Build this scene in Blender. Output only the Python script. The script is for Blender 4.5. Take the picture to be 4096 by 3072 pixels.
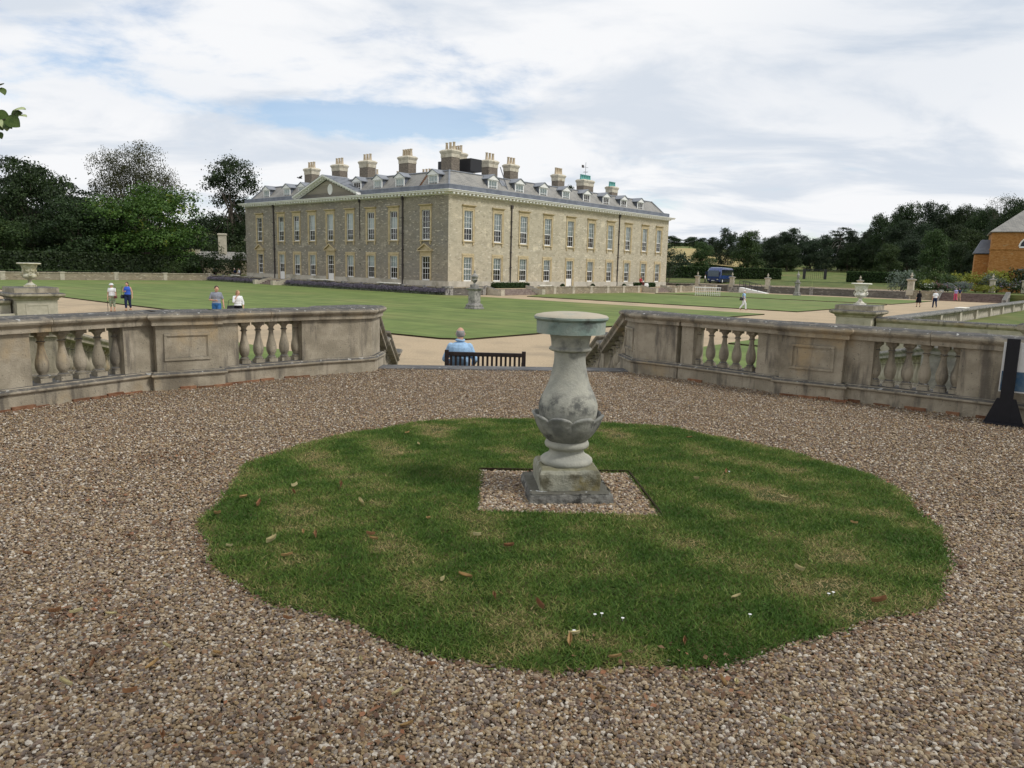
import bpy, bmesh, math, random
import numpy as np
from mathutils import Vector, Matrix

for o in list(bpy.data.objects): bpy.data.objects.remove(o)
sc = bpy.context.scene
COL = sc.collection
rad = math.radians
PI = math.pi

# ------------------------------------------------------------------ camera
FOC, CX, CY = 2960.0, 2048.0, 1536.0          # in pixels of the 4096 x 3072 photograph
ROLL = 0.0243
PITCH = math.atan(467 * math.cos(ROLL) / FOC)
EYE = Vector((0, 0, 1.6))
_fw = Vector((0, math.cos(PITCH), -math.sin(PITCH)))
_r0 = Vector((1, 0, 0)); _u0 = _r0.cross(_fw)
_rt = _r0 * math.cos(ROLL) + _u0 * math.sin(ROLL)
_up = -_r0 * math.sin(ROLL) + _u0 * math.cos(ROLL)
cd = bpy.data.cameras.new('camera'); cam = bpy.data.objects.new('camera', cd); COL.objects.link(cam)
cd.sensor_width = 36; cd.lens = FOC / 4096 * 36; cd.clip_start = 0.1; cd.clip_end = 6000
cam.matrix_world = Matrix(((_rt.x, _up.x, -_fw.x, 0), (_rt.y, _up.y, -_fw.y, 0), (_rt.z, _up.z, -_fw.z, 1.6), (0, 0, 0, 1)))
sc.camera = cam

def ray(px, py):
    return (_fw + _rt * ((px - CX) / FOC) - _up * ((py - CY) / FOC)).normalized()
def gp(px, py, z=0.0):                        # pixel -> point on a level plane
    d = ray(px, py); return EYE + d * ((z - EYE.z) / d.z)
def ay(px, py, y):                            # pixel -> point at a depth
    d = ray(px, py); return EYE + d * (y / d.y)

# ------------------------------------------------------------------ world, sun, exposure
def node(nt, t, ins=None, **props):
    n = nt.nodes.new(t)
    for k, v in props.items(): setattr(n, k, v)
    for k, v in (ins or {}).items():
        s = n.inputs[k]
        if isinstance(v, bpy.types.NodeSocket): nt.links.new(v, s)
        else: s.default_value = v
    return n
def mth(nt, op, a, b=0.0, c=None):
    n = nt.nodes.new('ShaderNodeMath'); n.operation = op
    for i, v in enumerate((a, b) if c is None else (a, b, c)):
        if isinstance(v, bpy.types.NodeSocket): nt.links.new(v, n.inputs[i])
        else: n.inputs[i].default_value = v
    return n.outputs[0]
def mrange(nt, v, a, b, c=0.0, d=1.0, smooth=True):
    n = nt.nodes.new('ShaderNodeMapRange'); n.interpolation_type = 'SMOOTHSTEP' if smooth else 'LINEAR'
    nt.links.new(v, n.inputs[0])
    for i, x in enumerate((a, b, c, d)):
        if isinstance(x, bpy.types.NodeSocket): nt.links.new(x, n.inputs[1 + i])
        else: n.inputs[1 + i].default_value = x
    return n.outputs[0]
def mixc(nt, f, a, b, bt='MIX'):
    n = nt.nodes.new('ShaderNodeMix'); n.data_type = 'RGBA'; n.blend_type = bt
    for s, v in ((n.inputs[0], f), (n.inputs[6], a), (n.inputs[7], b)):
        if isinstance(v, bpy.types.NodeSocket): nt.links.new(v, s)
        elif isinstance(v, (int, float)): s.default_value = v
        else: s.default_value = (*v, 1) if len(v) == 3 else v
    return n.outputs[2]

SUN_AZ, SUN_EL = rad(112), rad(48)            # azimuth from +Y towards +X
world = bpy.data.worlds.new('World'); sc.world = world; world.use_nodes = True
nt = world.node_tree; nt.nodes.clear()
sky = node(nt, 'ShaderNodeTexSky', sky_type='NISHITA', sun_disc=False, sun_elevation=SUN_EL, sun_rotation=SUN_AZ, altitude=80.0, air_density=1.0, dust_density=0.6, ozone_density=1.5)
bg1 = node(nt, 'ShaderNodeBackground', {'Color': sky.outputs[0], 'Strength': 0.15})
tc = node(nt, 'ShaderNodeTexCoord'); gen = tc.outputs['Generated']
sp = node(nt, 'ShaderNodeSeparateXYZ', {0: gen})
den = mth(nt, 'ADD', mth(nt, 'ABSOLUTE', sp.outputs[2]), 0.16)
pv = node(nt, 'ShaderNodeCombineXYZ', {0: mth(nt, 'DIVIDE', sp.outputs[0], den), 1: mth(nt, 'DIVIDE', sp.outputs[1], den), 2: 3.7}).outputs[0]
n1 = node(nt, 'ShaderNodeTexNoise', {'Vector': pv, 'Scale': 0.95, 'Detail': 9.0, 'Roughness': 0.58, 'Distortion': 0.35}).outputs[0]
n2 = node(nt, 'ShaderNodeTexNoise', {'Vector': node(nt, 'ShaderNodeMapping', {'Vector': pv, 'Location': (5.2, 1.3, 0), 'Scale': (0.8, 1.15, 1)}).outputs[0], 'Scale': 1.35, 'Detail': 8.0, 'Roughness': 0.55, 'Distortion': 0.5}).outputs[0]
n3 = node(nt, 'ShaderNodeTexNoise', {'Vector': pv, 'Scale': 3.4, 'Detail': 8.0, 'Roughness': 0.6, 'Distortion': 0.4}).outputs[0]
def sky_spot(px, py, sx, sz):                 # where the cloud sheet is thin / thick
    d = ray(px, py)
    q = node(nt, 'ShaderNodeVectorMath', {0: gen, 1: d}, operation='SUBTRACT').outputs[0]
    q = node(nt, 'ShaderNodeVectorMath', {0: q, 1: (1 / sx, 1 / sx, 1 / sz)}, operation='MULTIPLY').outputs[0]
    l = node(nt, 'ShaderNodeVectorMath', {0: q}, operation='LENGTH').outputs['Value']
    return mrange(nt, l, 0.15, 1.0, 1.0, 0.0)
gaps = None
for s, w in ((sky_spot(1500, 505, 0.26, 0.044), 0.29), (sky_spot(1020, 450, 0.16, 0.03), 0.10), (sky_spot(2330, 640, 0.16, 0.03), 0.17), (sky_spot(2900, 930, 0.4, 0.04), 0.10), (sky_spot(600, 40, 0.14, 0.05), 0.04)):
    t = mth(nt, 'MULTIPLY', s, w); gaps = t if gaps is None else mth(nt, 'ADD', gaps, t)
thin = mth(nt, 'ADD', gaps, 0.22)
cov = mrange(nt, mth(nt, 'ADD', n1, mth(nt, 'MULTIPLY', mth(nt, 'SUBTRACT', n3, 0.5), 0.34)), mth(nt, 'SUBTRACT', thin, 0.02), mth(nt, 'ADD', thin, 0.20))
grey = mth(nt, 'ADD', mth(nt, 'MULTIPLY', sky_spot(3600, 230, 0.30, 0.15), 0.34), mth(nt, 'MULTIPLY', sky_spot(500, 330, 0.3, 0.05), 0.16))
cov = mth(nt, 'MAXIMUM', cov, 0.22)
grey = mth(nt, 'ADD', mth(nt, 'MULTIPLY', mrange(nt, n2, 0.44, 0.64), .78), grey)
ccol = mixc(nt, mth(nt, 'MINIMUM', mth(nt, 'MULTIPLY', grey, 0.9), 1.0), (0.970, 0.980, 1.0), (0.61, 0.69, 0.80))
bg2 = node(nt, 'ShaderNodeBackground', {'Color': ccol, 'Strength': 0.97})
mx = node(nt, 'ShaderNodeMixShader', {0: cov, 1: bg1.outputs[0], 2: bg2.outputs[0]})
wo = node(nt, 'ShaderNodeOutputWorld', {0: mx.outputs[0]})

sd_ = bpy.data.lights.new('sun', 'SUN'); sd_.energy = 2.1; sd_.angle = rad(10); sd_.color = (1.0, 0.96, 0.90)
sun = bpy.data.objects.new('sun', sd_); COL.objects.link(sun)
sdir = Vector((math.sin(SUN_AZ) * math.cos(SUN_EL), math.cos(SUN_AZ) * math.cos(SUN_EL), math.sin(SUN_EL)))
sun.rotation_euler = sdir.to_track_quat('Z', 'Y').to_euler(); sun.location = (40, -20, 60)
sc.view_settings.view_transform = 'Standard'; sc.view_settings.look = 'None'
sc.view_settings.exposure = 0.0; sc.view_settings.gamma = 1.0; sc.view_settings.use_curve_mapping = False
sc.render.engine = 'CYCLES'

# ------------------------------------------------------------------ frames
A0 = rad(41.2)                                 # azimuth of the lit facade
OX, OY = -7.5, 84.0                            # house corner
GU = Vector((math.sin(A0), math.cos(A0))); GV = Vector((-math.cos(A0), math.sin(A0)))
GROT = PI / 2 - A0
def W(u, v, z=0.0): return Vector((OX + u * GU.x + v * GV.x, OY + u * GU.y + v * GV.y, z))
def toUV(p): d = Vector((p[0] - OX, p[1] - OY)); return d.dot(GU), d.dot(GV)
AX = rad(-4.4)                                 # azimuth of the stair axis
LOW = -1.5                                     # lower garden level
UPP = -0.85                                    # house terrace level

# ------------------------------------------------------------------ materials
def new_mat(name):
    m = bpy.data.materials.new(name); m.use_nodes = True
    nt = m.node_tree; nt.nodes.clear()
    out = nt.nodes.new('ShaderNodeOutputMaterial')
    return m, nt, out
def gmat(name, c1, c2, scale=3, detail=8, rough=.85, spec=.25, bump=0, bscale=30, big=None, big2=None, top=None, spots=None, stretch=(1, 1, 1), rnd=0, metal=0, coord='world', lo=.35, hi=.65, streak=None, lichen=None):
    m, nt, out = new_mat(name)
    if coord == 'world': vec = node(nt, 'ShaderNodeNewGeometry').outputs['Position']
    else: vec = node(nt, 'ShaderNodeTexCoord').outputs['Object']
    v2 = node(nt, 'ShaderNodeMapping', {'Vector': vec, 'Scale': stretch}).outputs[0]
    ns = node(nt, 'ShaderNodeTexNoise', {'Vector': v2, 'Scale': scale, 'Detail': detail, 'Roughness': .62}).outputs[0]
    col = mixc(nt, mrange(nt, ns, lo, hi), c1, c2)
    for b in (big, big2):
        if b:
            bn = node(nt, 'ShaderNodeTexNoise', {'Vector': v2, 'Scale': b[1], 'Detail': 5.0, 'Roughness': .6}).outputs[0]
            col = mixc(nt, mrange(nt, bn, b[2], b[3]), col, b[0])
    if lichen:                                     # dark crust that grows in a band round the swelling
        lz = node(nt, 'ShaderNodeSeparateXYZ', {0: vec}).outputs[2]; mid = (lichen[1] + lichen[2]) / 2; hw = (lichen[2] - lichen[1]) / 2
        bm_ = mrange(nt, mth(nt, 'ABSOLUTE', mth(nt, 'SUBTRACT', lz, mid)), hw * .4, hw * 1.5, 1, 0)
        bn = node(nt, 'ShaderNodeTexNoise', {'Vector': vec, 'Scale': 7.0, 'Detail': 9.0, 'Roughness': .75}).outputs[0]
        col = mixc(nt, mth(nt, 'MULTIPLY', bm_, mrange(nt, bn, .44, .58, 0, .85)), col, lichen[0])
    if streak:
        sv = node(nt, 'ShaderNodeMapping', {'Vector': vec, 'Scale': (5.5, 5.5, .9)}).outputs[0]
        bn = node(nt, 'ShaderNodeTexNoise', {'Vector': sv, 'Scale': 1.0, 'Detail': 6.0, 'Roughness': .65}).outputs[0]
        col = mixc(nt, mrange(nt, bn, .50, .68, 0, .8), col, streak)
    if spots:
        bn = node(nt, 'ShaderNodeTexNoise', {'Vector': v2, 'Scale': spots[1], 'Detail': 3.0, 'Roughness': .5}).outputs[0]
        col = mixc(nt, mrange(nt, bn, spots[2], spots[2] + .05), col, spots[0])
    if top:
        nz = node(nt, 'ShaderNodeSeparateXYZ', {0: node(nt, 'ShaderNodeNewGeometry').outputs['Normal']}).outputs[2]
        mk = mrange(nt, nz, top[1], top[2])
        bn = node(nt, 'ShaderNodeTexNoise', {'Vector': vec, 'Scale': 9.0, 'Detail': 6.0, 'Roughness': .7}).outputs[0]
        mk = mth(nt, 'MULTIPLY', mk, mrange(nt, bn, .30, .52, .45, 1.0))
        col = mixc(nt, mk, col, top[0])
        if len(top) > 3:
            bn = node(nt, 'ShaderNodeTexNoise', {'Vector': vec, 'Scale': 16.0, 'Detail': 2.0}).outputs[0]
            mk2 = mth(nt, 'MULTIPLY', mrange(nt, nz, top[1], top[2]), mrange(nt, bn, .64, .70))
            col = mixc(nt, mk2, col, top[3])
    if rnd:
        oi = node(nt, 'ShaderNodeObjectInfo').outputs['Random']
        col = node(nt, 'ShaderNodeHueSaturation', {'Color': col, 'Value': mrange(nt, oi, 0, 1, 1 - rnd, 1 + rnd, False), 'Saturation': 1.0, 'Hue': .5}).outputs[0]
    p = node(nt, 'ShaderNodeBsdfPrincipled', {'Base Color': col, 'Roughness': rough, 'Specular IOR Level': spec, 'Metallic': metal})
    if bump:
        bn = node(nt, 'ShaderNodeTexNoise', {'Vector': v2, 'Scale': bscale, 'Detail': 6.0, 'Roughness': .65}).outputs[0]
        nt.links.new(node(nt, 'ShaderNodeBump', {'Height': bn, 'Strength': bump, 'Distance': .02}).outputs[0], p.inputs['Normal'])
    nt.links.new(p.outputs[0], out.inputs[0])
    return m
def leafmat(name, dark, light, dry=None, trans=.25, hue=.0):
    m, nt, out = new_mat(name)
    tone = node(nt, 'ShaderNodeAttribute', attribute_name='tone').outputs['Fac']
    col = mixc(nt, tone, dark, light)
    if dry: col = mixc(nt, mrange(nt, tone, .80, 1.0), col, dry)
    oi = node(nt, 'ShaderNodeObjectInfo').outputs['Random']
    col = node(nt, 'ShaderNodeHueSaturation', {'Color': col, 'Value': mrange(nt, oi, 0, 1, .82, 1.18, False), 'Hue': mrange(nt, oi, 0, 1, .49, .51, False)}).outputs[0]
    d = node(nt, 'ShaderNodeBsdfPrincipled', {'Base Color': col, 'Roughness': .55, 'Specular IOR Level': .25})
    t = node(nt, 'ShaderNodeBsdfTranslucent', {'Color': col})
    nt.links.new(node(nt, 'ShaderNodeMixShader', {0: trans, 1: d.outputs[0], 2: t.outputs[0]}).outputs[0], out.inputs[0])
    return m
def plain(name, c, rough=.6, spec=.4, metal=0, var=.12):
    return gmat(name, tuple(x * (1 - var) for x in c), tuple(min(1, x * (1 + var)) for x in c), scale=9, detail=4, rough=rough, spec=spec, metal=metal)

M = {}
M['stone'] = gmat('weathered_limestone', (.30, .262, .195), (.44, .385, .295), scale=3.5, bump=.55, bscale=55, big=((.20, .17, .125), 1.6, .52, .74), big2=((.44, .33, .19), 1.0, .55, .72), streak=(.115, .102, .085), top=((.085, .083, .08), .45, .85, (.42, .42, .40)), spots=((.13, .125, .11), 48, .66))
M['stone_pale'] = gmat('pale_limestone', (.40, .365, .285), (.52, .475, .385), scale=3, bump=.4, bscale=50, big=((.27, .25, .20), 1.3, .55, .72), top=((.11, .105, .10), .5, .9, (.4, .4, .38)))
M['stone_grey'] = gmat('grey_lichen_stone', (.22, .21, .20), (.38, .36, .33), scale=5, bump=.5, bscale=50, big=((.11, .105, .10), 2.0, .50, .66), top=((.13, .13, .12), .5, .9, (.45, .45, .43)), spots=((.50, .50, .46), 26, .66))
M['urn_white'] = gmat('white_painted_stone', (.66, .63, .53), (.82, .80, .74), scale=6, bump=.25, bscale=40, big=((.36, .33, .24), 4.0, .55, .72))
M['urn_buff'] = gmat('lichened_buff_stone', (.42, .38, .24), (.60, .57, .44), scale=7, bump=.35, bscale=40, big=((.20, .19, .13), 4.0, .52, .68), top=((.50, .50, .45), .5, .9))
M['sundial'] = gmat('sundial_stone', (.33, .33, .29), (.47, .46, .39), scale=4.5, bump=.4, bscale=60, big=((.17, .175, .165), 3.2, .54, .68), lichen=((.085, .088, .085), .60, .74), coord='obj')
M['sundial_leaf'] = gmat('sundial_dark_stone', (.17, .175, .165), (.36, .36, .32), scale=6, bump=.5, bscale=60, big=((.09, .092, .09), 4.5, .52, .66), coord='obj')
M['sundial_top'] = gmat('sundial_table_stone', (.22, .30, .27), (.36, .40, .35), scale=5, bump=.35, bscale=50, top=((.46, .41, .32), .5, .9), big=((.12, .13, .12), 4, .55, .7), coord='obj')
M['sundial_block'] = gmat('mossy_block_stone', (.27, .27, .22), (.40, .39, .31), scale=7, bump=.6, bscale=40, big=((.13, .12, .08), 4.5, .48, .62), big2=((.22, .18, .07), 3, .56, .7), top=((.20, .19, .12), .5, .9, (.45, .46, .44)), coord='obj')
M['sundial_slab'] = gmat('pitted_slab_stone', (.12, .12, .11), (.27, .265, .24), scale=9, bump=.9, bscale=35, big=((.06, .06, .055), 7, .5, .62), top=((.13, .125, .10), .5, .9, (.5, .52, .52)), spots=((.5, .5, .48), 22, .68), coord='obj')
M['gravel_bed'] = gmat('gravel_earth', (.085, .062, .042), (.19, .145, .10), scale=60, detail=6, bump=1.0, bscale=90, big=((.12, .075, .04), .9, .55, .75))
M['path'] = gmat('fine_beige_gravel', (.36, .275, .175), (.47, .37, .245), scale=14, detail=10, bump=.3, bscale=60, big=((.30, .24, .16), .35, .45, .7))
M['lawn'] = gmat('mown_lawn', (.105, .150, .042), (.150, .195, .058), scale=.55, detail=10, rough=.8, spec=.15, bump=.25, bscale=25, big=((.185, .195, .070), .09, .48, .72))
M['rough_grass'] = gmat('rough_grass', (.075, .115, .03), (.15, .17, .06), scale=.4, detail=10, rough=.9, spec=.1, bump=.4, bscale=6, big=((.18, .155, .065), .05, .5, .7))
M['soil'] = plain('lawn_edge_soil', (.035, .026, .016), .95, .1)
M['turf'] = gmat('turf_base', (.035, .055, .016), (.09, .085, .035), scale=5, detail=8, rough=.95, spec=.05)
M['cream'] = None; M['grey'] = None
M['arch'] = gmat('ochre_stone_dressing', (.46, .375, .225), (.56, .465, .295), scale=2, bump=.2, top=((.25, .22, .16), .6, .95))
M['plinth'] = gmat('pale_plinth_stone', (.42, .395, .33), (.52, .49, .42), scale=1.2, bump=.2, big=((.30, .28, .22), .5, .5, .7))
M['cornice'] = gmat('painted_cornice', (.74, .74, .71), (.82, .82, .79), scale=1, bump=.1)
M['white'] = plain('white_paint', (.80, .80, .78), .45, .4, 0, .04)
M['lead'] = gmat('lead_sheet', (.16, .175, .20), (.23, .245, .27), scale=1.5, rough=.5, spec=.5, bump=.1, bscale=8)
M['lead_dark'] = gmat('dark_lead', (.105, .118, .145), (.155, .17, .20), scale=1.2, rough=.55, spec=.4)
M['blind'] = plain('pale_blind', (.82, .86, .86), .8, .1, 0, .05)
M['room'] = plain('room_wall', (.17, .13, .10), .9, .1)
M['chim'] = gmat('sooty_brick', (.13, .11, .09), (.23, .195, .155), scale=4, bump=.6, bscale=10, spots=((.36, .31, .24), 5, .64), stretch=(1, 1, 3))
M['chimcap'] = gmat('chimney_cap_stone', (.46, .42, .33), (.60, .55, .44), scale=2, big=((.30, .25, .17), 1.2, .55, .72))
M['pot'] = plain('buff_clay_pot', (.54, .45, .33), .8, .2)
M['verdigris'] = plain('verdigris_pot', (.14, .38, .36), .7, .3)
M['iron'] = plain('black_iron', (.022, .022, .025), .5, .4)
M['pipe'] = plain('dark_downpipe', (.06, .052, .05), .6, .3)
M['bark'] = gmat('bark', (.055, .045, .035), (.12, .10, .08), scale=4, stretch=(1, 1, .25), bump=.8, bscale=6)
M['bark_pale'] = gmat('pale_dead_wood', (.14, .125, .11), (.24, .22, .19), scale=4, stretch=(1, 1, .25), bump=.8, bscale=6)
M['bench'] = gmat('dark_stained_wood', (.012, .008, .008), (.03, .018, .016), scale=8, stretch=(1, 1, .3), rough=.5, spec=.4)
M['brick'] = gmat('footing_brick', (.17, .075, .040), (.28, .15, .085), scale=12, bump=.6, bscale=40, rnd=.3)
M['sill'] = gmat('dark_sill_stone', (.085, .085, .088), (.16, .158, .155), scale=5, bump=.4, spots=((.40, .40, .38), 14, .67), stretch=(.5, 1.5, 1))
M['ironstone'] = gmat('ironstone', (.30, .135, .035), (.42, .215, .075), scale=2.2, bump=.4, bscale=8, stretch=(1, 1, 2.5), big=((.36, .27, .15), .8, .60, .72), spots=((.19, .08, .025), 5, .62))
M['slate'] = None
M['step'] = gmat('step_stone', (.17, .13, .11), (.27, .22, .19), scale=3, bump=.4)
M['black_sign'] = plain('black_sign_post', (.012, .012, .016), .55, .3)

def leaf_mats():
    M['lf_oak'] = leafmat('oak_foliage', (.026, .062, .013), (.095, .165, .030), (.20, .23, .035))
    M['lf_dark'] = leafmat('dark_foliage', (.013, .026, .010), (.042, .070, .020))
    M['lf_blue'] = leafmat('blue_green_foliage', (.013, .026, .014), (.042, .070, .030))
    M['lf_olive'] = leafmat('thin_olive_foliage', (.042, .050, .020), (.095, .105, .042))
    M['lf_mid'] = leafmat('mid_green_foliage', (.022, .044, .014), (.068, .110, .030), (.10, .14, .04))
    M['lf_lime'] = leafmat('lime_foliage', (.03, .06, .012), (.08, .13, .03))
    M['lf_yel'] = leafmat('yellow_green_foliage', (.13, .16, .02), (.30, .32, .05))
    M['lf_sil'] = leafmat('silver_foliage', (.09, .12, .09), (.20, .25, .20))
    M['lf_purple'] = leafmat('lavender_spikes', (.085, .078, .098), (.20, .18, .225), (.08, .095, .06))
    M['lf_hedge'] = leafmat('clipped_hedge_leaves', (.014, .032, .009), (.044, .080, .018))
    M['fl_pink'] = leafmat('pink_flowers', (.35, .10, .14), (.55, .25, .28))
    M['fl_white'] = leafmat('white_flowers', (.55, .58, .50), (.80, .82, .75))
    M['fl_mauve'] = leafmat('mauve_flowers', (.20, .16, .26), (.34, .28, .40))
    M['fl_yellow'] = leafmat('yellow_flowers', (.40, .33, .03), (.60, .50, .06))
leaf_mats()

def wall_mat(name, base, alt, flecks, darks, patch):
    m, nt, out = new_mat(name)
    oc = node(nt, 'ShaderNodeTexCoord').outputs['Object']
    s = node(nt, 'ShaderNodeSeparateXYZ', {0: oc})
    v = node(nt, 'ShaderNodeCombineXYZ', {0: s.outputs[0], 1: s.outputs[2], 2: 0.0}).outputs[0]
    br = node(nt, 'ShaderNodeTexBrick', {'Vector': v, 'Color1': (*base, 1), 'Color2': (*alt, 1), 'Mortar': (*[x * .62 for x in base], 1), 'Scale': 1.0, 'Mortar Size': .008, 'Bias': 0.0, 'Brick Width': .30, 'Row Height': .10})
    col = br.outputs[0]
    def sc_noise(sx, sz, d=2.0, ro=.5): return node(nt, 'ShaderNodeTexNoise', {'Vector': node(nt, 'ShaderNodeMapping', {'Vector': v, 'Scale': (sx, sz, 1)}).outputs[0], 'Scale': 1.0, 'Detail': d, 'Roughness': ro}).outputs[0]
    col = mixc(nt, mth(nt, 'MULTIPLY', mrange(nt, sc_noise(.22, .3, 6, .6), .40, .66), .8), col, patch)
    col = mixc(nt, mth(nt, 'MULTIPLY', mrange(nt, sc_noise(.9, 1.3, 8, .72), .46, .62), .75), col, tuple(x * .66 for x in base))
    col = mixc(nt, mth(nt, 'MULTIPLY', mrange(nt, sc_noise(.55, .8, 7, .7), .54, .66), .7), col, tuple(min(1, x * 1.28) for x in base))
    col = mixc(nt, mth(nt, 'MULTIPLY', mrange(nt, sc_noise(1.7, 5.0, 3), .58, .66), mrange(nt, sc_noise(.35, .5, 4), .40, .62, .35, 1.0)), col, flecks)
    col = mixc(nt, mth(nt, 'MULTIPLY', mrange(nt, sc_noise(2.0, 5.5, 4), .60, .68), mrange(nt, sc_noise(.28, .4, 4), .38, .60, .30, 1.0)), col, darks)
    p = node(nt, 'ShaderNodeBsdfPrincipled', {'Base Color': col, 'Roughness': .85, 'Specular IOR Level': .2})
    h = mth(nt, 'ADD', mth(nt, 'MULTIPLY', br.outputs['Fac'], -.5), sc_noise(9, 14, 3))
    nt.links.new(node(nt, 'ShaderNodeBump', {'Height': h, 'Strength': .5, 'Distance': .03}).outputs[0], p.inputs['Normal'])
    nt.links.new(p.outputs[0], out.inputs[0]); return m
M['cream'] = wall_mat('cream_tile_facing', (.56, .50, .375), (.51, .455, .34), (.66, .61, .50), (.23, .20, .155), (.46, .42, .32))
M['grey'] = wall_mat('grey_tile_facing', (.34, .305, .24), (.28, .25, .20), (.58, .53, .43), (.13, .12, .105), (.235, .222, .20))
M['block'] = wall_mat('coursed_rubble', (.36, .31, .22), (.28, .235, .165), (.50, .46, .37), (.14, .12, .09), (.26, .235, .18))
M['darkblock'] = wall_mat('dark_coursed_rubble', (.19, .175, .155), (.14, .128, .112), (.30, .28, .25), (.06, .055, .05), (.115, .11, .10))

def slate_mat():
    m, nt, out = new_mat('roof_slates')
    oc = node(nt, 'ShaderNodeTexCoord').outputs['Object']
    s = node(nt, 'ShaderNodeSeparateXYZ', {0: oc})
    v = node(nt, 'ShaderNodeCombineXYZ', {0: mth(nt, 'ADD', s.outputs[0], s.outputs[1]), 1: s.outputs[2], 2: 0.0}).outputs[0]
    br = node(nt, 'ShaderNodeTexBrick', {'Vector': v, 'Color1': (.22, .215, .20, 1), 'Color2': (.30, .285, .255, 1), 'Mortar': (.09, .09, .09, 1), 'Scale': 1.0, 'Mortar Size': .012, 'Brick Width': .34, 'Row Height': .2})
    nz = node(nt, 'ShaderNodeTexNoise', {'Vector': v, 'Scale': .8, 'Detail': 6.0}).outputs[0]
    col = mixc(nt, mrange(nt, nz, .42, .66, 0, .7), br.outputs[0], (.30, .29, .265))
    p = node(nt, 'ShaderNodeBsdfPrincipled', {'Base Color': col, 'Roughness': .6, 'Specular IOR Level': .4})
    nt.links.new(node(nt, 'ShaderNodeBump', {'Height': br.outputs['Fac'], 'Strength': -.6, 'Distance': .03}).outputs[0], p.inputs['Normal'])
    nt.links.new(p.outputs[0], out.inputs[0]); return m
M['slate'] = slate_mat()
def glass_mat():
    m, nt, out = new_mat('window_glass')
    f = node(nt, 'ShaderNodeFresnel', {'IOR': 1.5}).outputs[0]
    f = mth(nt, 'ADD', mth(nt, 'MULTIPLY', f, 1.1), .03)
    t = node(nt, 'ShaderNodeBsdfTransparent', {'Color': (.86, .9, .9, 1)}); g = node(nt, 'ShaderNodeBsdfGlossy', {'Roughness': .02})
    nt.links.new(node(nt, 'ShaderNodeMixShader', {0: f, 1: t.outputs[0], 2: g.outputs[0]}).outputs[0], out.inputs[0]); return m
M['glass'] = glass_mat()
def stone_gravel_mat():
    m, nt, out = new_mat('mixed_gravel')
    t = node(nt, 'ShaderNodeAttribute', attribute_name='tone', attribute_type='INSTANCER').outputs['Fac']
    r = node(nt, 'ShaderNodeValToRGB', {0: t}); r.color_ramp.interpolation = 'CONSTANT'; e = r.color_ramp.elements
    cols = [(.22, .155, .092), (.30, .22, .135), (.43, .335, .215), (.33, .255, .175), (.14, .10, .07), (.52, .425, .30), (.26, .19, .145), (.38, .275, .15), (.19, .15, .125), (.29, .18, .105), (.64, .58, .49), (.33, .285, .235)]
    while len(e) < len(cols): e.new(0)
    for i, c in enumerate(cols): e[i].position = i / len(cols); e[i].color = (*c, 1)
    ps = node(nt, 'ShaderNodeNewGeometry').outputs['Position']
    nz = node(nt, 'ShaderNodeTexNoise', {'Vector': ps, 'Scale': 140.0, 'Detail': 2.0}).outputs[0]
    col = mixc(nt, mrange(nt, nz, .3, .7), r.outputs[0], mixc(nt, 1.0, r.outputs[0], (.72, .70, .68), 'MULTIPLY'))
    nt.links.new(node(nt, 'ShaderNodeBsdfPrincipled', {'Base Color': col, 'Roughness': .75, 'Specular IOR Level': .3}).outputs[0], out.inputs[0]); return m
M['gravel'] = stone_gravel_mat()
def gravel_bed_mat():
    m, nt, out = new_mat('packed_gravel')
    ps = node(nt, 'ShaderNodeNewGeometry').outputs['Position']
    vo = node(nt, 'ShaderNodeTexVoronoi', {'Vector': ps, 'Scale': 75.0, 'Randomness': 1.0}, feature='F1')
    r = node(nt, 'ShaderNodeValToRGB', {0: node(nt, 'ShaderNodeSeparateXYZ', {0: vo.outputs['Color']}).outputs[0]}); r.color_ramp.interpolation = 'CONSTANT'; e = r.color_ramp.elements
    cols = [(.20, .14, .085), (.30, .22, .135), (.43, .335, .215), (.33, .255, .175), (.14, .10, .07), (.52, .425, .30), (.26, .19, .145), (.60, .54, .45)]
    while len(e) < len(cols): e.new(0)
    for i, c in enumerate(cols): e[i].position = i / len(cols); e[i].color = (*c, 1)
    col = mixc(nt, mrange(nt, vo.outputs['Distance'], .35, .75), r.outputs[0], (.05, .036, .025))
    p = node(nt, 'ShaderNodeBsdfPrincipled', {'Base Color': col, 'Roughness': .85, 'Specular IOR Level': .2})
    nt.links.new(node(nt, 'ShaderNodeBump', {'Height': vo.outputs['Distance'], 'Strength': -1.0, 'Distance': .012}).outputs[0], p.inputs['Normal'])
    nt.links.new(p.outputs[0], out.inputs[0]); return m
M['gravel_bed'] = gravel_bed_mat()
def lawn_mat():
    # mown lawn with faint mowing bands that run along the garden's own axis
    m = M['lawn']; nt = m.node_tree
    p = [n for n in nt.nodes if n.type == 'BSDF_PRINCIPLED'][0]; src = p.inputs['Base Color'].links[0].from_socket
    oc = node(nt, 'ShaderNodeTexCoord').outputs['Object']
    x = node(nt, 'ShaderNodeSeparateXYZ', {0: oc}).outputs[0]
    nz = node(nt, 'ShaderNodeTexNoise', {'Vector': node(nt, 'ShaderNodeMapping', {'Vector': oc, 'Scale': (1.3, .06, 1)}).outputs[0], 'Scale': 1.0, 'Detail': 4.0}).outputs[0]
    w = mrange(nt, mth(nt, 'SINE', mth(nt, 'MULTIPLY', x, PI / .9)), -.5, .5)
    f = mth(nt, 'ADD', mth(nt, 'MULTIPLY', w, .06), mrange(nt, nz, .3, .7, .86, 1.10))
    nt.links.new(node(nt, 'ShaderNodeHueSaturation', {'Color': src, 'Value': f}).outputs[0], p.inputs['Base Color'])
lawn_mat()

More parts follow.
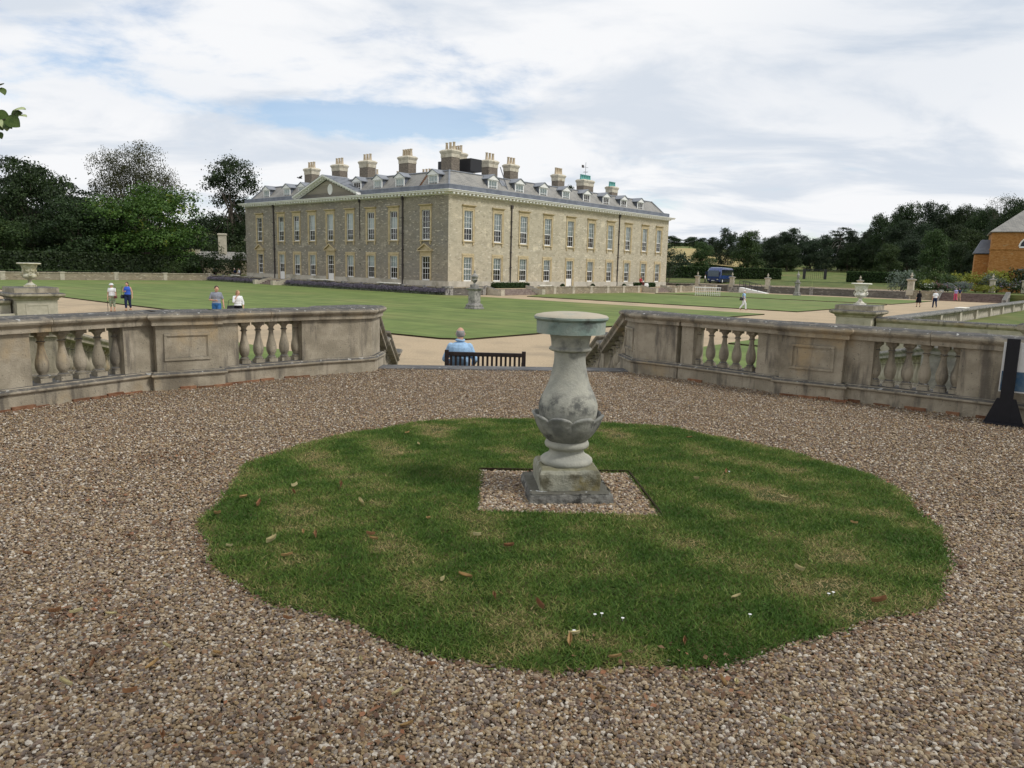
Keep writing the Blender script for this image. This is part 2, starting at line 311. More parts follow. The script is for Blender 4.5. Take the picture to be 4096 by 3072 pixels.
# ------------------------------------------------------------------ mesh helpers
class MB:
    def __init__(s): s.v = []; s.f = []; s.mi = []
    def add(s, vs, fs, mi=0):
        n = len(s.v); s.v += [tuple(x) for x in vs]; s.f += [tuple(i + n for i in f) for f in fs]; s.mi += [mi] * len(fs); return s
    def box(s, x0, x1, y0, y1, z0, z1, mi=0):
        return s.add([(x0, y0, z0), (x1, y0, z0), (x1, y1, z0), (x0, y1, z0), (x0, y0, z1), (x1, y0, z1), (x1, y1, z1), (x0, y1, z1)],
                     [(0, 3, 2, 1), (4, 5, 6, 7), (0, 1, 5, 4), (1, 2, 6, 5), (2, 3, 7, 6), (3, 0, 4, 7)], mi)
    def cbox(s, c, sx, sy, sz, mi=0): return s.box(c[0] - sx / 2, c[0] + sx / 2, c[1] - sy / 2, c[1] + sy / 2, c[2] - sz / 2, c[2] + sz / 2, mi)
    def quad(s, a, b, c, d, mi=0): return s.add([a, b, c, d], [(0, 1, 2, 3)], mi)
    def loft(s, poly, prof, mi=0):                       # poly (ccw), prof [(offset, z)]
        n = len(poly); vs = []
        P = [Vector(p) for p in poly]; nr = []
        for i in range(n):
            e0 = (P[i] - P[i - 1]).normalized(); e1 = (P[(i + 1) % n] - P[i]).normalized()
            a = Vector((e0.y, -e0.x)); b = Vector((e1.y, -e1.x)); m_ = a + b; m_ = m_ / max(.3, m_.dot(a)); nr.append(m_)
        for off, z in prof: vs += [(P[i].x + nr[i].x * off, P[i].y + nr[i].y * off, z) for i in range(n)]
        fs = [tuple(range(n))[::-1], tuple(range((len(prof) - 1) * n, len(prof) * n))]
        for k in range(len(prof) - 1):
            for i in range(n):
                j = (i + 1) % n; fs.append((k * n + i, k * n + j, (k + 1) * n + j, (k + 1) * n + i))
        return s.add(vs, fs, mi)
    def rloft(s, x0, x1, y0, y1, prof, mi=0): return s.loft([(x0, y0), (x1, y0), (x1, y1), (x0, y1)], prof, mi)
    def lathe(s, prof, cx=0, cy=0, seg=24, mi=0, sx=1, sy=1, cz=0):
        vs = []; fs = []
        for r, z in prof: vs += [(cx + r * sx * math.cos(2 * PI * i / seg), cy + r * sy * math.sin(2 * PI * i / seg), cz + z) for i in range(seg)]
        for k in range(len(prof) - 1):
            for i in range(seg):
                j = (i + 1) % seg; fs.append((k * seg + i, k * seg + j, (k + 1) * seg + j, (k + 1) * seg + i))
        fs.append(tuple(range(seg))[::-1]); fs.append(tuple(range((len(prof) - 1) * seg, len(prof) * seg)))
        return s.add(vs, fs, mi)
    def tube(s, pts, rs, seg=8, mi=0):
        pts = [Vector(p) for p in pts]
        if isinstance(rs, (int, float)): rs = [rs] * len(pts)
        vs = []; fs = []; ref = None
        for k, p in enumerate(pts):
            t = (pts[min(k + 1, len(pts) - 1)] - pts[max(k - 1, 0)]).normalized()
            if ref is None: ref = Vector((0, 0, 1)) if abs(t.z) < .9 else Vector((1, 0, 0))
            a = t.cross(ref).normalized(); b = a.cross(t); ref = b if b.length > .1 else ref
            vs += [p + (a * math.cos(2 * PI * i / seg) + b * math.sin(2 * PI * i / seg)) * rs[k] for i in range(seg)]
        for k in range(len(pts) - 1):
            for i in range(seg):
                j = (i + 1) % seg; fs.append((k * seg + i, k * seg + j, (k + 1) * seg + j, (k + 1) * seg + i))
        fs.append(tuple(range(seg))[::-1]); fs.append(tuple(range((len(pts) - 1) * seg, len(pts) * seg)))
        return s.add(vs, fs, mi)
    def ell(s, c, r, seg=12, rings=8, mi=0):
        prof = [(max(1e-3, math.sin(PI * k / rings)), -math.cos(PI * k / rings)) for k in range(rings + 1)]
        n = len(s.v); s.lathe(prof, seg=seg, mi=mi)
        for i in range(n, len(s.v)):
            x, y, z = s.v[i]; s.v[i] = (c[0] + x * r[0], c[1] + y * r[1], c[2] + z * r[2])
        return s
    def caps(s, a, b, ra, rb, seg=10):                   # tapered capsule
        a = Vector(a); b = Vector(b); d = (b - a)
        if d.length < 1e-5: return s
        d.normalize(); pts = [a - d * ra * .9, a - d * ra * .6, a, b, b + d * rb * .6, b + d * rb * .9]
        return s.tube(pts, [ra * .35, ra * .8, ra, rb, rb * .8, rb * .35], seg)
    def shear(s, slope, x0=0):
        s.v = [(x, y, z + slope * (x - x0)) for x, y, z in s.v]; return s
    def mesh(s, name, mats, smooth=False):
        me = bpy.data.meshes.new(name); me.from_pydata(s.v, [], s.f)
        for m in (mats if isinstance(mats, (list, tuple)) else [mats]): me.materials.append(m)
        if any(s.mi): me.polygons.foreach_set('material_index', s.mi)
        bm = bmesh.new(); bm.from_mesh(me); bmesh.ops.recalc_face_normals(bm, faces=bm.faces); bm.to_mesh(me); bm.free()
        if smooth:
            me.polygons.foreach_set('use_smooth', [True] * len(me.polygons)); me.set_sharp_from_angle(angle=rad(42))
        return me
    def build(s, name, mats, parent=None, loc=(0, 0, 0), rz=0, smooth=False): return ob(name, s.mesh(name, mats, smooth), parent, loc, rz)
def ob(name, me, parent=None, loc=(0, 0, 0), rz=0, rot=None, scale=None):
    o = bpy.data.objects.new(name, me); COL.objects.link(o); o.location = loc
    o.rotation_euler = rot or (0, 0, rz)
    if scale: o.scale = scale
    if parent: o.parent = parent
    return o
def tag(o, label=None, cat=None, group=None, kind=None):
    if label: o['label'] = label
    if cat: o['category'] = cat
    if group: o['group'] = group
    if kind: o['kind'] = kind
    return o
def thing(name, label, cat, loc=(0, 0, 0), rz=0, group=None): return tag(ob(name, None, None, loc, rz), label, cat, group)
def gthing(name, label, cat, u, v, z, rz=0, group=None): return thing(name, label, cat, W(u, v, z), GROT + rz, group)
def bevel(o, w=.01, seg=2):
    m = o.modifiers.new('bevel', 'BEVEL'); m.width = w; m.segments = seg; m.limit_method = 'ANGLE'; m.angle_limit = rad(35); return o
def copy_tree(o, parent=None):
    c = o.copy(); COL.objects.link(c); c.parent = parent
    for ch in [x for x in o.children]: copy_tree(ch, c)
    return c
def np_mesh(name, V, F, mat, tone=None, k=4):
    """V (n,3) float array, F (m,k) int array, tone per vertex"""
    me = bpy.data.meshes.new(name); n = len(V); m = len(F)
    me.vertices.add(n); me.vertices.foreach_set('co', V.astype(np.float32).ravel())
    me.loops.add(m * k); me.loops.foreach_set('vertex_index', F.astype(np.int32).ravel())
    me.polygons.add(m); me.polygons.foreach_set('loop_start', np.arange(0, m * k, k, dtype=np.int32))
    me.update(calc_edges=True)
    if tone is not None:
        a = me.attributes.new('tone', 'FLOAT', 'POINT'); a.data.foreach_set('value', tone.astype(np.float32))
    me.materials.append(mat); return me
def leaf_cards(name, P, Nn, size, tone, mat, rng, asp=.62):
    """one kite-shaped leaf card for each point"""
    n = len(P)
    Nn = Nn / np.maximum(1e-6, np.linalg.norm(Nn, axis=1, keepdims=True))
    r = rng.normal(size=(n, 3)); T = np.cross(Nn, r); T /= np.maximum(1e-6, np.linalg.norm(T, axis=1, keepdims=True)); B = np.cross(Nn, T)
    s = (size * np.ones(n))[:, None]
    V = np.stack([P - T * s * .5, P + B * s * asp * .5 + Nn * s * .08, P + T * s * .5, P - B * s * asp * .5 + Nn * s * .08], 1).reshape(-1, 3)
    F = np.arange(n * 4).reshape(n, 4)
    return np_mesh(name, V, F, mat, np.repeat(tone, 4))
# ------------------------------------------------------------------ the setting: ground, paths, lawns, terraces
def park_z(d, p=None):
    e = min(max(d - 165, 0), 480); z = UPP + .06 + .030 * e + 1.2e-5 * e * e
    if p is not None and p.y > 50:                 # a spur of higher ground behind the house
        k = min(1, max(0, (.33 - p.x / p.y) / .10)); z += k * k * (3 - 2 * k) * .028 * min(max(d - 215, 0), 330)
    return z
def make_park():
    us = sorted(set([-66, -50.5, -28, 57.6] + list(np.linspace(-2500, -66, 14)) + list(range(-60, 58, 12)) + list(np.linspace(57.6, 700, 40)) + [900, 1200, 1800, 3500]))
    vs = sorted(set([-66, -52.5, -32, 47] + list(np.linspace(-2500, -66, 14)) + list(range(-60, 48, 12)) + list(np.linspace(47, 500, 28)) + [700, 1200, 2000, 3500]))
    idx = {}; V = []; F = []
    for i, u in enumerate(us):
        for j, v in enumerate(vs):
            p = W(u, v); idx[i, j] = len(V)
            d = math.hypot(p.x, p.y); und = .8 * math.sin(p.x * .011 + 1) * math.sin(p.y * .009) * min(1, max(0, (d - 200) / 200))
            V.append((u, v, park_z(d, p) + und if p.y > 60 else UPP + .06))
    for i in range(len(us) - 1):
        for j in range(len(vs) - 1):
            cu = (us[i] + us[i + 1]) / 2; cv = (vs[j] + vs[j + 1]) / 2
            if (-50.5 < cu < 57.6 and -52.5 < cv < 47) or (-66 < cu < -28 and -66 < cv < -32): continue
            F.append((idx[i, j], idx[i + 1, j], idx[i + 1, j + 1], idx[i, j + 1]))
    me = bpy.data.meshes.new('park_ground'); me.from_pydata(V, [], F); me.materials.append(M['rough_grass'])
    me.polygons.foreach_set('use_smooth', [True] * len(F))
    tag(ob('park_ground', me, None, (OX, OY, 0), GROT), kind='structure')
make_park()
def gsheet(name, poly, z, mat, kind='structure', depth=0, side=None):
    m = MB()
    if depth: m.loft(poly, [(0, z - depth), (0, z)])
    else: m.add([(a, b, z) for a, b in poly], [tuple(range(len(poly)))])
    o = m.build(name, [mat] + ([side] if side else []), None, (OX, OY, 0), GROT)
    if side:
        for p in o.data.polygons: p.material_index = 0 if p.normal.z > .5 else 1
    return tag(o, kind=kind)
gsheet('garden_gravel_path', [(-66.2, -66.2), (-27.9, -66.2), (-27.9, -52.6), (57.7, -52.6), (57.7, 47.1), (-50.6, 47.1), (-50.6, -31.9), (-66.2, -31.9)], LOW, M['path'])
LH = .07
gsheet('main_lawn', [(-38.4, 46.8), (-38.3, -6.0), (-38.1, -16.0), (-37.4, -31.5), (-36.7, -38.0), (-36.0, -38.9), (-31.5, -38.9), (-26.7, -38.4), (-15, -38.2), (-3.4, -38.2), (-3.4, -5.6), (-4.6, -5.0), (-4.6, 46.8)], LOW + LH, M['lawn'], depth=LH + .05, side=M['soil'])
gsheet('middle_lawn', [(3.2, -38.2), (29.2, -38.2), (29.2, -5.9), (9.8, -5.9), (3.2, -9.0)], LOW + LH, M['lawn'], depth=LH + .05, side=M['soil'])
gsheet('far_lawn', [(31.6, -38.0), (50.5, -38.0), (50.5, -8), (31.6, -8)], LOW + LH, M['lawn'], depth=LH + .05, side=M['soil'])
gsheet('side_lawn', [(-27.8, -52.3), (56, -52.3), (56, -46.8), (-27.8, -46.8)], LOW + LH, M['lawn'], depth=LH + .05, side=M['soil'])
# grass aprons below the viewing terrace, either side of the stair path
gsheet('grass_apron', [(-66, -65), (-58, -62), (-44.2, -44.5), (-44.2, -32.2), (-66, -32.2)], LOW + LH - .01, M['lawn'], depth=LH, side=M['soil'])
gsheet('grass_apron', [(-65, -66), (-28.2, -66), (-28.2, -46.8), (-42.3, -46.8), (-62, -58)], LOW + LH - .02, M['lawn'], depth=LH, side=M['soil'])
gsheet('house_terrace', [(-3.85, -4.35), (57.5, -4.35), (57.5, 46.9), (-3.85, 46.9)], UPP, M['path'], depth=.7)
# forecourt drive beyond the railings
def golden_field():
    m = MB(); n = 10; R0, R1 = 262, 415
    for i in range(n + 1):
        for j in range(n + 1):
            a = .185 + .115 * i / n; d = R0 + (R1 - R0) * j / n; x, y = d * math.sin(a), d * math.cos(a); p = Vector((x, y, 0)); m.v.append((x, y, park_z(d, p) + .9))
    for i in range(n):
        for j in range(n): q = i * (n + 1) + j; m.f.append((q, q + n + 1, q + n + 2, q + 1)); m.mi.append(0)
    tag(m.build('stubble_field', gmat('golden_stubble', (.30, .235, .095), (.40, .32, .14), scale=.3, detail=8)), kind='structure')
golden_field()
gsheet('drive', [(60, -30), (63, -45), (150, -40), (150, 14), (112, 26), (96, 24), (60, 22)], UPP + .075, M['path'])

TER = [(-6.3, 4.6), (-5.95, 6.6), (-5.25, 8.0), (-4.75, 8.75), (-3.75, 9.75), (-2.4, 10.98), (-2.12, 11.45), (1.84, 11.77), (2.1, 11.6), (2.7, 11.1), (3.75, 10.15), (4.5, 9.4), (5.9, 8.35), (6.9, 6.6), (7.2, 4.6), (34, 1.5), (34, -45), (-34, -45), (-34, 1.5)]
m = MB(); m.loft(TER[::-1], [(0, LOW - .3), (0, 0)])
o = tag(m.build('viewing_terrace', [M['gravel_bed'], M['block']]), kind='structure')
for p in o.data.polygons: p.material_index = 0 if p.normal.z > .5 else 1

# ------------------------------------------------------------------ round lawn with the sundial plot, gravel, grass
CC = (.40, 5.25); RC = 2.46
rng = np.random.default_rng(7)
def edge_r(a):
    return RC + .035 * np.sin(3 * a + 1) + .04 * np.sin(7 * a + .4) + .025 * np.sin(13 * a) + .018 * np.sin(23 * a + 2)
SQ = [(-.22, 4.63), (1.0, 4.66), (.94, 5.68), (-.24, 5.65)]
def in_sq(x, y, g=0.0):
    lx = -.22 - .02 * (y - 4.63) - g; rx = 1.0 - .06 * (y - 4.65) + g
    return (x > lx) & (x < rx) & (y > 4.64 - g) & (y < 5.665 + g)
def poly_in(poly, x, y):
    ins = np.zeros(len(x), bool); n = len(poly)
    for i in range(n):
        x0, y0 = poly[i]; x1, y1 = poly[(i + 1) % n]
        c = ((y0 > y) != (y1 > y)) & (x < (x1 - x0) * (y - y0) / (y1 - y0 + 1e-12) + x0); ins ^= c
    return ins
def fbm(x, y, seed, sc_, oct_=4):
    r = np.random.default_rng(seed); out = np.zeros_like(x); a = 1.0
    for k in range(oct_):
        for q in range(4):
            th = r.uniform(0, 2 * PI); ph = r.uniform(0, 2 * PI)
            out += a * np.sin((x * math.cos(th) + y * math.sin(th)) * sc_ * r.uniform(.7, 1.4) + ph) / 4
        sc_ *= 2.1; a *= .6
    return out
# turf disc
m = MB(); ang = np.linspace(0, 2 * PI, 120, endpoint=False)
ring = [(CC[0] + edge_r(a) * math.cos(a), CC[1] + edge_r(a) * math.sin(a)) for a in ang]
xs = np.linspace(-2.2, 3.0, 66); ys = np.linspace(2.6, 7.9, 66)
vid = {}
def tv(x, y, z):
    k = (round(x, 4), round(y, 4), round(z, 4))
    if k not in vid: vid[k] = len(m.v); m.v.append((x, y, z))
    return vid[k]
def clamp_disc(x, y):
    dx, dy = x - CC[0], y - CC[1]; a = math.atan2(dy, dx); r = math.hypot(dx, dy); e = float(edge_r(a)); 
    if r > e: x, y = CC[0] + dx / r * e, CC[1] + dy / r * e
    return x, y
for i in range(65):
    for j in range(65):
        cxm, cym = (xs[i] + xs[i + 1]) / 2, (ys[j] + ys[j + 1]) / 2
        a = math.atan2(cym - CC[1], cxm - CC[0])
        if math.hypot(cxm - CC[0], cym - CC[1]) > float(edge_r(a)) + .03 or bool(in_sq(np.array(cxm), np.array(cym), -.0)): continue
        q = [tv(*clamp_disc(xs[i + p], ys[j + r_]), .022) for p, r_ in ((0, 0), (1, 0), (1, 1), (0, 1))]
        if len(set(q)) == 4: m.f.append(tuple(q)); m.mi.append(0)
tag(m.build('round_lawn', M['turf']), kind='structure')
# blades
def grass_blades():
    N = 420000
    x = rng.uniform(-2.2, 3.05, N); y = 2.6 + (rng.uniform(0, 1, N) ** 1.25) * 5.3
    dx, dy = x - CC[0], y - CC[1]; a = np.arctan2(dy, dx); r = np.hypot(dx, dy); e = edge_r(a)
    dry = .75 * fbm(x, y, 3, 3.2) + .95 * fbm(x, y, 11, 8.5, 4) - .22
    for px, py, s in ((655, 995, .20), (600, 1022, .16), (560, 1140, .17), (690, 1215, .17), (930, 1292, .15), (1700, 1285, .20), (1660, 1080, .22), (1540, 1050, .2), (950, 930, .25), (1820, 1215, .2), (1090, 1128, .16), (1500, 1010, .2), (1760, 1180, .15), (1180, 1240, .14)):
        q = gp(px * 1.8517, py * 1.8517); dry = dry + 1.0 * np.exp(-(((x - q.x) / s) ** 2 + ((y - q.y) / (s * .9)) ** 2))       # worn, straw-coloured spots
    keep = (r < e + rng.normal(0, .018, N)) & ~in_sq(x, y, -.015)
    dry = dry + np.clip((r - e + .16) / .16, 0, 1) * .8 * (rng.random(N) < .6) * (fbm(x, y, 31, 1.6, 2) > -.25)
    bare = (dry > 1.25) & (rng.random(N) < .7)
    keep &= ~bare
    x, y, dry, r, e = x[keep], y[keep], dry[keep], r[keep], e[keep]; n = len(x)
    h = rng.uniform(.008, .024, n) * (1 - .35 * np.clip(dry, 0, 1)) * (1 + .5 * (rng.random(n) < .05))
    w = rng.uniform(.003, .006, n)
    th = rng.uniform(0, 2 * PI, n); lean = rng.normal(0, .018, (n, 2))
    b0 = np.stack([x - np.cos(th) * w, y - np.sin(th) * w, np.full(n, .018)], 1)
    b1 = np.stack([x + np.cos(th) * w, y + np.sin(th) * w, np.full(n, .018)], 1)
    t = np.stack([x + lean[:, 0], y + lean[:, 1], .02 + h], 1)
    V = np.stack([b0, b1, t], 1).reshape(-1, 3); F = np.arange(n * 3).reshape(n, 3)
    tone = np.clip(.40 + .36 * dry + rng.normal(0, .17, n), 0, 1)
    mt, nt, out = new_mat('lawn_blades')
    tn = node(nt, 'ShaderNodeAttribute', attribute_name='tone').outputs['Fac']
    rp = node(nt, 'ShaderNodeValToRGB', {0: tn}); e_ = rp.color_ramp.elements
    e_[0].position = 0; e_[0].color = (.058, .125, .020, 1); e_[1].position = 1; e_[1].color = (.46, .35, .18, 1)
    for pz, c in ((.30, (.110, .190, .034)), (.52, (.165, .232, .050)), (.74, (.31, .28, .105))):
        q = e_.new(pz); q.color = (*c, 1)
    d = node(nt, 'ShaderNodeBsdfPrincipled', {'Base Color': rp.outputs[0], 'Roughness': .6, 'Specular IOR Level': .2}); tr = node(nt, 'ShaderNodeBsdfTranslucent', {'Color': rp.outputs[0]})
    nt.links.new(node(nt, 'ShaderNodeMixShader', {0: .25, 1: d.outputs[0], 2: tr.outputs[0]}).outputs[0], out.inputs[0])
    tag(ob('grass', np_mesh('grass', V, F, mt, np.repeat(tone, 3), 3)), 'short patchy green and straw grass of the round lawn', 'grass', kind='stuff')
grass_blades()

# gravel stones: points that carry their own size, turn and tone
def gravel_points(name, label, x, y, z0, smin, smax, seed):
    r = np.random.default_rng(seed); n = len(x)
    s = r.uniform(smin, smax, n) * np.where(r.random(n) < .06, 1.5, 1)
    scl = np.stack([s * r.uniform(.8, 1.35, n), s * r.uniform(.65, 1.0, n), s * r.uniform(.4, .75, n)], 1)
    rot = np.stack([r.normal(0, .35, n), r.normal(0, .35, n), r.uniform(0, 2 * PI, n)], 1)
    P = np.stack([x, y, z0 + r.uniform(-.003, .012, n)], 1)
    tone = r.random(n); org = fbm(x, y, 21, 1.7) > 1.0
    tone = np.where(org & (r.random(n) < .35), .78 + .03 * r.random(n), tone)
    me = bpy.data.meshes.new(name); me.vertices.add(n); me.vertices.foreach_set('co', P.astype(np.float32).ravel())
    for nm, ty, dat in (('rot', 'FLOAT_VECTOR', rot), ('scl', 'FLOAT_VECTOR', scl)):
        a = me.attributes.new(nm, ty, 'POINT'); a.data.foreach_set('vector', dat.astype(np.float32).ravel())
    a = me.attributes.new('tone', 'FLOAT', 'POINT'); a.data.foreach_set('value', tone.astype(np.float32))
    me.materials.append(M['gravel'])
    o = tag(ob(name, me), label, 'gravel', kind='stuff')
    ng = bpy.data.node_groups.new(name, 'GeometryNodeTree')
    ng.interface.new_socket('Geometry', in_out='INPUT', socket_type='NodeSocketGeometry'); ng.interface.new_socket('Geometry', in_out='OUTPUT', socket_type='NodeSocketGeometry')
    gi = ng.nodes.new('NodeGroupInput'); go = ng.nodes.new('NodeGroupOutput')
    ico = ng.nodes.new('GeometryNodeMeshIcoSphere'); ico.inputs['Radius'].default_value = 1; ico.inputs['Subdivisions'].default_value = 2
    sm = ng.nodes.new('GeometryNodeSetMaterial'); sm.inputs['Material'].default_value = M['gravel']
    ip = ng.nodes.new('GeometryNodeInstanceOnPoints')
    def at(nm):
        q = ng.nodes.new('GeometryNodeInputNamedAttribute'); q.data_type = 'FLOAT_VECTOR'; q.inputs['Name'].default_value = nm; return q.outputs['Attribute']
    L = ng.links.new
    L(gi.outputs[0], ip.inputs['Points']); L(ico.outputs[0], sm.inputs['Geometry']); L(sm.outputs[0], ip.inputs['Instance'])
    L(at('rot'), ip.inputs['Rotation']); L(at('scl'), ip.inputs['Scale']); L(ip.outputs[0], go.inputs[0])
    md = o.modifiers.new('scatter', 'NODES'); md.node_group = ng
    return o
def scatter(N, ylo, yhi, seed):
    r = np.random.default_rng(seed); y = r.uniform(ylo, yhi, N); x = r.uniform(-1, 1, N) * (.78 * y + .35)
    k = poly_in(TER, x, y); dx, dy = x - CC[0], y - CC[1]
    k &= np.hypot(dx, dy) > edge_r(np.arctan2(dy, dx)) - .01 - .05 * r.random(N) ** 3
    return x[k], y[k]
x1, y1 = scatter(230000, 1.9, 4.6, 1); x2, y2 = scatter(200000, 4.6, 8.2, 2); x3, y3 = scatter(130000, 8.2, 11.9, 3)
r4 = np.random.default_rng(14); y4 = r4.uniform(-1.5, 9.5, 150000); x4 = r4.uniform(-6.4, 7.2, 150000); k4 = poly_in(TER, x4, y4) & (abs(x4) > .78 * y4 + .33); x4, y4 = x4[k4], y4[k4]   # the margins beside the picture
gravel_points('gravel', 'loose brown and white gravel spread over the terrace', np.concatenate([x1, x2, x3, x4]), np.concatenate([y1, y2, y3, y4]), .005, .0048, .0098, 5)
xq = rng.uniform(-.26, 1.02, 16000); yq = rng.uniform(4.62, 5.69, 16000); k = in_sq(xq, yq)
gravel_points('gravel', 'pale gravel filling the square plot under the sundial', xq[k], yq[k], .008, .006, .0115, 6)

# edging strips round the gravel square
for (a, b), lab in (((SQ[1], SQ[2]), 'thin dark edging strip right of the sundial plot'), ((SQ[3], SQ[2]), 'thin dark edging strip behind the sundial')):
    a = Vector(a); b = Vector(b); d = b - a
    m = MB().box(0, d.length, -.006, .006, -.01, .036)
    tag(m.build('edging_strip', M['soil'], None, (a.x, a.y, 0), math.atan2(d.y, d.x)), lab, 'edging')

# ------------------------------------------------------------------ sundial
def sundial():
    t = thing('sundial_pedestal', 'weathered stone baluster sundial pedestal on two square blocks', 'sundial', (.40, 5.14, 0), rad(5))
    m = MB().rloft(-.293, .293, -.293, .293, [(0, -.02), (0, .05), (-.006, .078), (-.02, .088)]); o = bevel(m.build('base_slab', M['sundial_slab'], t), .012, 3)
    sb = o.modifiers.new('sub', 'SUBSURF'); sb.subdivision_type = 'SIMPLE'; sb.levels = sb.render_levels = 4
    tx = bpy.data.textures.new('erosion', 'CLOUDS'); tx.noise_scale = .07
    dm = o.modifiers.new('erode', 'DISPLACE'); dm.texture = tx; dm.strength = .022; dm.mid_level = .6
    m = MB().rloft(-.212, .212, -.212, .212, [(0, .075), (0, .20), (-.012, .230), (-.03, .237)]); o = bevel(m.build('block', M['sundial_block'], t), .010, 3)
    sb = o.modifiers.new('sub', 'SUBSURF'); sb.subdivision_type = 'SIMPLE'; sb.levels = sb.render_levels = 3
    dm = o.modifiers.new('erode', 'DISPLACE'); dm.texture = tx; dm.strength = .012; dm.mid_level = .6
    MB().lathe([(.168, .228), (.182, .238), (.187, .252), (.183, .268), (.170, .280), (.156, .286), (.140, .296), (.128, .308), (.122, .322), (.124, .336), (.136, .346), (.150, .354), (.157, .366), (.157, .380), (.150, .394), (.134, .404), (.121, .412), (.124, .43)], seg=40).build('moulded_foot', M['sundial'], t, smooth=True)
    MB().lathe([(.15, .46), (.19, .52), (.203, .58), (.209, .63), (.207, .66), (.196, .70), (.180, .735), (.160, .775), (.143, .815), (.130, .86), (.120, .905), (.112, .95), (.109, .99), (.111, 1.03), (.114, 1.045)], seg=40).build('neck', M['sundial'], t, smooth=True)
    # leaf cup: eight lobes that curl outwards
    m = MB(); seg = 96; rows = 15
    for k in range(rows):
        f = k / (rows - 1)
        for i in range(seg):
            a = 2 * PI * i / seg + .2; lob = abs(math.sin(4 * a)); ph = math.sqrt(lob)
            top = .555 + .046 * ph; zz = .412 + (top - .412) * f
            base = .120 + (.219 - .120) * math.sin(min(1, f * 1.05) * PI / 2) ** .85
            r = base * (1 + .085 * (ph - .6) * f ** .7) + .016 * max(0, f - .8) / .2 - .022 * (1 - ph) * f
            m.v.append((r * math.cos(a), r * math.sin(a), zz))
    for k in range(rows - 1):
        for i in range(seg):
            j = (i + 1) % seg; m.f.append((k * seg + i, k * seg + j, (k + 1) * seg + j, (k + 1) * seg + i)); m.mi.append(0)
    o = m.build('leaf_cup', M['sundial_leaf'], t, smooth=True); so = o.modifiers.new('solid', 'SOLIDIFY'); so.thickness = .02; so.offset = -1
    MB().lathe([(.112, 1.030), (.136, 1.036), (.148, 1.043), (.150, 1.052), (.143, 1.060), (.132, 1.066), (.133, 1.09), (.138, 1.12), (.146, 1.15), (.153, 1.168)], seg=40).build('capital', M['sundial'], t, smooth=True)
    MB().loft([(.238 * math.cos(a) * 1.0, .238 * math.sin(a)) for a in np.linspace(0, 2 * PI, 32, endpoint=False)], [(0, 1.16), (.002, 1.246)]).build('table_slab', M['sundial_top'], t, smooth=True)
    MB().lathe([(.236, 1.243), (.250, 1.252), (.258, 1.262), (.257, 1.274), (.246, 1.284), (.20, 1.294), (.12, 1.303), (.02, 1.306)], seg=40).build('table_top', M['sundial_top'], t, smooth=True)
sundial()

# ------------------------------------------------------------------ balustrades
def baluster_mesh(h=.565, sc_=1.0):
    m = MB(); b = .062 * sc_
    m.box(-b, b, -b, b, 0, .05)
    k = h / .565
    pr = [(.056, .05), (.060, .058), (.060, .07), (.050, .08), (.040, .088), (.043, .098), (.056, .12), (.066, .15), (.070, .19), (.068, .225), (.058, .27), (.046, .315), (.037, .36), (.032, .405), (.031, .43), (.044, .437), (.046, .448), (.034, .456), (.034, .475), (.040, .487), (.056, .505), (.058, .515)]
    m.lathe([(r * sc_, z * k) for r, z in pr], seg=20)
    m.box(-b, b, -b, b, .513 * k, h)
    return m.mesh('baluster', M['stone'], True)
BAL = baluster_mesh()
BAL_PALE = BAL.copy(); BAL_PALE.materials[0] = M['stone_pale']
HALF = None
RAILP = [(.015, .795), (.045, .80), (.045, .845), (.05, .855), (.085, .885), (.095, .905), (.09, .925), (.07, .945), (.02, .962)]
BASEP = [(.05, -.06), (.05, .165), (.055, .17), (.075, .178), (.08, .19), (.078, .205), (.05, .228), (.045, .236)]
def frame(p0, p1):
    d = Vector(p1) - Vector(p0); return d.length, math.atan2(d.y, d.x)
def run(t, p0, p1, blocks, bals, z=0, dep=.28, slope=0, mat=None, rail_joints=1, balm=None):
    """straight balustrade; local x from p0 to p1 along the terrace side (y=0 is the die face, +y is outwards)"""
    L, a = frame(p0, p1); st = mat or M['stone']; loc = (p0[0], p0[1], z)
    cuts = np.linspace(0, L, rail_joints + 1)
    for i in range(rail_joints):
        m = MB().rloft(cuts[i] + .004, cuts[i + 1] - .004, .0, dep, RAILP).shear(slope); _trimx(m, cuts[i] + .003, cuts[i + 1] - .003); m.build('coping', st, t, loc, a)
    m = MB().rloft(0, L, 0, dep, BASEP).shear(slope); _trimx(m, 0, L); m.build('plinth_course', st, t, loc, a)
    for x0, x1 in blocks: MB().box(x0, x1, .0, dep, .22, .815).shear(slope).build('wall_block', st, t, loc, a)
    for x in bals:
        o = ob('baluster', balm or BAL, t, (p0[0] + math.cos(a) * x - math.sin(a) * dep / 2, p0[1] + math.sin(a) * x + math.cos(a) * dep / 2, z + .234 + slope * x), a)
def _trimx(m, x0, x1): m.v = [(min(max(x, x0), x1), y, z) for x, y, z in m.v]
def pier(t, poly, z=0, h=.8, mat=None, panel=None, rail=None, name='pier'):
    st = mat or M['stone']
    MB().loft(poly, [(a, b + z) for a, b in BASEP]).build('pier_base', st, t)
    bevel(MB().loft(poly, [(0, z + .22), (0, z + .8)]).build(name, st, t), .006)
    MB().loft(poly, [(a, b + z) for a, b in (rail or RAILP)]).build('pier_cap', st, t)
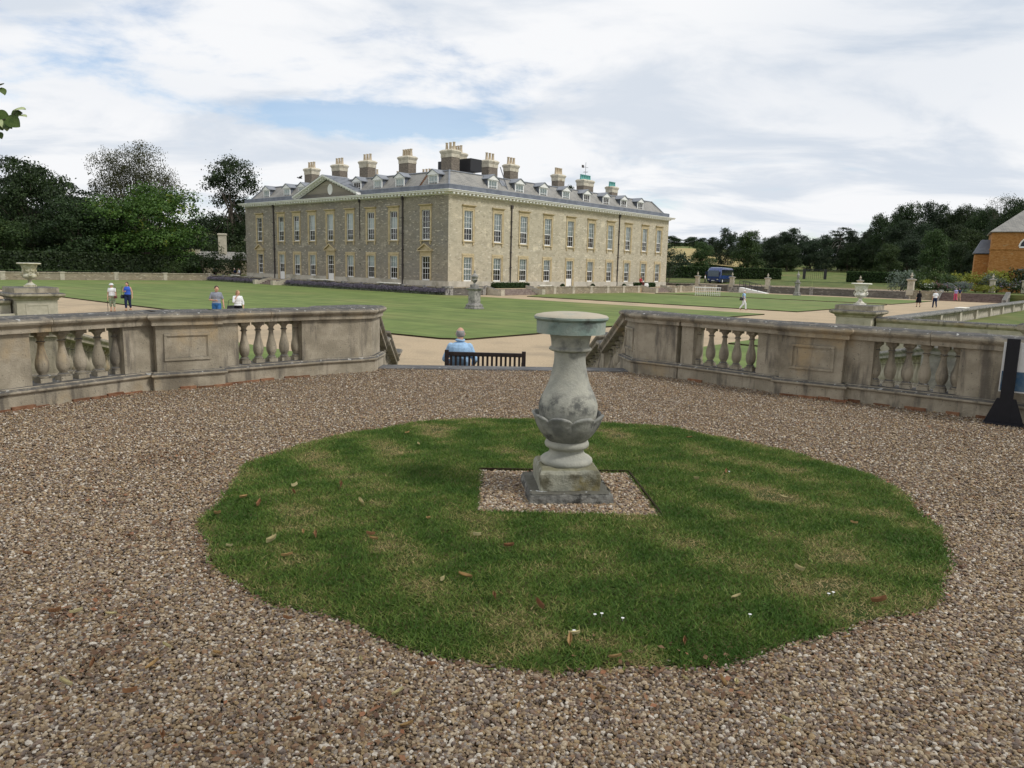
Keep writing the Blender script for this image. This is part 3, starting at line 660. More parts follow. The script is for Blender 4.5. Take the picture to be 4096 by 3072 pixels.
def panel(t, p0, p1, z0, z1, out=.012, mat=None):
    """raised moulded panel on a face from p0 to p1 (face normal to the right of the direction)"""
    L, a = frame(p0, p1); st = mat or M['stone']; m = MB(); fr = .035
    for x0, x1, zz0, zz1 in ((0, L, z0, z0 + fr), (0, L, z1 - fr, z1), (0, fr, z0 + fr, z1 - fr), (L - fr, L, z0 + fr, z1 - fr)): m.box(x0, x1, -out, .02, zz0, zz1)
    for x0, x1, zz0, zz1 in ((fr, L - fr, z0 + fr, z0 + fr + .012), (fr, L - fr, z1 - fr - .012, z1 - fr), (fr, fr + .012, z0 + fr + .012, z1 - fr - .012), (L - fr - .012, L - fr, z0 + fr + .012, z1 - fr - .012)): m.box(x0, x1, -out * .5, .02, zz0, zz1)
    bevel(m.build('panel', st, t, (p0[0], p0[1], 0), a), .004)
def rect_on(p0, p1, front, back):
    L, a = frame(p0, p1); d = Vector((math.cos(a), math.sin(a))); n = Vector((-d.y, d.x))
    q = [Vector(p0) - n * front, Vector(p1) - n * front, Vector(p1) + n * back, Vector(p0) + n * back]
    return [(v.x, v.y) for v in q]
def lerp2(a, b, f): return (a[0] + (b[0] - a[0]) * f, a[1] + (b[1] - a[1]) * f)

# left side (the die face sits .05 behind the base line measured in the photograph)
tl = thing('stone_balustrade', 'weathered stone balustrade with panelled pier, left of the stair', 'balustrade', (0, 0, 0))
LA, LB_, LC, LD, LE = (-5.62, 6.75), (-4.33, 9.12), (-4.40, 9.01), (-3.82, 9.47), (-2.79, 10.50)
def along(p0, p1, pxs, dep=.28):
    """distance along a run at which a baluster stands in the given pixel column"""
    L, a = frame(p0, p1); out = []
    for px in pxs:
        lo, hi = -1.0, L + 1.0
        def col(x):
            q = Vector((p0[0] + math.cos(a) * x - math.sin(a) * dep / 2, p0[1] + math.sin(a) * x + math.cos(a) * dep / 2, .5)) - EYE
            return CX + FOC * q.dot(_rt) / q.dot(_fw)
        for _ in range(40):
            md = (lo + hi) / 2
            if col(md) < px: lo = md
            else: hi = md
        out.append(lo)
    return out
LA0 = (-6.15, 5.2)
Lr, _ = frame(LA, LB_)
LB_ = (-4.35, 9.10); Lr, _ = frame(LA, LB_)
xs_ = along(LA, LB_, [x / 1.3825 for x in (118, 230, 345, 440, 543, 640)])
run(tl, LA, LB_, [(0, xs_[0] + .02), (xs_[-1] + .01, Lr)], xs_, rail_joints=2)
run(tl, LA0, LA, [(0, .5)], [.62 + i * .235 for i in range(4)], rail_joints=1)
pl = rect_on(LC, LD, .115, .36); pier(tl, pl)
panel(tl, lerp2(pl[0], pl[1], .12), lerp2(pl[0], pl[1], .86), .36, .70, .016)
L1p = LD; Lr, _ = frame(L1p, LE)
xs_ = along(L1p, LE, [x / 1.3825 for x in (1350, 1428, 1500, 1570, 1636)])
run(tl, L1p, LE, [(0, xs_[0] - .14), (xs_[-1] + .02, Lr)], xs_, rail_joints=2)
pier(tl, [(-2.80, 10.52), (-2.26, 10.90), (-2.12, 11.05), (-2.10, 11.62), (-2.50, 11.66), (-2.98, 11.02)])
# right side
tr = thing('stone_balustrade', 'weathered stone balustrade with panelled pier, right of the stair', 'balustrade', (0, 0, 0))
RA, RB = (2.52, 11.05), (3.50, 10.09)
pier(tr, [(1.90, 11.58), (2.46, 11.09), (2.66, 11.32), (2.25, 11.98), (1.84, 12.12)])
panel(tr, (1.833, 12.09), (1.888, 11.61), .34, .70, .012)
RCp, RD = (3.625, 9.89), (4.265, 9.44)
RB = (RCp[0] - .02, RCp[1] + .02)
Lr, _ = frame(RA, RB)
xs_ = along(RA, RB, [2300 + x / 1.2316 for x in (607, 670, 735, 798, 868, 925)])
run(tr, RA, RB, [(0, xs_[0] - .0), (xs_[-1] - .01, Lr)], xs_, rail_joints=2)
pr_ = rect_on(RCp, RD, .115, .36); pier(tr, pr_)
panel(tr, lerp2(pr_[0], pr_[1], .16), lerp2(pr_[0], pr_[1], .86), .37, .70, .016)
RE, RF = RD, (5.72, 8.20)
Lr, _ = frame(RE, RF)
xs_ = along(RE, RF, [2300 + x / 1.2316 for x in (1480, 1555, 1640, 1725, 1810, 1885)])
run(tr, RE, RF, [(0, xs_[0] - .0), (xs_[-1] + .03, Lr)], xs_, rail_joints=2)
run(tr, RF, (7.0, 6.6), [(0, .5)], [.6 + i * .235 for i in range(5)])
# red footing bricks under the base courses
BRK = {k: MB().box(0, k, 0, .10, 0, .055).mesh('brick', M['brick']) for k in (.14, .19, .23)}
def bricks(t, p0, p1, x0, x1, seed, gap=.25):
    r = random.Random(seed); L, a = frame(p0, p1); x = x0
    while x < x1:
        k = r.choice((.14, .19, .23))
        if r.random() > gap: ob('brick', BRK[k], t, (p0[0] + math.cos(a) * x + math.sin(a) * .085, p0[1] + math.sin(a) * x - math.cos(a) * .085, r.uniform(-.03, -.005)), a + r.uniform(-.06, .06))
        x += k + .012
bricks(tl, LA, LB_, .1, 2.2, 1); bricks(tl, lerp2(pl[0], pl[1], .05), pl[1], .05, .8, 2, .1); bricks(tl, L1p, LE, 0, 1.2, 3)
bricks(tr, RE, RF, .1, 1.7, 4); bricks(tr, pr_[0], pr_[1], .05, .8, 5, .2); bricks(tr, RA, RB, .2, 1.2, 6, .6)

# central stair: sill, first flight, landing, second flight
axd = Vector((math.sin(AX), math.cos(AX))); axn = Vector((axd.y, -axd.x))      # along the stair, to the right
def SX(s, w): return Vector((-.16, 11.42)) + axd * s + axn * w                  # s metres down the stair, w metres right of its axis
ts = thing('stone_stair', 'dark-silled stone stair leading down from the terrace', 'stair', (*SX(0, 0), 0), -AX)
bevel(MB().box(-2.0, 2.0, 0, .36, -.16, .028).build('sill', M['sill'], ts), .012)
LAND = -.85
for i in range(1, 6): bevel(MB().box(-2.0, 2.0, .36 + (i - 1) * .33, .36 + i * .33 + .02, -.17 * (i + 1), -.17 * i).build('step', M['stone_pale'], ts), .01)
MB().box(-2.0, 2.0, .36 + 5 * .33 - .33 + .04, 3.9, LAND - .4, LAND - .004).build('landing', M['stone_pale'], ts)
for i in range(1, 4): bevel(MB().box(-2.0, 2.0, 3.9 + (i - 1) * .34, 3.9 + i * .34 + .02, LOW - .1, LAND - .1625 * i).build('step', M['stone_pale'], ts), .01)
for sgn, side in ((-1, 'left'), (1, 'right')):
    t = thing('stair_balustrade', 'sloping stone balustrade stepping down the %s edge of the stair' % side, 'balustrade')
    def pt(s, w=2.03): q = SX(s, sgn * w); return (q.x, q.y)
    def lo(a, b): return (a, b) if sgn < 0 else (b, a)
    # flight one: rail falls from the end pier to a square newel
    s0, s1, s2, s3 = .55, 2.15, 2.45, 4.55
    if sgn < 0: p0, p1, sl, zz = pt(s0), pt(s1), -.41, -.06
    else: p0, p1, sl, zz = pt(s1), pt(s0), .41, -.06 - .41 * (s1 - s0)
    def srun(pa, pb, sl, zz, n):
        L, a = frame(pa, pb)
        m = MB().rloft(-.05, L + .05, 0, .24, RAILP).shear(sl); m.build('sloping_rail', M['stone'], t, (pa[0], pa[1], zz), a)
        m = MB().rloft(-.05, L + .05, 0, .24, [(.02, -.55), (.02, .19), (.0, .236)]).shear(sl); m.build('string_wall', M['stone'], t, (pa[0], pa[1], zz), a)
        for i in range(n):
            x = L * (i + .5) / n
            ob('baluster', BAL, t, (pa[0] + math.cos(a) * x - math.sin(a) * .12, pa[1] + math.sin(a) * x + math.cos(a) * .12, zz + .234 + sl * x), a)
    srun(p0, p1, sl, zz, 6)
    nz = zz + (.41 * -(s1 - s0) if sgn < 0 else 0)
    q = [pt(s1, 2.03), pt(s2, 2.03), pt(s2, 2.33), pt(s1, 2.33)]
    if sgn > 0: q = q[::-1]
    m = MB().loft(q, [(0, nz - .6), (0, nz + .80)]); m.build('newel_post', M['stone'], t)
    m = MB().loft(q, [(x, z_ + nz + .03) for x, z_ in RAILP]); m.build('newel_cap', M['stone'], t)
    # raised start of the lower rail
    e = SX((s2 + .25), sgn * 2.18)
    MB().tube([(SX(s2 + .02, sgn * 2.18).x, SX(s2 + .02, sgn * 2.18).y, nz + .90), (e.x, e.y, nz + .97), (SX(s2 + .5, sgn * 2.18).x, SX(s2 + .5, sgn * 2.18).y, nz + .93)], [.13, .16, .12], 12).build('rail_scroll', M['stone'], t, smooth=True)
    nz2 = nz + .10
    if sgn < 0: srun(pt(s2 + .2), pt(s3), -.36, nz2, 7)
    else: srun(pt(s3), pt(s2 + .2), .36, nz2 - .36 * (s3 - s2 - .2), 7)
    q = [pt(s3 + .1, 2.0), pt(s3 + .55, 2.0), pt(s3 + .55, 2.45), pt(s3 + .1, 2.45)]
    q = q[::-1] if sgn > 0 else q
    m = MB().loft(q, [(.04, LOW), (.04, LOW + .25), (0, LOW + .28), (0, -.42)]); m.build('end_pier', M['stone'], t)
    MB().loft(q, [(x, z_ - 1.21) for x, z_ in RAILP]).build('end_cap', M['stone'], t)
# side flights: balustrades that fall away from the terrace flanks
for pa, pb, za, zb, lab in (((-7.15, 11.2), (-9.3, 17.4), -.42, -1.42, 'sloping stone balustrade seen between the left terrace balusters'), ((6.75, 11.6), (9.3, 19.0), -.40, -1.35, 'pale lichened sloping balustrade seen between the right terrace balusters')):
    t = thing('stair_balustrade', lab, 'balustrade'); L, a = frame(pa, pb); sl = (zb - za) / L
    pale = pa[0] > 0; st = M['stone_grey'] if pale else M['stone']
    MB().rloft(0, L, -.16, .16, RAILP).shear(sl).build('sloping_rail', st, t, (pa[0], pa[1], za), a)
    MB().rloft(0, L, -.16, .16, [(.03, -1.4), (.03, .2), (0, .236)]).shear(sl).build('string_wall', st, t, (pa[0], pa[1], za), a)
    for i in range(20):
        x = L * (i + .5) / 20; ob('baluster', BAL_PALE if pale else BAL, t, (pa[0] + math.cos(a) * x, pa[1] + math.sin(a) * x, za + .234 + sl * x), a)
    q = rect_on(pa, lerp2(pa, pb, .06), .2, .2); MB().loft(q, [(.03, LOW), (.03, za + .2), (0, za + .24), (0, za + .82), (.08, za + .9), (.08, za + .95), (0, za + .98)]).build('pier', st, t)

# low wall end with a pale slab behind the right balustrade
t = thing('stone_parapet', 'flat stone parapet behind the right end of the balustrade', 'parapet', (7.55, 10.6, 0), rad(-9))
MB().rloft(0, 3.6, 0, .5, [(0, LOW), (0, .80), (.06, .86), (.06, .93), (.02, .96)]).build('parapet_wall', M['stone'], t)
bevel(MB().box(.03, .5, .05, .42, .965, 1.0).build('white_slab', M['urn_white'], t), .01)

# ------------------------------------------------------------------ pedestals with urns, flank walls
def pedestal(x, y, rz, label):
    t = thing('stone_pedestal', label, 'pedestal', (x, y, LOW), rz)
    w = .62
    MB().rloft(-w, w, -w, w, [(.12, 0), (.12, .35), (.05, .42), (0, .46)]).build('pedestal_base', M['stone_pale'], t)
    MB().rloft(-w, w, -w, w, [(0, .45), (0, 1.58)]).build('die', M['stone_pale'], t)
    MB().rloft(-w, w, -w, w, [(0, 1.57), (.04, 1.60), (.05, 1.65), (.16, 1.70), (.21, 1.74), (.21, 1.80), (.15, 1.83), (.06, 1.84), (.06, 1.99), (.03, 2.02)]).build('cap', M['stone'], t)
    for a in (0, PI / 2, PI, -PI / 2):
        m = MB(); y0 = -w - .018; fr = .05
        for x0, x1, z0, z1 in ((-.36, .36, .62, .62 + fr), (-.36, .36, 1.40, 1.40 + fr), (-.36, -.36 + fr, .62 + fr, 1.40), (.36 - fr, .36, .62 + fr, 1.40)): m.box(x0, x1, y0, -w + .01, z0, z1)
        m.build('panel', M['stone_pale'], t, (0, 0, 0), a)
    return t
pl_ = W(*toUV((-16.9, 26.0)), 0); pr2 = Vector((13.0, 28.0))
LPX, LPY, RPX, RPY = -16.9, 26.0, 13.0, 28.0
pedestal(LPX, LPY, GROT, 'panelled stone pedestal under the urn at the left edge')
pedestal(RPX, RPY, GROT, 'panelled stone pedestal under the white urn on the right')
def urn(x, y, z, rz, label, mat, s=1.0):
    t = thing('stone_urn', label, 'urn', (x, y, z), rz); t.scale = (s, s, s)
    MB().rloft(-.16, .16, -.16, .16, [(0, 0), (0, .06)]).build('foot_block', mat, t)
    MB().lathe([(.155, .06), (.16, .08), (.13, .10), (.09, .13), (.065, .17), (.055, .22), (.07, .235), (.075, .25), (.06, .262)], seg=28).build('stem', mat, t, smooth=True)
    m = MB(); prof = [(.06, .26), (.12, .275), (.185, .305), (.215, .345), (.222, .385), (.20, .42), (.165, .445), (.162, .47), (.20, .58), (.235, .70), (.255, .76)]
    m.lathe(prof, seg=40); m.build('bowl', mat, t, smooth=True)
    MB().lathe([(.245, .755), (.30, .775), (.365, .79), (.372, .805), (.36, .825), (.33, .83), (.25, .80), (.02, .70)], seg=40).build('rim', mat, t, smooth=True)
    for k in range(8):
        a = 2 * PI * k / 8
        m = MB().tube([(.20 * math.cos(a + d), .20 * math.sin(a + d), zz) for d, zz in ((-.3, .62), (-.15, .545), (.15, .545), (.3, .62))], [.02, .028, .028, .02], 8); m.build('swag', mat, t, smooth=True)
    for a in (.4, .4 + PI, .4 + PI / 2, .4 - PI / 2):
        m = MB(); c = Vector((.225 * math.cos(a), .225 * math.sin(a), .44)); pts = []
        for i in range(13):
            th = 2 * PI * i / 12; pts.append(c + Vector((math.cos(a) * .02, math.sin(a) * .02, 0)) + Vector((-math.sin(a), math.cos(a), 0)) * .055 * math.cos(th) + Vector((0, 0, .055 * math.sin(th))))
        m.tube(pts, .018, 8).build('ring_handle', mat, t, smooth=True)
    return t
urn(LPX, LPY, LOW + 2.02, .3, 'wide buff stone urn on the left-hand pedestal', M['urn_buff'])
urn(RPX, RPY, LOW + 2.02, .3, 'white stone urn on the right-hand pedestal', M['urn_white'], .97)
def flank(x0, y0, x1, y1, label):
    t = thing('garden_wall', label, 'wall', (x0, y0, LOW), math.atan2(y1 - y0, x1 - x0)); L = math.hypot(x1 - x0, y1 - y0)
    MB().box(0, L, -.22, .22, 0, 1.42).build('wall_face', M['stone_pale'], t)
    n = max(1, int(L / 1.7))
    for i in range(n): _b = MB().rloft(L * i / n + .004, L * (i + 1) / n - .004, -.22, .22, [(0, 1.41), (.05, 1.45), (.10, 1.50), (.10, 1.57), (.04, 1.61)]); _trimx(_b, L * i / n + .003, L * (i + 1) / n - .003); _b.build('coping', M['stone'], t)
    for sg in (-1, 1):
        for c in (.7, 3.2, 5.7, 8.2):
            m = MB(); fr = .05
            if c + .35 > L: continue
            for a0, a1, z0, z1 in ((c - .33, c + .33, .72, .77), (c - .33, c + .33, 1.22, 1.27), (c - .33, c - .28, .77, 1.22), (c + .28, c + .33, .77, 1.22)): m.box(a0, a1, sg * .215, sg * .24, z0, z1)
            m.build('panel', M['stone_pale'], t)
flank(RPX + .7 * -GV.x, RPY + .7 * -GV.y, RPX - 12 * GV.x, RPY - 12 * GV.y, 'panelled stone wall running right from the white urn pedestal')
flank(LPX - .7 * GU.x, LPY - .7 * GU.y, LPX - 12 * GU.x, LPY - 12 * GU.y, 'panelled stone wall running off the left edge beside the buff urn')
# perimeter balustrade on the right, aligned with the lit facade
ur, vr = toUV((RPX, RPY))
t = gthing('stone_balustrade', 'long pale parapet of close-set stone balusters receding at the right', 'balustrade', ur + 1, vr, LOW)
LB2 = 58; zt = .0
MB().rloft(0, LB2, -.2, .2, [(.04, -.3), (.04, .45), (.07, .47), (.0, .52)]).build('base_course', M['stone_grey'], t)
for i in range(24): _b = MB().rloft(LB2 * i / 24 + .01, LB2 * (i + 1) / 24 - .01, -.2, .2, [(0, 1.24), (.08, 1.29), (.10, 1.36), (.03, 1.42)]); _trimx(_b, LB2 * i / 24 + .008, LB2 * (i + 1) / 24 - .008); _b.build('coping', M['stone_grey'], t)
bb = baluster_mesh(.74, 1.75).copy(); bb.materials[0] = M['stone_pale']
for i in range(124):
    if i % 10 == 5: MB().box(i * .465 + .03, i * .465 + .5, -.21, .21, .5, 1.25).build('pier', M['stone_pale'], t)
    else: ob('baluster', bb, t, (i * .465 + .25, 0, .51), 0)
bevel(MB().box(17.0, 18.4, -.25, .25, 1.422, 1.47).build('white_slab', M['urn_white'], t), .01)

# ------------------------------------------------------------------ urn on a tall plinth on the main lawn, second one far right
def lawn_urn(u, v, label, s):
    t = gthing('urn_plinth', label, 'statue', u, v, LOW + .06); t.scale = (s, s, s)
    st = M['stone_grey']
    MB().rloft(-.42, .42, -.42, .42, [(.16, 0), (.17, .10), (.08, .20), (.10, .32), (0, .45)]).build('plinth_foot', st, t)
    MB().rloft(-.36, .36, -.36, .36, [(.02, .44), (0, .5), (0, 1.55)]).build('plinth_die', st, t)
    MB().rloft(-.36, .36, -.36, .36, [(0, 1.54), (.05, 1.58), (.15, 1.66), (.16, 1.72), (.02, 1.76), (-.10, 1.80), (-.10, 2.02), (-.12, 2.04)]).build('plinth_cap', st, t)
    MB().lathe([(.20, 2.03), (.10, 2.08), (.07, 2.16), (.10, 2.20), (.18, 2.28), (.25, 2.42), (.22, 2.52), (.29, 2.60), (.32, 2.70), (.27, 2.74), (.21, 2.82), (.13, 2.92), (.07, 3.0), (.10, 3.05), (.09, 3.12), (.03, 3.22)], seg=24).build('lidded_urn', st, t, smooth=True)
    return t
lawn_urn(-19.8, -23.5, 'grey lidded urn on a tall plinth standing on the main lawn', .86)
lawn_urn(48.9, -21.0, 'slim dark lidded urn on a plinth before the far railings', 1.08).scale = (.72, .72, 1.08)
# ------------------------------------------------------------------ the country house (local x = u, local y = v)
HU, HV = 48.3, 43.7
house = thing('country_house', 'large two-storey stone country house with slate mansard roof and many chimneys', 'house', (OX, OY, 0), GROT)
def facade(name, mat, L, holes, loc, rz, z0, z1, thick=.28):
    xs = sorted(set([0, L] + [h[0] for h in holes] + [h[1] for h in holes])); zs = sorted(set([z0, z1] + [h[2] for h in holes] + [h[3] for h in holes]))
    m = MB()
    for i in range(len(xs) - 1):
        for j in range(len(zs) - 1):
            cx, cz = (xs[i] + xs[i + 1]) / 2, (zs[j] + zs[j + 1]) / 2
            if any(h[0] < cx < h[1] and h[2] < cz < h[3] for h in holes): continue
            m.quad((xs[i], 0, zs[j]), (xs[i + 1], 0, zs[j]), (xs[i + 1], 0, zs[j + 1]), (xs[i], 0, zs[j + 1]))
    for a, b, c, d in holes:
        for q in (((a, 0, c), (b, 0, c), (b, thick, c), (a, thick, c)), ((a, 0, d), (b, 0, d), (b, thick, d), (a, thick, d)), ((a, 0, c), (a, 0, d), (a, thick, d), (a, thick, c)), ((b, 0, c), (b, 0, d), (b, thick, d), (b, thick, c))): m.quad(*q)
    me = bpy.data.meshes.new(name); me.from_pydata(m.v, [], m.f); me.materials.append(mat)
    return ob(name, me, house, loc, rz)
ZP = -.15                                     # plinth top
RWX = [3.15, 8.15, 12.92, 17.68, 22.53, 27.3, 32.0, 36.63, 41.28, 45.45]
LWV = [39.7, 33.98, 30.1, 26.37, 22.25, 18.0, 13.77, 9.42, 3.7]
UPW = (4.45, 7.85); LOWW = (-.13, 2.62); WW = 1.40
rholes = []; lholes = []
for i, u in enumerate(RWX):
    rholes.append((u - WW / 2, u + WW / 2, *UPW)); rholes.append((u - WW / 2, u + WW / 2, -.80 if i == 4 else LOWW[0], LOWW[1]))
for i, v in enumerate(LWV):
    x = HV - v; lholes.append((x - WW / 2, x + WW / 2, *UPW)); lholes.append((x - WW / 2, x + WW / 2, -.80 if i in (1, 4) else LOWW[0], LOWW[1]))
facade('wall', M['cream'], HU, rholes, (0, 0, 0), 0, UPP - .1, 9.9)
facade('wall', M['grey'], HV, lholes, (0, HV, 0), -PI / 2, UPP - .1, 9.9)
MB().quad((0, HV, -1), (HU, HV, -1), (HU, HV, 9.9), (0, HV, 9.9)).quad((HU, 0, -1), (HU, HV, -1), (HU, HV, 9.9), (HU, 0, 9.9)).build('wall', M['cream'], house)

def recess_mesh(h, w=WW):
    m = MB(); a = w / 2 + .25; d = 1.5
    m.quad((-a, d, -.1), (a, d, -.1), (a, d, h + .2), (-a, d, h + .2)).quad((-a, .29, -.1), (-a, d, -.1), (-a, d, h + .2), (-a, .29, h + .2)).quad((a, .29, -.1), (a, d, -.1), (a, d, h + .2), (a, .29, h + .2)).quad((-a, .29, -.1), (a, .29, -.1), (a, d, -.1), (-a, d, -.1)).quad((-a, .29, h + .2), (a, .29, h + .2), (a, d, h + .2), (-a, d, h + .2))
    return m.mesh('room', M['room'])
def sash_mesh(h, rows, w=WW, cols=3, meet=None, door=0):
    m = MB(); y0, y1 = .10, .17; e = .085; a = w / 2
    m.box(-a, -a + e, y0, y1, 0, h).box(a - e, a, y0, y1, 0, h).box(-a + e, a - e, y0, y1, h - e, h).box(-a + e, a - e, y0, y1, 0, max(.14, door))
    b0 = max(.14, door)
    for i in range(1, cols): x = -a + e + (w - 2 * e) * i / cols; m.box(x - .017, x + .017, y0 + .015, y1 - .02, b0, h - e)
    for j in range(1, rows):
        z = b0 + (h - e - b0) * j / rows; t = .045 if j == meet else .017
        m.box(-a + e, a - e, y0 + (0 if j == meet else .012), y1 - .012, z - t, z + t)
    return m.mesh('sash', M['white'])
def pane_mesh(h, w=WW): a = w / 2 - .05; return MB().quad((-a, .15, .05), (a, .15, .05), (a, .15, h - .05), (-a, .15, h - .05)).mesh('pane', M['glass'])
def blind_mesh(z0, z1, w=WW):
    a = w / 2; m = MB(); n = 8
    for i in range(n):
        x0, x1 = -a + w * i / n, -a + w * (i + 1) / n; m.quad((x0, .26 + .02 * (i % 2), z0), (x1, .26 + .02 * ((i + 1) % 2), z0), (x1, .26 + .02 * ((i + 1) % 2), z1), (x0, .26 + .02 * (i % 2), z1))
    return m.mesh('blind', M['blind'])
def surround_mesh(h, kind, door=False):
    m = MB(); a = WW / 2; f = .26
    zb = 0 if not door else 0
    for s in (-1, 1):
        m.box(min(s * a, s * (a + f)), max(s * a, s * (a + f)), -.05, .02, zb, h + f).box(min(s * (a + f - .07), s * (a + f)), max(s * (a + f - .07), s * (a + f)), -.085, -.048, zb, h + f)
    m.box(-a, a, -.05, .02, h, h + f).box(-a - f, a + f, -.085, -.048, h + f - .07, h + f - .002)
    if kind == 'hood':
        m.box(-a - f - .02, a + f + .02, -.04, .02, h + f, h + f + .20)
        m.rloft(-a - f, a + f, -.12, .02, [(.02, h + f + .20), (.09, h + f + .26), (.14, h + f + .30), (.14, h + f + .35), (.06, h + f + .40)])
        m.box(-a - f - .04, a + f + .04, -.16, .02, -.12, -.002)
        for s in (-1, 1): m.box(s * .78 - .1, s * .78 + .1, -.11, .02, -.42, -.121).box(s * .78 - .08, s * .78 + .08, -.06, .02, -.54, -.421)
    if kind == 'low': m.box(-a - f - .03, a + f + .03, -.05, .02, h + f, h + f + .16)
    if kind == 'ped':
        m.box(-a - f, a + f, -.05, .02, h + f, h + f + .3)
        x = a + f + .22; zt = h + f + .3
        m.box(-x, x, -.28, .02, zt, zt + .12)
        for s in (-1, 1):
            m.add([(s * x, -.30, zt + .12), (s * x, .02, zt + .12), (0, .02, zt + .78), (0, -.30, zt + .78), (s * x, -.30, zt + .26), (s * x, .02, zt + .26), (0, .02, zt + .94), (0, -.30, zt + .94)], [(0, 1, 2, 3), (4, 5, 6, 7), (0, 3, 7, 4), (1, 2, 6, 5), (0, 1, 5, 4), (2, 3, 7, 6)])
        m.add([(-x, -.06, zt + .12), (x, -.06, zt + .12), (0, -.06, zt + .80)], [(0, 1, 2)])
    return m.mesh('surround', M['arch'])
HU_, HL_, HD_ = UPW[1] - UPW[0], LOWW[1] - LOWW[0], LOWW[1] + .80
SH = {'u': (sash_mesh(HU_, 5, meet=2), pane_mesh(HU_), recess_mesh(HU_)), 'l': (sash_mesh(HL_, 4, meet=2), pane_mesh(HL_), recess_mesh(HL_)), 'd': (sash_mesh(HD_, 4, meet=2, door=1.05), pane_mesh(HD_), recess_mesh(HD_))}
SUR = {('u', 'hood'): surround_mesh(HU_, 'hood'), ('l', 'low'): surround_mesh(HL_, 'low'), ('l', 'ped'): surround_mesh(HL_, 'ped'), ('d', 'low'): surround_mesh(HD_, 'low', True), ('d', 'ped'): surround_mesh(HD_, 'ped', True)}
BL = {}
def window(kind, sur, x, y, z, rz, b0=None, b1=None):
    s, p, r = SH[kind]
    o = ob('door' if kind == 'd' else 'window', s, house, (x, y, z), rz)
    ob('pane', p, o); ob('room', r, o); ob('surround', SUR[kind, sur], o)
    if b0 is not None:
        if (kind, b0, b1) not in BL: BL[kind, b0, b1] = blind_mesh(b0, b1)
        ob('blind', BL[kind, b0, b1], o)
mu = .14 + (HU_ - .225) * .4; ml = .14 + (HL_ - .225) * .5; mr = .14 + (HU_ - .225) * .8
for i, u in enumerate(RWX):
    window('u', 'hood', u, 0, UPW[0], 0, .1 if i == 6 else mu, HU_)
    if i == 4: window('d', 'low', u, 0, -.80, 0, 2.1, HD_)
    else: window('l', 'low', u, 0, LOWW[0], 0, .1 if i == 0 else ml, HL_)
for i, v in enumerate(LWV):
    bl = {0: None, 1: (mu, mr), 2: (mu, mr), 3: (mu, HU_), 4: (mu, HU_), 5: (mu, HU_), 6: (mu, mr), 7: (mu, mr), 8: None}[i]
    window('u', 'hood', 0, v, UPW[0], -PI / 2, *(bl or (None, None)))
    if i in (1, 4): window('d', 'ped' if i == 4 else 'low', 0, v, -.80, -PI / 2, *((2.1, HD_) if i == 1 else (None, None)))
    else: window('l', 'ped' if i in (0, 8) else 'low', 0, v, LOWW[0], -PI / 2, *((None, None) if i in (0, 8) else (ml, HL_)))

# plinth, cornice, parapet
def plinth(L, gaps, loc, rz):
    x = 0
    for a, b in gaps + [(L, L)]:
        if a > x: MB().box(x, a, -.09, .0, UPP - .05, ZP - .03).box(x, a, -.05, .0, ZP - .03, ZP).build('plinth', M['plinth'], house, loc, rz)
        x = b
plinth(HU, [(22.53 - .98, 22.53 + .98)], (0, 0, 0), 0)
plinth(HV, [(HV - 33.98 - .98, HV - 33.98 + .98), (HV - 22.25 - .98, HV - 22.25 + .98)], (0, HV, 0), -PI / 2)
HP = [(0, 0), (HU, 0), (HU, HV), (0, HV)]
MB().loft(HP, [(.03, 9.42), (.06, 9.44), (.08, 9.50), (.10, 9.66), (.62, 9.68), (.66, 9.70), (.70, 9.82), (.78, 9.88), (.78, 9.94), (.30, 9.96)]).build('cornice', M['cornice'], house)
m = MB(); n = int(HU / .62)
for i in range(n): m.box(HU * (i + .25) / n, HU * (i + .70) / n, -.58, -.08, 9.49, 9.669)
m.build('modillions', M['cornice'], house)
m = MB(); n = int(HV / .62)
for i in range(n): m.box(-.58, -.08, HV * (i + .25) / n, HV * (i + .70) / n, 9.49, 9.669)
m.build('modillions', M['cornice'], house)
MB().loft(HP, [(.02, 9.95), (.02, 10.54), (-.05, 10.58), (-.35, 10.58)]).build('parapet', M['lead_dark'], house)
# mansard
MB().loft(HP, [(-.55, 10.3), (-.62, 10.52), (-2.15, 12.30)]).build('roof', M['slate'], house)
RF_ = MB().loft(HP, [(-2.10, 12.26), (-2.05, 12.32), (-2.10, 12.40), (-6.5, 12.72)]).build('roof_flat', M['lead'], house)
for (a, b) in (((.6, .6), (2.12, 2.12)), ((HU - .6, .6), (HU - 2.12, 2.12)), ((.6, HV - .6), (2.12, HV - 2.12))):
    MB().tube([(a[0], a[1], 10.52), (b[0], b[1], 12.36)], .11, 8).build('hip_roll', M['lead'], house)
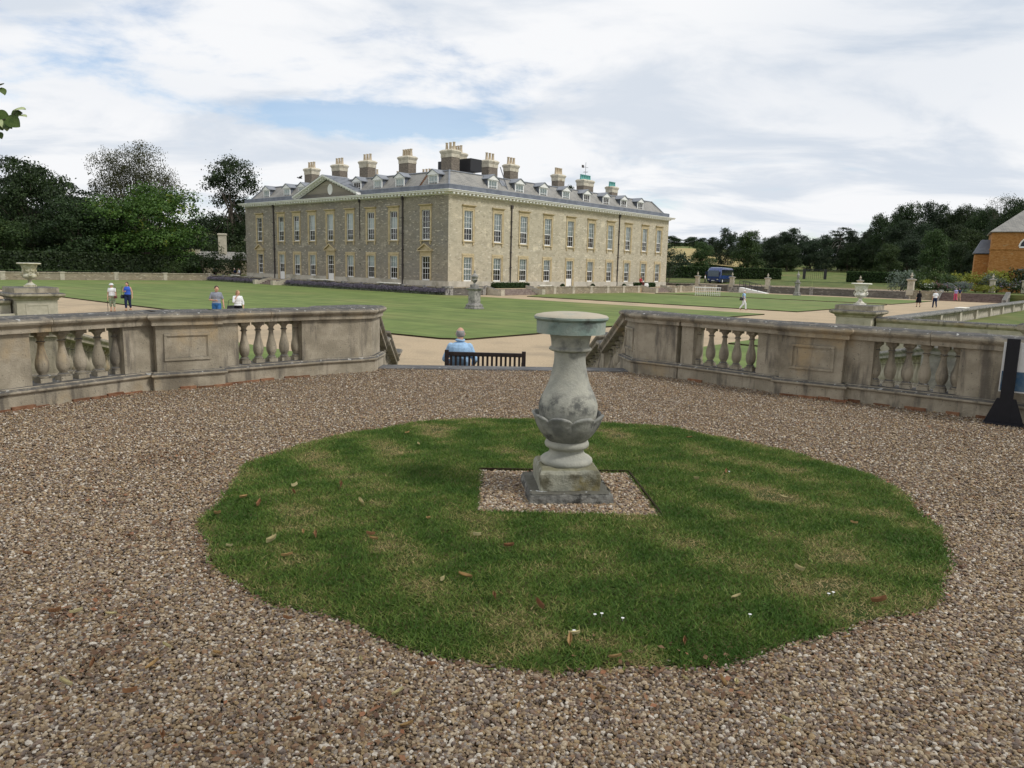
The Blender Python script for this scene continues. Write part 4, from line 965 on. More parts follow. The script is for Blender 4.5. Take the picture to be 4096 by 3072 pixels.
# dormers
DW, DH = 1.62, 1.28
def dormer_meshes():
    a = DW / 2; d = 2.2
    body = MB().box(-a, a, .10, d, 0, DH)
    fr = MB(); e = .15
    fr.box(-a, -a + e, -.03, .06, 0, DH).box(a - e, a, -.03, .06, 0, DH).box(-a + e, a - e, -.03, .06, DH - e, DH).box(-a + e, a - e, -.03, .06, 0, .10)
    for i in (1, 2): x = -a + e + (DW - 2 * e) * i / 3; fr.box(x - .018, x + .018, -.01, .03, .1, DH - e)
    fr.box(-a + e, a - e, -.015, .035, .50, .555)
    rf = MB(); b = a + .22; z0 = DH; zt = DH + .56
    for s in (-1, 1): rf.add([(s * b, -.26, z0), (s * b, d + .5, z0), (0, d + 1.0, zt), (0, -.26, zt), (s * b, -.26, z0 + .09), (s * b, d + .5, z0 + .09), (0, d + 1.0, zt + .1), (0, -.26, zt + .1)], [(0, 1, 2, 3), (4, 5, 6, 7), (0, 3, 7, 4), (1, 2, 6, 5), (0, 1, 5, 4), (2, 3, 7, 6)])
    gb = MB().add([(-b + .05, -.18, z0 - .02), (b - .05, -.18, z0 - .02), (0, -.18, zt), (-b + .05, .1, z0 - .02), (b - .05, .1, z0 - .02), (0, .1, zt)], [(0, 1, 2), (3, 4, 5), (0, 1, 4, 3), (1, 2, 5, 4), (0, 2, 5, 3)])
    pn = MB().quad((-a + .1, .035, .08), (a - .1, .035, .08), (a - .1, .035, DH - .1), (-a + .1, .035, DH - .1))
    bl = MB().quad((-a + .1, .06, .08), (a - .1, .06, .08), (a - .1, .06, DH - .1), (-a + .1, .06, DH - .1))
    return body.mesh('dormer', M['lead_dark']), fr.mesh('sash', M['white']), rf.mesh('dormer_roof', M['lead']), gb.mesh('gable', M['white']), pn.mesh('pane', M['glass']), bl.mesh('blind', M['blind']), bl.mesh('dark_blind', M['room'])
DM = dormer_meshes()
def dormer(x, y, rz, blind):
    o = ob('dormer', DM[0], house, (x, y, 10.52), rz)
    for k, nm in ((1, 'sash'), (2, 'dormer_roof'), (3, 'gable'), (4, 'pane')): ob(nm, DM[k], o)
    ob('blind', DM[5] if blind else DM[6], o)
for i, u in enumerate([8.05, 12.9, 17.6, 22.4, 27.1, 31.8, 36.4, 41.0]): dormer(u, .9, 0, i in (0, 1, 2, 3))
for i, v in enumerate([39.1, 33.75, 30.0, 17.65, 13.5, 9.35, 3.5]): dormer(.9, v, -PI / 2, i != 3)
# skylight and ladder of the lit side
MB().box(-.4, .4, -.05, .05, 0, .9).build('skylight', M['lead'], house, (10.5, 1.30, 11.3), 0).rotation_euler = (rad(-37), 0, 0)
MB().tube([(10.9, .9, 10.6), (10.3, 1.8, 13.6)], .06, 6).build('roof_ladder', M['lead_dark'], house)
m = MB()
for i in range(9): m.box(.62 + i * .17, .85 + i * .17, 5.45, 5.65, 10.52 + i * .20, 10.72 + i * .20)
m.build('hip_tiles', M['brick'], house)

# central pediment on the shaded front
PC, PW, PT = 22.8, 7.05, 12.55
m = MB(); m.add([(-.02, PC - PW + .5, 9.95), (-.02, PC + PW - .5, 9.95), (-.02, PC, PT - .35)], [(0, 1, 2)])
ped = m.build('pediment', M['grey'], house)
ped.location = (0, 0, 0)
for s in (-1, 1):
    m = MB(); e0 = Vector((0, PC + s * (PW + .1), 9.93)); e1 = Vector((0, PC, PT - .12)); up = Vector((0, 0, 1))
    for (xo, xi, lo, hi) in ((-.55, 0, .12, .34), (-.75, -.55, .20, .40), (-.14, 0, -.10, .12)):
        m.add([e0 + Vector((xo, 0, lo)), e0 + Vector((xi, 0, lo)), e1 + Vector((xi, 0, lo)), e1 + Vector((xo, 0, lo)), e0 + Vector((xo, 0, hi)), e0 + Vector((xi, 0, hi)), e1 + Vector((xi, 0, hi)), e1 + Vector((xo, 0, hi))], [(0, 1, 2, 3), (4, 5, 6, 7), (0, 3, 7, 4), (1, 2, 6, 5), (0, 1, 5, 4), (2, 3, 7, 6)])
    d = e1 - e0; nmod = 13
    for i in range(nmod):
        a = e0 + d * ((i + .35) / nmod); b = e0 + d * ((i + .8) / nmod)
        m.add([a + Vector((-.5, 0, -.04)), a + Vector((-.12, 0, -.04)), b + Vector((-.12, 0, -.04)), b + Vector((-.5, 0, -.04)), a + Vector((-.5, 0, .11)), a + Vector((-.12, 0, .11)), b + Vector((-.12, 0, .11)), b + Vector((-.5, 0, .11))], [(0, 1, 2, 3), (4, 5, 6, 7), (0, 3, 7, 4), (1, 2, 6, 5), (0, 1, 5, 4), (2, 3, 7, 6)])
    m.build('raking_cornice', M['cornice'], ped)
    m = MB(); b0 = Vector((-.78, PC + s * (PW + .1), 10.36)); b1 = Vector((-.78, PC, PT + .30))
    bk = 3.4
    m.add([b0, b1, b1 + Vector((bk + .6, 0, 0)), b0 + Vector((1.2, 0, 0))], [(0, 1, 2, 3)])
    for i in range(1, 9):
        p = b0 + (b1 - b0) * (i / 9); q = Vector((.42 + (bk - .6) * i / 9, p.y, p.z)); m.tube([p + Vector((0, 0, .03)), q + Vector((0, 0, .03))], .05, 6)
    m.build('lead_roof', M['lead'], ped)
MB().lathe([(.62, -.06), (.66, 0), (.60, .05), (.48, .06)], seg=28).build('oval_frame', M['cornice'], ped).matrix_local = Matrix.Translation((-.03, PC - .65, 11.0)) @ Matrix.Rotation(-PI / 2, 4, 'Y') @ Matrix.Diagonal((1.05, .8, 1, 1))
MB().lathe([(.5, .03), (.01, .035)], seg=28).build('oval_pane', M['blind'], ped).matrix_local = Matrix.Translation((-.03, PC - .65, 11.0)) @ Matrix.Rotation(-PI / 2, 4, 'Y') @ Matrix.Diagonal((1.05, .8, 1, 1))

# downpipes
for x, y, z1, z0, r in ((10.5, -.10, 8.7, ZP - .6, .075), (34.1, -.10, 9.2, ZP - .6, .075), (-.10, 35.8, 9.2, ZP - .6, .10), (-.10, 7.7, 9.2, ZP - .6, .10), (-.06, 15.95, 9.2, 4.6, .04)):
    o = MB().tube([(x, y, z0), (x, y, z1)], r, 8).box(x - .16, x + .16, y - .12, y + .12, z1 - .1, z1 + .3)
    for zz in (1.5, 3.3, 5.2, 7.0): o.box(x - r * 1.5, x + r * 1.5, y - r * 1.5, y + r * 1.5, zz, zz + .1)
    o.build('downpipe', M['pipe'], house)

# chimneys
POT = {k: MB().lathe([(.20, 0), (.20, .05), (.175, .10), (.135, .74), (.165, .78), (.165, .86), (.11, .86)], seg=12).mesh('chimney_pot', M[k], True) for k in ('pot', 'verdigris')}
def chimney(u, v, su, sv, zt, npots, pk='pot', z0=12.0, along='v', ph=1.0):
    o = MB().box(-su / 2, su / 2, -sv / 2, sv / 2, z0, zt - .95).build('chimney', M['chim'], house, (u, v, 0))
    a, b = su / 2, sv / 2
    MB().rloft(-a, a, -b, b, [(.04, zt - .95), (.04, zt - .52), (.06, zt - .50), (.10, zt - .42), (.13, zt - .34), (.17, zt - .26), (.17, zt - .18), (.10, zt - .10), (-.05, zt)]).build('cap', M['chimcap'], o)
    L = (sv if along == 'v' else su) + .05
    for i in range(npots):
        f = (i + .5) / npots - .5
        q = ob('chimney_pot', POT[pk], o, (0 if along == 'v' else f * L, f * L if along == 'v' else 0, zt - .05)); q.scale = (1.1, 1.1, ph * 1.1)
    return o
for v, zt, n in ((36.7, 15.4, 3), (29.8, 15.45, 3), (23.4, 15.5, 3), (15.1, 15.45, 4), (7.1, 15.6, 3)): chimney(7.0, v, 1.35, 1.85, zt, n)
chimney(12.5, 11.8, 1.6, 2.4, 16.3, 5)
chimney(14.0, 30.8, 1.2, 1.9, 14.7, 3); chimney(15.0, 26.3, 1.0, 1.2, 14.3, 2); chimney(16.0, 21.4, 1.0, 1.9, 14.4, 3)
chimney(13.95, 7, 1.7, 1.25, 15.2, 3, along='u'); chimney(18.1, 7, 1.6, 1.2, 15.15, 3, along='u')
chimney(18.6, 16.0, 1.9, 1.2, 14.9, 4, along='u'); chimney(21.5, 14, 1.2, 1.1, 15.0, 2, along='u')
chimney(28.4, 7, 1.55, 1.15, 14.95, 4, along='u')
wv = chimney(35.0, 7, 2.5, 1.3, 14.85, 6, 'verdigris', along='u', ph=.8)
chimney(42.2, 7, 1.6, 1.15, 14.55, 4, 'verdigris', along='u', ph=.8)
m = MB().tube([(0, 0, 14.8), (0, 0, 17.4)], .03, 6).tube([(-.45, 0, 16.0), (.45, 0, 16.0)], .025, 6).tube([(0, -.45, 16.0), (0, .45, 16.0)], .025, 6).tube([(-.8, 0, 16.7), (.6, 0, 16.7)], .025, 6)
m.box(-1.0, -.45, -.015, .015, 16.55, 16.95); m.build('weather_vane', M['pipe'], wv)
MB().box(8.6, 10.6, 5.2, 7.4, 13.2, 14.7).build('roof_tank', M['iron'], house); MB().box(8.2, 9.4, 8.6, 10.6, 13.2, 14.6).build('roof_tank', M['iron'], house)

# low wing on the far left of the shaded front
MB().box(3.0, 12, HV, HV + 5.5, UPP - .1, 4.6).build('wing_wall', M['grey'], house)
MB().rloft(3.0, 12, HV + .02, HV + 5.5, [(.02, 4.59), (.18, 4.7), (.18, 4.95), (.02, 5.0), (.02, 5.5), (-.1, 5.55)]).build('wing_parapet', M['grey'], house)
o = ob('window', SH['l'][0], house, (2.98, HV + 3.2, .4), -PI / 2); ob('pane', SH['l'][1], o); ob('surround', SUR['l', 'low'], o)
for q in list(o.children): pass
o.location.x = 2.86

# ------------------------------------------------------------------ low walls of the house terrace with steps and lavender
def gwall(label, u0, v0, u1, v1, ztop=-.60, zbot=LOW, mat='block', th=.36, piers=3.9, cop='stone'):
    a, b = W(u0, v0), W(u1, v1); L = (b - a).length
    t = thing('garden_wall', label, 'wall', (a.x, a.y, 0), math.atan2(b.y - a.y, b.x - a.x))
    MB().box(0, L, 0, th, zbot - .1, ztop - .12).build('wall_face', M[mat], t)
    n = max(1, round(L / 2.0))
    for i in range(n): MB().box(L * i / n + .008, L * (i + 1) / n - .008, -.07, th + .07, ztop - .12, ztop).build('coping', M[cop], t)
    k = max(1, round(L / piers))
    for i in range(k + 1):
        x = L * i / k; MB().box(x - .26, x + .26, -.06, th + .06, zbot, ztop - .118).box(x - .32, x + .32, -.11, th + .11, ztop - .117, ztop + .06).build('pier', M['stone_pale' if mat == 'block' else 'stone_grey'], t)
    return t
# walls are drawn so that +y of each wall lies towards the house
gwall('low grey terrace wall behind the long lavender hedge', -4.0, 25.0, -4.0, -4.3, mat='darkblock')
gwall('low terrace wall behind the short lavender bed at left', -4.0, 47.0, -4.0, 32.3, mat='darkblock')
gwall('low pale terrace wall along the lit front between two flights', 9.9, -4.5, 33.0, -4.5)
gwall('low pale terrace wall at the far end of the lit front', 41.2, -4.5, 57.0, -4.5)
gwall('low terrace wall at the house corner behind the lawn urn', -4.4, -4.5, 1.2, -4.5, mat='darkblock')
gwall('plain boundary wall running out of the picture at left', -50.5, -31.3, -50.5, 46.6, ztop=-.42, piers=6.2)
gwall('long pale boundary wall under the dark trees at left', -50.5, 47.0, -4.2, 47.0, ztop=-.42, piers=6.2)
for lab, lu in (('white stone bench slab on the terrace wall near the corner', ((-4.18, 7.2), (-4.18, 3.4))), ('white stone slab on the terrace wall before the central door', ((-4.18, 20.6), (-4.18, 15.8))), ('short white slab on the left terrace wall', ((-4.18, 40.5), (-4.18, 38.4))), ('white slab on the pale terrace wall of the lit front', ((10.9, -4.3), (13.2, -4.3))), ('small white slab on the pale wall near the red-clothed visitor', ((30.4, -4.3), (31.6, -4.3))), ('white slab on the boundary wall beside the buff urn', ((-44, 47.2), (-40.8, 47.2)))):
    a, b = W(*lu[0]), W(*lu[1]); t = bevel(MB().box(0, (b - a).length, -.2, .2, 0, .11).build('stone_slab', M['urn_white'], None, (a.x, a.y, -.60 + .065 if lu[0][1] < 46 else -.355), math.atan2(b.y - a.y, b.x - a.x)), .02); tag(t, lab, 'slab')
def steps(label, u, v, rz, w, n=4):
    """centre of the top edge; local -y runs down and outwards"""
    t = gthing('stone_steps', label, 'steps', u, v, 0, rz); h = (UPP - LOW) / n
    for i in range(n): bevel(MB().box(-w / 2, w / 2, -.36 * (i + 1), -.36 * i + (.4 if i == 0 else .02), LOW - .02, UPP - h * i - (.003 if i == 0 else 0)).build('step', M['step'], t), .02)
    for s in (-1, 1):
        x0, x1 = (w / 2 + .01, w / 2 + .4) if s > 0 else (-w / 2 - .4, -w / 2 - .01)
        m = MB(); y1 = -.36 * n - .3
        m.add([(x0, .4, LOW), (x1, .4, LOW), (x1, y1, LOW), (x0, y1, LOW), (x0, .4, -.45), (x1, .4, -.45), (x1, y1, LOW + .5), (x0, y1, LOW + .5)], [(0, 1, 2, 3), (4, 5, 6, 7), (0, 1, 5, 4), (2, 3, 7, 6), (0, 3, 7, 4), (1, 2, 6, 5)])
        m.build('cheek_wall', M['stone_pale'], t)
        MB().box(x0 - .1, x1 + .1, y1 - .45, y1 + .05, LOW, LOW + .66).build('cheek_block', M['stone_pale'], t)
steps('wide stone steps by the lit corner of the house', 5.4, -4.5, 0, 6.6)
steps('stone steps with cheek walls near the far end of the lit front', 37.1, -4.5, 0, 5.0)
steps('dark stone steps through the lavender on the shaded front', -4.0, 28.7, -PI / 2, 4.0)
# ------------------------------------------------------------------ lavender, clipped hedges
def strip_plants(name, label, cat, u0, v0, u1, v1, wid, h, n, mat, z, seed, spike=True):
    r = np.random.default_rng(seed); f = r.random(n); s = r.normal(0, wid * .42, n)
    du, dv = u1 - u0, v1 - v0; L = math.hypot(du, dv); nu, nv = -dv / L, du / L
    bump = 1 + .10 * np.sin(f * L * 2.6) + .06 * np.sin(f * L * 6.1 + 1)
    prof = np.sqrt(np.clip(1 - (s / (wid * .75)) ** 2, .05, 1))
    hh = h * bump * prof * r.uniform(.35, 1.08, n)
    P = np.stack([u0 + du * f + nu * s, v0 + dv * f + nv * s, z + hh], 1)
    N = np.stack([r.normal(0, 1, n), r.normal(0, 1, n), r.normal(.3, .4, n)], 1)
    tone = np.clip(.25 + .5 * hh / h + r.normal(0, .2, n), 0, 1)
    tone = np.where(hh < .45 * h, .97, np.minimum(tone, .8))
    me = leaf_cards(name, P, N, r.uniform(.14, .30, n), tone, mat, r, .35)
    return tag(ob(name, me, None, (OX, OY, 0), GROT), label, cat)
strip_plants('lavender_hedge', 'long purple-grey lavender hedge along the shaded front', 'hedge', -4.75, 25.2, -4.75, -4.6, .75, .62, 15000, M['lf_purple'], LOW + .05, 1)
strip_plants('lavender_hedge', 'shorter purple-grey lavender hedge left of the dark steps', 'hedge', -4.75, 46, -4.75, 32.6, .75, .55, 6000, M['lf_purple'], LOW + .05, 2)
strip_plants('lavender_hedge', 'small mound of lavender against the boundary wall at left', 'hedge', -50.0, 46.2, -46.5, 46.2, .8, .75, 1800, M['lf_purple'], LOW + .05, 3)
M['hedge_shade'] = plain('hedge_inner_shade', (.008, .011, .006), .95, .05)  # near-black core colour, painted in for the shade deep inside hedges and undergrowth
def hedge(label, a, b, th, h, z, n, seed, mat='lf_hedge', lift=0.0, name='clipped_hedge'):
    a = Vector((a[0], a[1])); b = Vector((b[0], b[1])); d = b - a; L = d.length
    t = thing(name, label, 'hedge', (a.x, a.y, z), math.atan2(d.y, d.x))
    MB().box(.05, L - .05, -th / 2 + .08, th / 2 - .08, -1.0, h - .08).build('hedge_core', M['hedge_shade'], t)
    r = np.random.default_rng(seed); ar = np.array([L * h, L * h, L * th, th * h, th * h]); k = r.choice(5, n, p=ar / ar.sum())
    x = r.random(n) * L; y = (r.random(n) - .5) * th; zz = r.random(n) * h; N = np.zeros((n, 3))
    y = np.where(k == 0, -th / 2, np.where(k == 1, th / 2, y)); zz = np.where(k == 2, h, zz); x = np.where(k == 3, 0, np.where(k == 4, L, x))
    N[:, 1] = np.where(k == 0, -1, np.where(k == 1, 1, 0)); N[:, 2] = np.where(k == 2, 1, 0); N[:, 0] = np.where(k == 3, -1, np.where(k == 4, 1, 0))
    P = np.stack([x, y, zz], 1) + r.normal(0, .05, (n, 3)); N = N + r.normal(0, .5, (n, 3))
    s = max(.16, min(.42, .011 * math.sqrt(L * h) * 3.0))
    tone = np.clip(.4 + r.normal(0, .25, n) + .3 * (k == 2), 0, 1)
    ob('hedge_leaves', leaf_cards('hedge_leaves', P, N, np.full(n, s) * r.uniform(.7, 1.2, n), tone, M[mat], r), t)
    return t
hedge('low clipped box hedge on the house terrace by the wide steps', W(5.2, -2.2), W(11.2, -2.2), .8, .55, UPP, 3500, 1)
hedge('low clipped box hedge on the house terrace by the far steps', W(35.5, -2.4), W(40.5, -2.4), .8, .6, UPP, 2500, 2)
for i, u in enumerate((17.0, 23.6, 31.2, 46.5)):
    lab = ['first', 'second', 'third', 'last'][i] + ' small dark topiary dome behind the pale wall, counting from the corner'
    t = gthing('topiary', lab, 'topiary', u, -3.2, UPP, 0, 'topiary domes on the house terrace'); r = np.random.default_rng(40 + i); n = 700
    d = r.normal(size=(n, 3)); d /= np.linalg.norm(d, axis=1, keepdims=True); d[:, 2] = abs(d[:, 2])
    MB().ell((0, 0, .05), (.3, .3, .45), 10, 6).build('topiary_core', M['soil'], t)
    ob('topiary_leaves', leaf_cards('topiary_leaves', d * np.array([.36, .36, .55]), d + r.normal(0, .3, (n, 3)), np.full(n, .12), r.random(n) * .6, M['lf_hedge'], r), t)

# ------------------------------------------------------------------ far railings, piers, walls
FU = 57.6
t = gwall('dark retaining wall under the iron railings beyond the far lawn', FU, 47, FU, -33.3, ztop=-.42, mat='darkblock', cop='stone_grey', piers=6.5)
gwall('pale low wall between the tall gate pier and the garden steps', FU, -33.5, FU, -37.2, ztop=-.25, mat='block', piers=4)
def stone_pier(u, v, label, s=1.0, z=-.45, body=True):
    t = gthing('stone_pier', label, 'pier', u, v, z, 0, 'stone piers along the railings'); t.scale = (s * .82, s * .82, s)
    st = M['stone_pale']
    MB().rloft(-.36, .36, -.36, .36, [(.06, -.4), (.06, .15), (0, .2), (0, 1.15)]).build('shaft', st, t)
    MB().rloft(-.36, .36, -.36, .36, [(0, 1.14), (.06, 1.18), (.16, 1.26), (.17, 1.34), (.02, 1.40), (-.14, 1.46)]).build('cap', st, t)
    MB().lathe([(.2, 1.45), (.10, 1.52), (.08, 1.58), (.17, 1.66), (.20, 1.74), (.15, 1.82), (.08, 1.88), (.10, 1.93), (.06, 2.02), (.01, 2.08)], seg=16).build('finial', st, t, smooth=True)
for v, lab, s in ((-.7, 'stone railing pier with finial nearest the house', 1), (-6.9, 'stone railing pier standing in front of the coach', 1), (-12.9, 'stone railing pier beside the handrail ramp', 1), (-26.8, 'stone railing pier left of the white urn', 1), (-33.6, 'tallest stone gate pier where the railings end', 1.28)): stone_pier(FU + .2, v, lab, s)
stone_pier(FU + 9, -42.0, 'stone pier with finial rising from the flower border', 1.05, .1); stone_pier(FU + 11, -45.6, 'stone pier with finial against the orange house', 1.0, .1)
stone_pier(FU + 24, -31.5, 'small stone finial pier behind the hedge, nearer the gate pier', 1.0, -.2); stone_pier(FU + 26, -34.2, 'small stone finial pier behind the hedge and flowers', 1.0, -.2)
pv_ = [20, 5.2, -.7, -6.9, -12.9, -19.9, -26.8, -33.4]
names = ['nearest the house wall', 'left of the coach', 'in front of the coach', 'right of the coach', 'behind the ramp', 'behind the dark urn', 'next to the tall gate pier']
for i in range(7):
    a, b = pv_[i], pv_[i + 1]; L = a - b
    t = gthing('iron_railing', 'bay of black iron railings ' + names[i], 'railing', FU + .2, a, -.42, -PI / 2, 'iron railings along the far wall')
    m = MB(); n = int(L / .16)
    for k in range(1, n): x = L * k / n; m.box(x - .011, x + .011, -.011, .011, 0, 1.02 + (.08 if k % 8 == 0 else 0))
    m.build('bars', M['iron'], t)
    for zz in (.10, .88): MB().box(0, L, -.02, .02, zz, zz + .04).build('rail', M['iron'], t)
# field gate frame in the park
gpos = gp(2600 + 970 / 1.4786, 750 + 562 / 1.4786, UPP + .1)
gq = ay(2600 + 970 / 1.4786, 1130, 190)
t = thing('field_gate', 'dark gate frame with wire mesh standing in the grass', 'gate', (gq.x, gq.y, park_z(math.hypot(gq.x, gq.y))), rad(-12))
for x in (-2.5, 2.5): MB().box(x - .32, x + .32, -.25, .25, -.6, 2.6).build('post', M['iron'], t)
MB().box(-2.3, 2.3, -.06, .06, 2.3, 2.45).build('top_rail', M['iron'], t)
m = MB()
for k in range(1, 10): m.box(-2.3 + k * .46 - .02, -2.3 + k * .46 + .02, -.02, .02, 0, 2.3)
m.build('mesh_bars', M['iron'], t)
q0, q1 = ay(2605, 1140, 172), ay(3120, 1140, 176)
hz = park_z(174)
hedge('tall dark clipped hedge behind the blue coach', ay(2600, 1130, 186), ay(3118, 1130, 186), 2.0, 3.3, hz, 9000, 11)
hedge('tall dark clipped hedge behind the white urn', ay(3385, 1130, 176), ay(3800, 1130, 168), 2.0, 3.0, hz, 8000, 12)

# ------------------------------------------------------------------ coach
def coach():
    p = ay(2880, 1125, 164); g_ = park_z(164)
    blue = gmat('coach_blue', (.008, .025, .105), (.013, .040, .15), scale=.4, rough=.25, spec=.5); dk = plain('coach_dark_blue', (.008, .012, .05), .3, .5); gl = plain('coach_glass', (.012, .014, .02), .05, .6); tyre = plain('rubber', (.012, .012, .012), .8, .2)
    t = thing('coach', 'blue touring coach parked on the drive behind the railings', 'coach', (p.x, p.y, g_), rad(58)); t.scale = (1.12, 1.12, 1.08)
    # local: x forward is -x (front at x=-4.6), width along y
    Lh, Wd, Hh = 4.6, 1.22, 3.15
    m = MB(); sec = [(-Lh, .45, 1.5, .92), (-Lh + .15, .35, 2.5, .98), (-Lh + .9, .35, 3.05, 1.0), (-Lh + 2.2, .35, 3.2, 1.0), (Lh - .4, .35, 3.05, 1.0), (Lh, .45, 2.9, .97)]
    vs = []
    for x, z0, z1, w in sec:
        y = Wd * w; vs += [(x, -y, z0), (x, -y, z1 - .25), (x, -y + .2, z1), (x, y - .2, z1), (x, y, z1 - .25), (x, y, z0)]
    fs = [tuple(range(6)), tuple(range(30, 36))]
    for k in range(5):
        for i in range(6): j = (i + 1) % 6; fs.append((k * 6 + i, k * 6 + j, k * 6 + 6 + j, k * 6 + 6 + i))
    m.add(vs, fs); m.build('body', blue, t, smooth=True)
    for s in (-1, 1):
        y0, y1 = (Wd - .01, Wd + .02) if s > 0 else (-Wd - .02, -Wd + .01)
        MB().box(-Lh + 1.3, Lh - .25, y0, y1, 1.62, 2.72).build('side_window', gl, t)
        for k in range(5): MB().box(-Lh + 2.6 + k * 1.25, -Lh + 2.66 + k * 1.25, y0 - .004, y1 + .004, 1.62, 2.72).build('window_bar', dk, t)
        MB().box(-Lh + .6, Lh - .1, y0, y1, .36, .95).build('skirt_band', dk, t)
        for x in (-Lh + 1.9, Lh - 2.0):
            w = MB().lathe([(.47, -.14), (.5, -.1), (.5, .1), (.47, .14)], seg=24).build('wheel', tyre, t, (x, s * (Wd - .10), .5)); w.rotation_euler = (PI / 2, 0, 0)
            hb = MB().lathe([(.26, -.16), (.26, .16), (.1, .17)], seg=16).build('hub', M['white'], w)
        MB().box(-Lh - .35, -Lh - .1, s * (Wd + .12) - .08, s * (Wd + .12) + .08, 1.7, 2.3).build('mirror', dk, t)
    m = MB(); a = Wd * .86
    m.quad((-Lh - .02, -a, 1.38), (-Lh - .02, a, 1.38), (-Lh + .10, a, 2.55), (-Lh + .10, -a, 2.55)); o = m.build('windscreen', plain('windscreen', (.10, .13, .17), .04, .7), t)
    for s in (-1, 1): MB().ell((-Lh + .02, s * .85, .82), (.06, .18, .12)).build('headlight', M['white'], t, smooth=True)
    MB().box(-Lh - .04, -Lh + .1, -.28, .28, .52, .66).build('number_plate', M['white'], t)
    MB().box(-Lh - .03, -Lh + .2, -1.05, 1.05, .40, .60).build('bumper', dk, t)
coach()
# ------------------------------------------------------------------ ramp with handrails, long white table, garden steps on the right
rp = gp(2600 + 540 / 1.4786, 750 + 612 / 1.4786, -1.0); u_, v_ = toUV(rp)
t = gthing('access_ramp', 'white access ramp with black handrails at the far wall', 'ramp', 55.4, -9.6, 0, -PI / 2); t.scale = (.62, 1, 1)
m = MB().add([(0, -.7, LOW), (7, -.7, LOW), (7, .7, LOW), (0, .7, LOW), (0, -.7, -.68), (7, -.7, LOW + .06), (7, .7, LOW + .06), (0, .7, -.68)], [(0, 1, 2, 3), (4, 5, 6, 7), (0, 1, 5, 4), (2, 3, 7, 6), (0, 3, 7, 4), (1, 2, 6, 5)]); m.build('ramp_deck', M['white'], t)
for y in (-.72, .72):
    for i in range(4): x = i * 1.6 + .1; z = -.70 - .11 * x; MB().tube([(x, y, z), (x, y, z + 1.05)], .045, 6).build('handrail_post', M['iron'], t)
    for dz in (1.05, .55): MB().tube([(.1, y, -.70 + dz), (4.9, y, -.70 - .53 + dz)], .04, 6).build('handrail', M['iron'], t)
MB().box(-2.6, 0, -.9, .9, LOW, -.70).build('ramp_landing', M['stone_grey'], t)
ta, tb = gp(2600 + 262 / 1.4786, 750 + 640 / 1.4786, LOW), gp(2600 + 418 / 1.4786, 750 + 645 / 1.4786, LOW)
t = thing('garden_table', 'long white metal table with many thin legs on the lawn', 'table', (ta.x, ta.y, LOW + .05), math.atan2(tb.y - ta.y, tb.x - ta.x)); L = (tb - ta).length
MB().box(0, L, -.5, .5, 1.02, 1.10).build('table_top', M['white'], t)
for i in range(14):
    for y in (-.45, .45): MB().box(L * (i + .5) / 14 - .02, L * (i + .5) / 14 + .02, y - .02, y + .02, 0, 1.02).build('leg', M['white'], t)
for z in (.3, .65):
    for y in (-.45, .45): MB().box(.1, L - .1, y - .015, y + .015, z, z + .03).build('stretcher', M['white'], t)
t = gthing('garden_steps', 'broad red-brown steps up to the flower border at the far right', 'steps', FU - 1.2, -41.2, 0, -PI / 2)
stp = gmat('red_brown_step', (.12, .085, .075), (.20, .15, .13), scale=3, bump=.3)
for i in range(5): MB().box(-3.6, 3.6, .36 * i, 2.4, LOW + .22 * i - (.02 if i == 0 else 0), LOW + .22 * (i + 1)).build('step', stp, t)
for s in (-1, 1):
    m = MB(); x0, x1 = s * 3.65, s * 4.15
    m.add([(x0, -.4, LOW), (x1, -.4, LOW), (x1, 2.4, LOW), (x0, 2.4, LOW), (x0, -.4, LOW + .45), (x1, -.4, LOW + .45), (x1, 2.4, -.05), (x0, 2.4, -.05)], [(0, 1, 2, 3), (4, 5, 6, 7), (0, 1, 5, 4), (2, 3, 7, 6), (0, 3, 7, 4), (1, 2, 6, 5)]); m.build('cheek_wall', M['stone_grey'], t)
m = MB().box(0, 60, 0, 34, LOW - .1, LOW + 1.08); tag(m.build('border_bank', M['rough_grass'], None, (*W(FU + 1.2, -37.0).xy, 0), GROT - PI / 2), kind='structure')

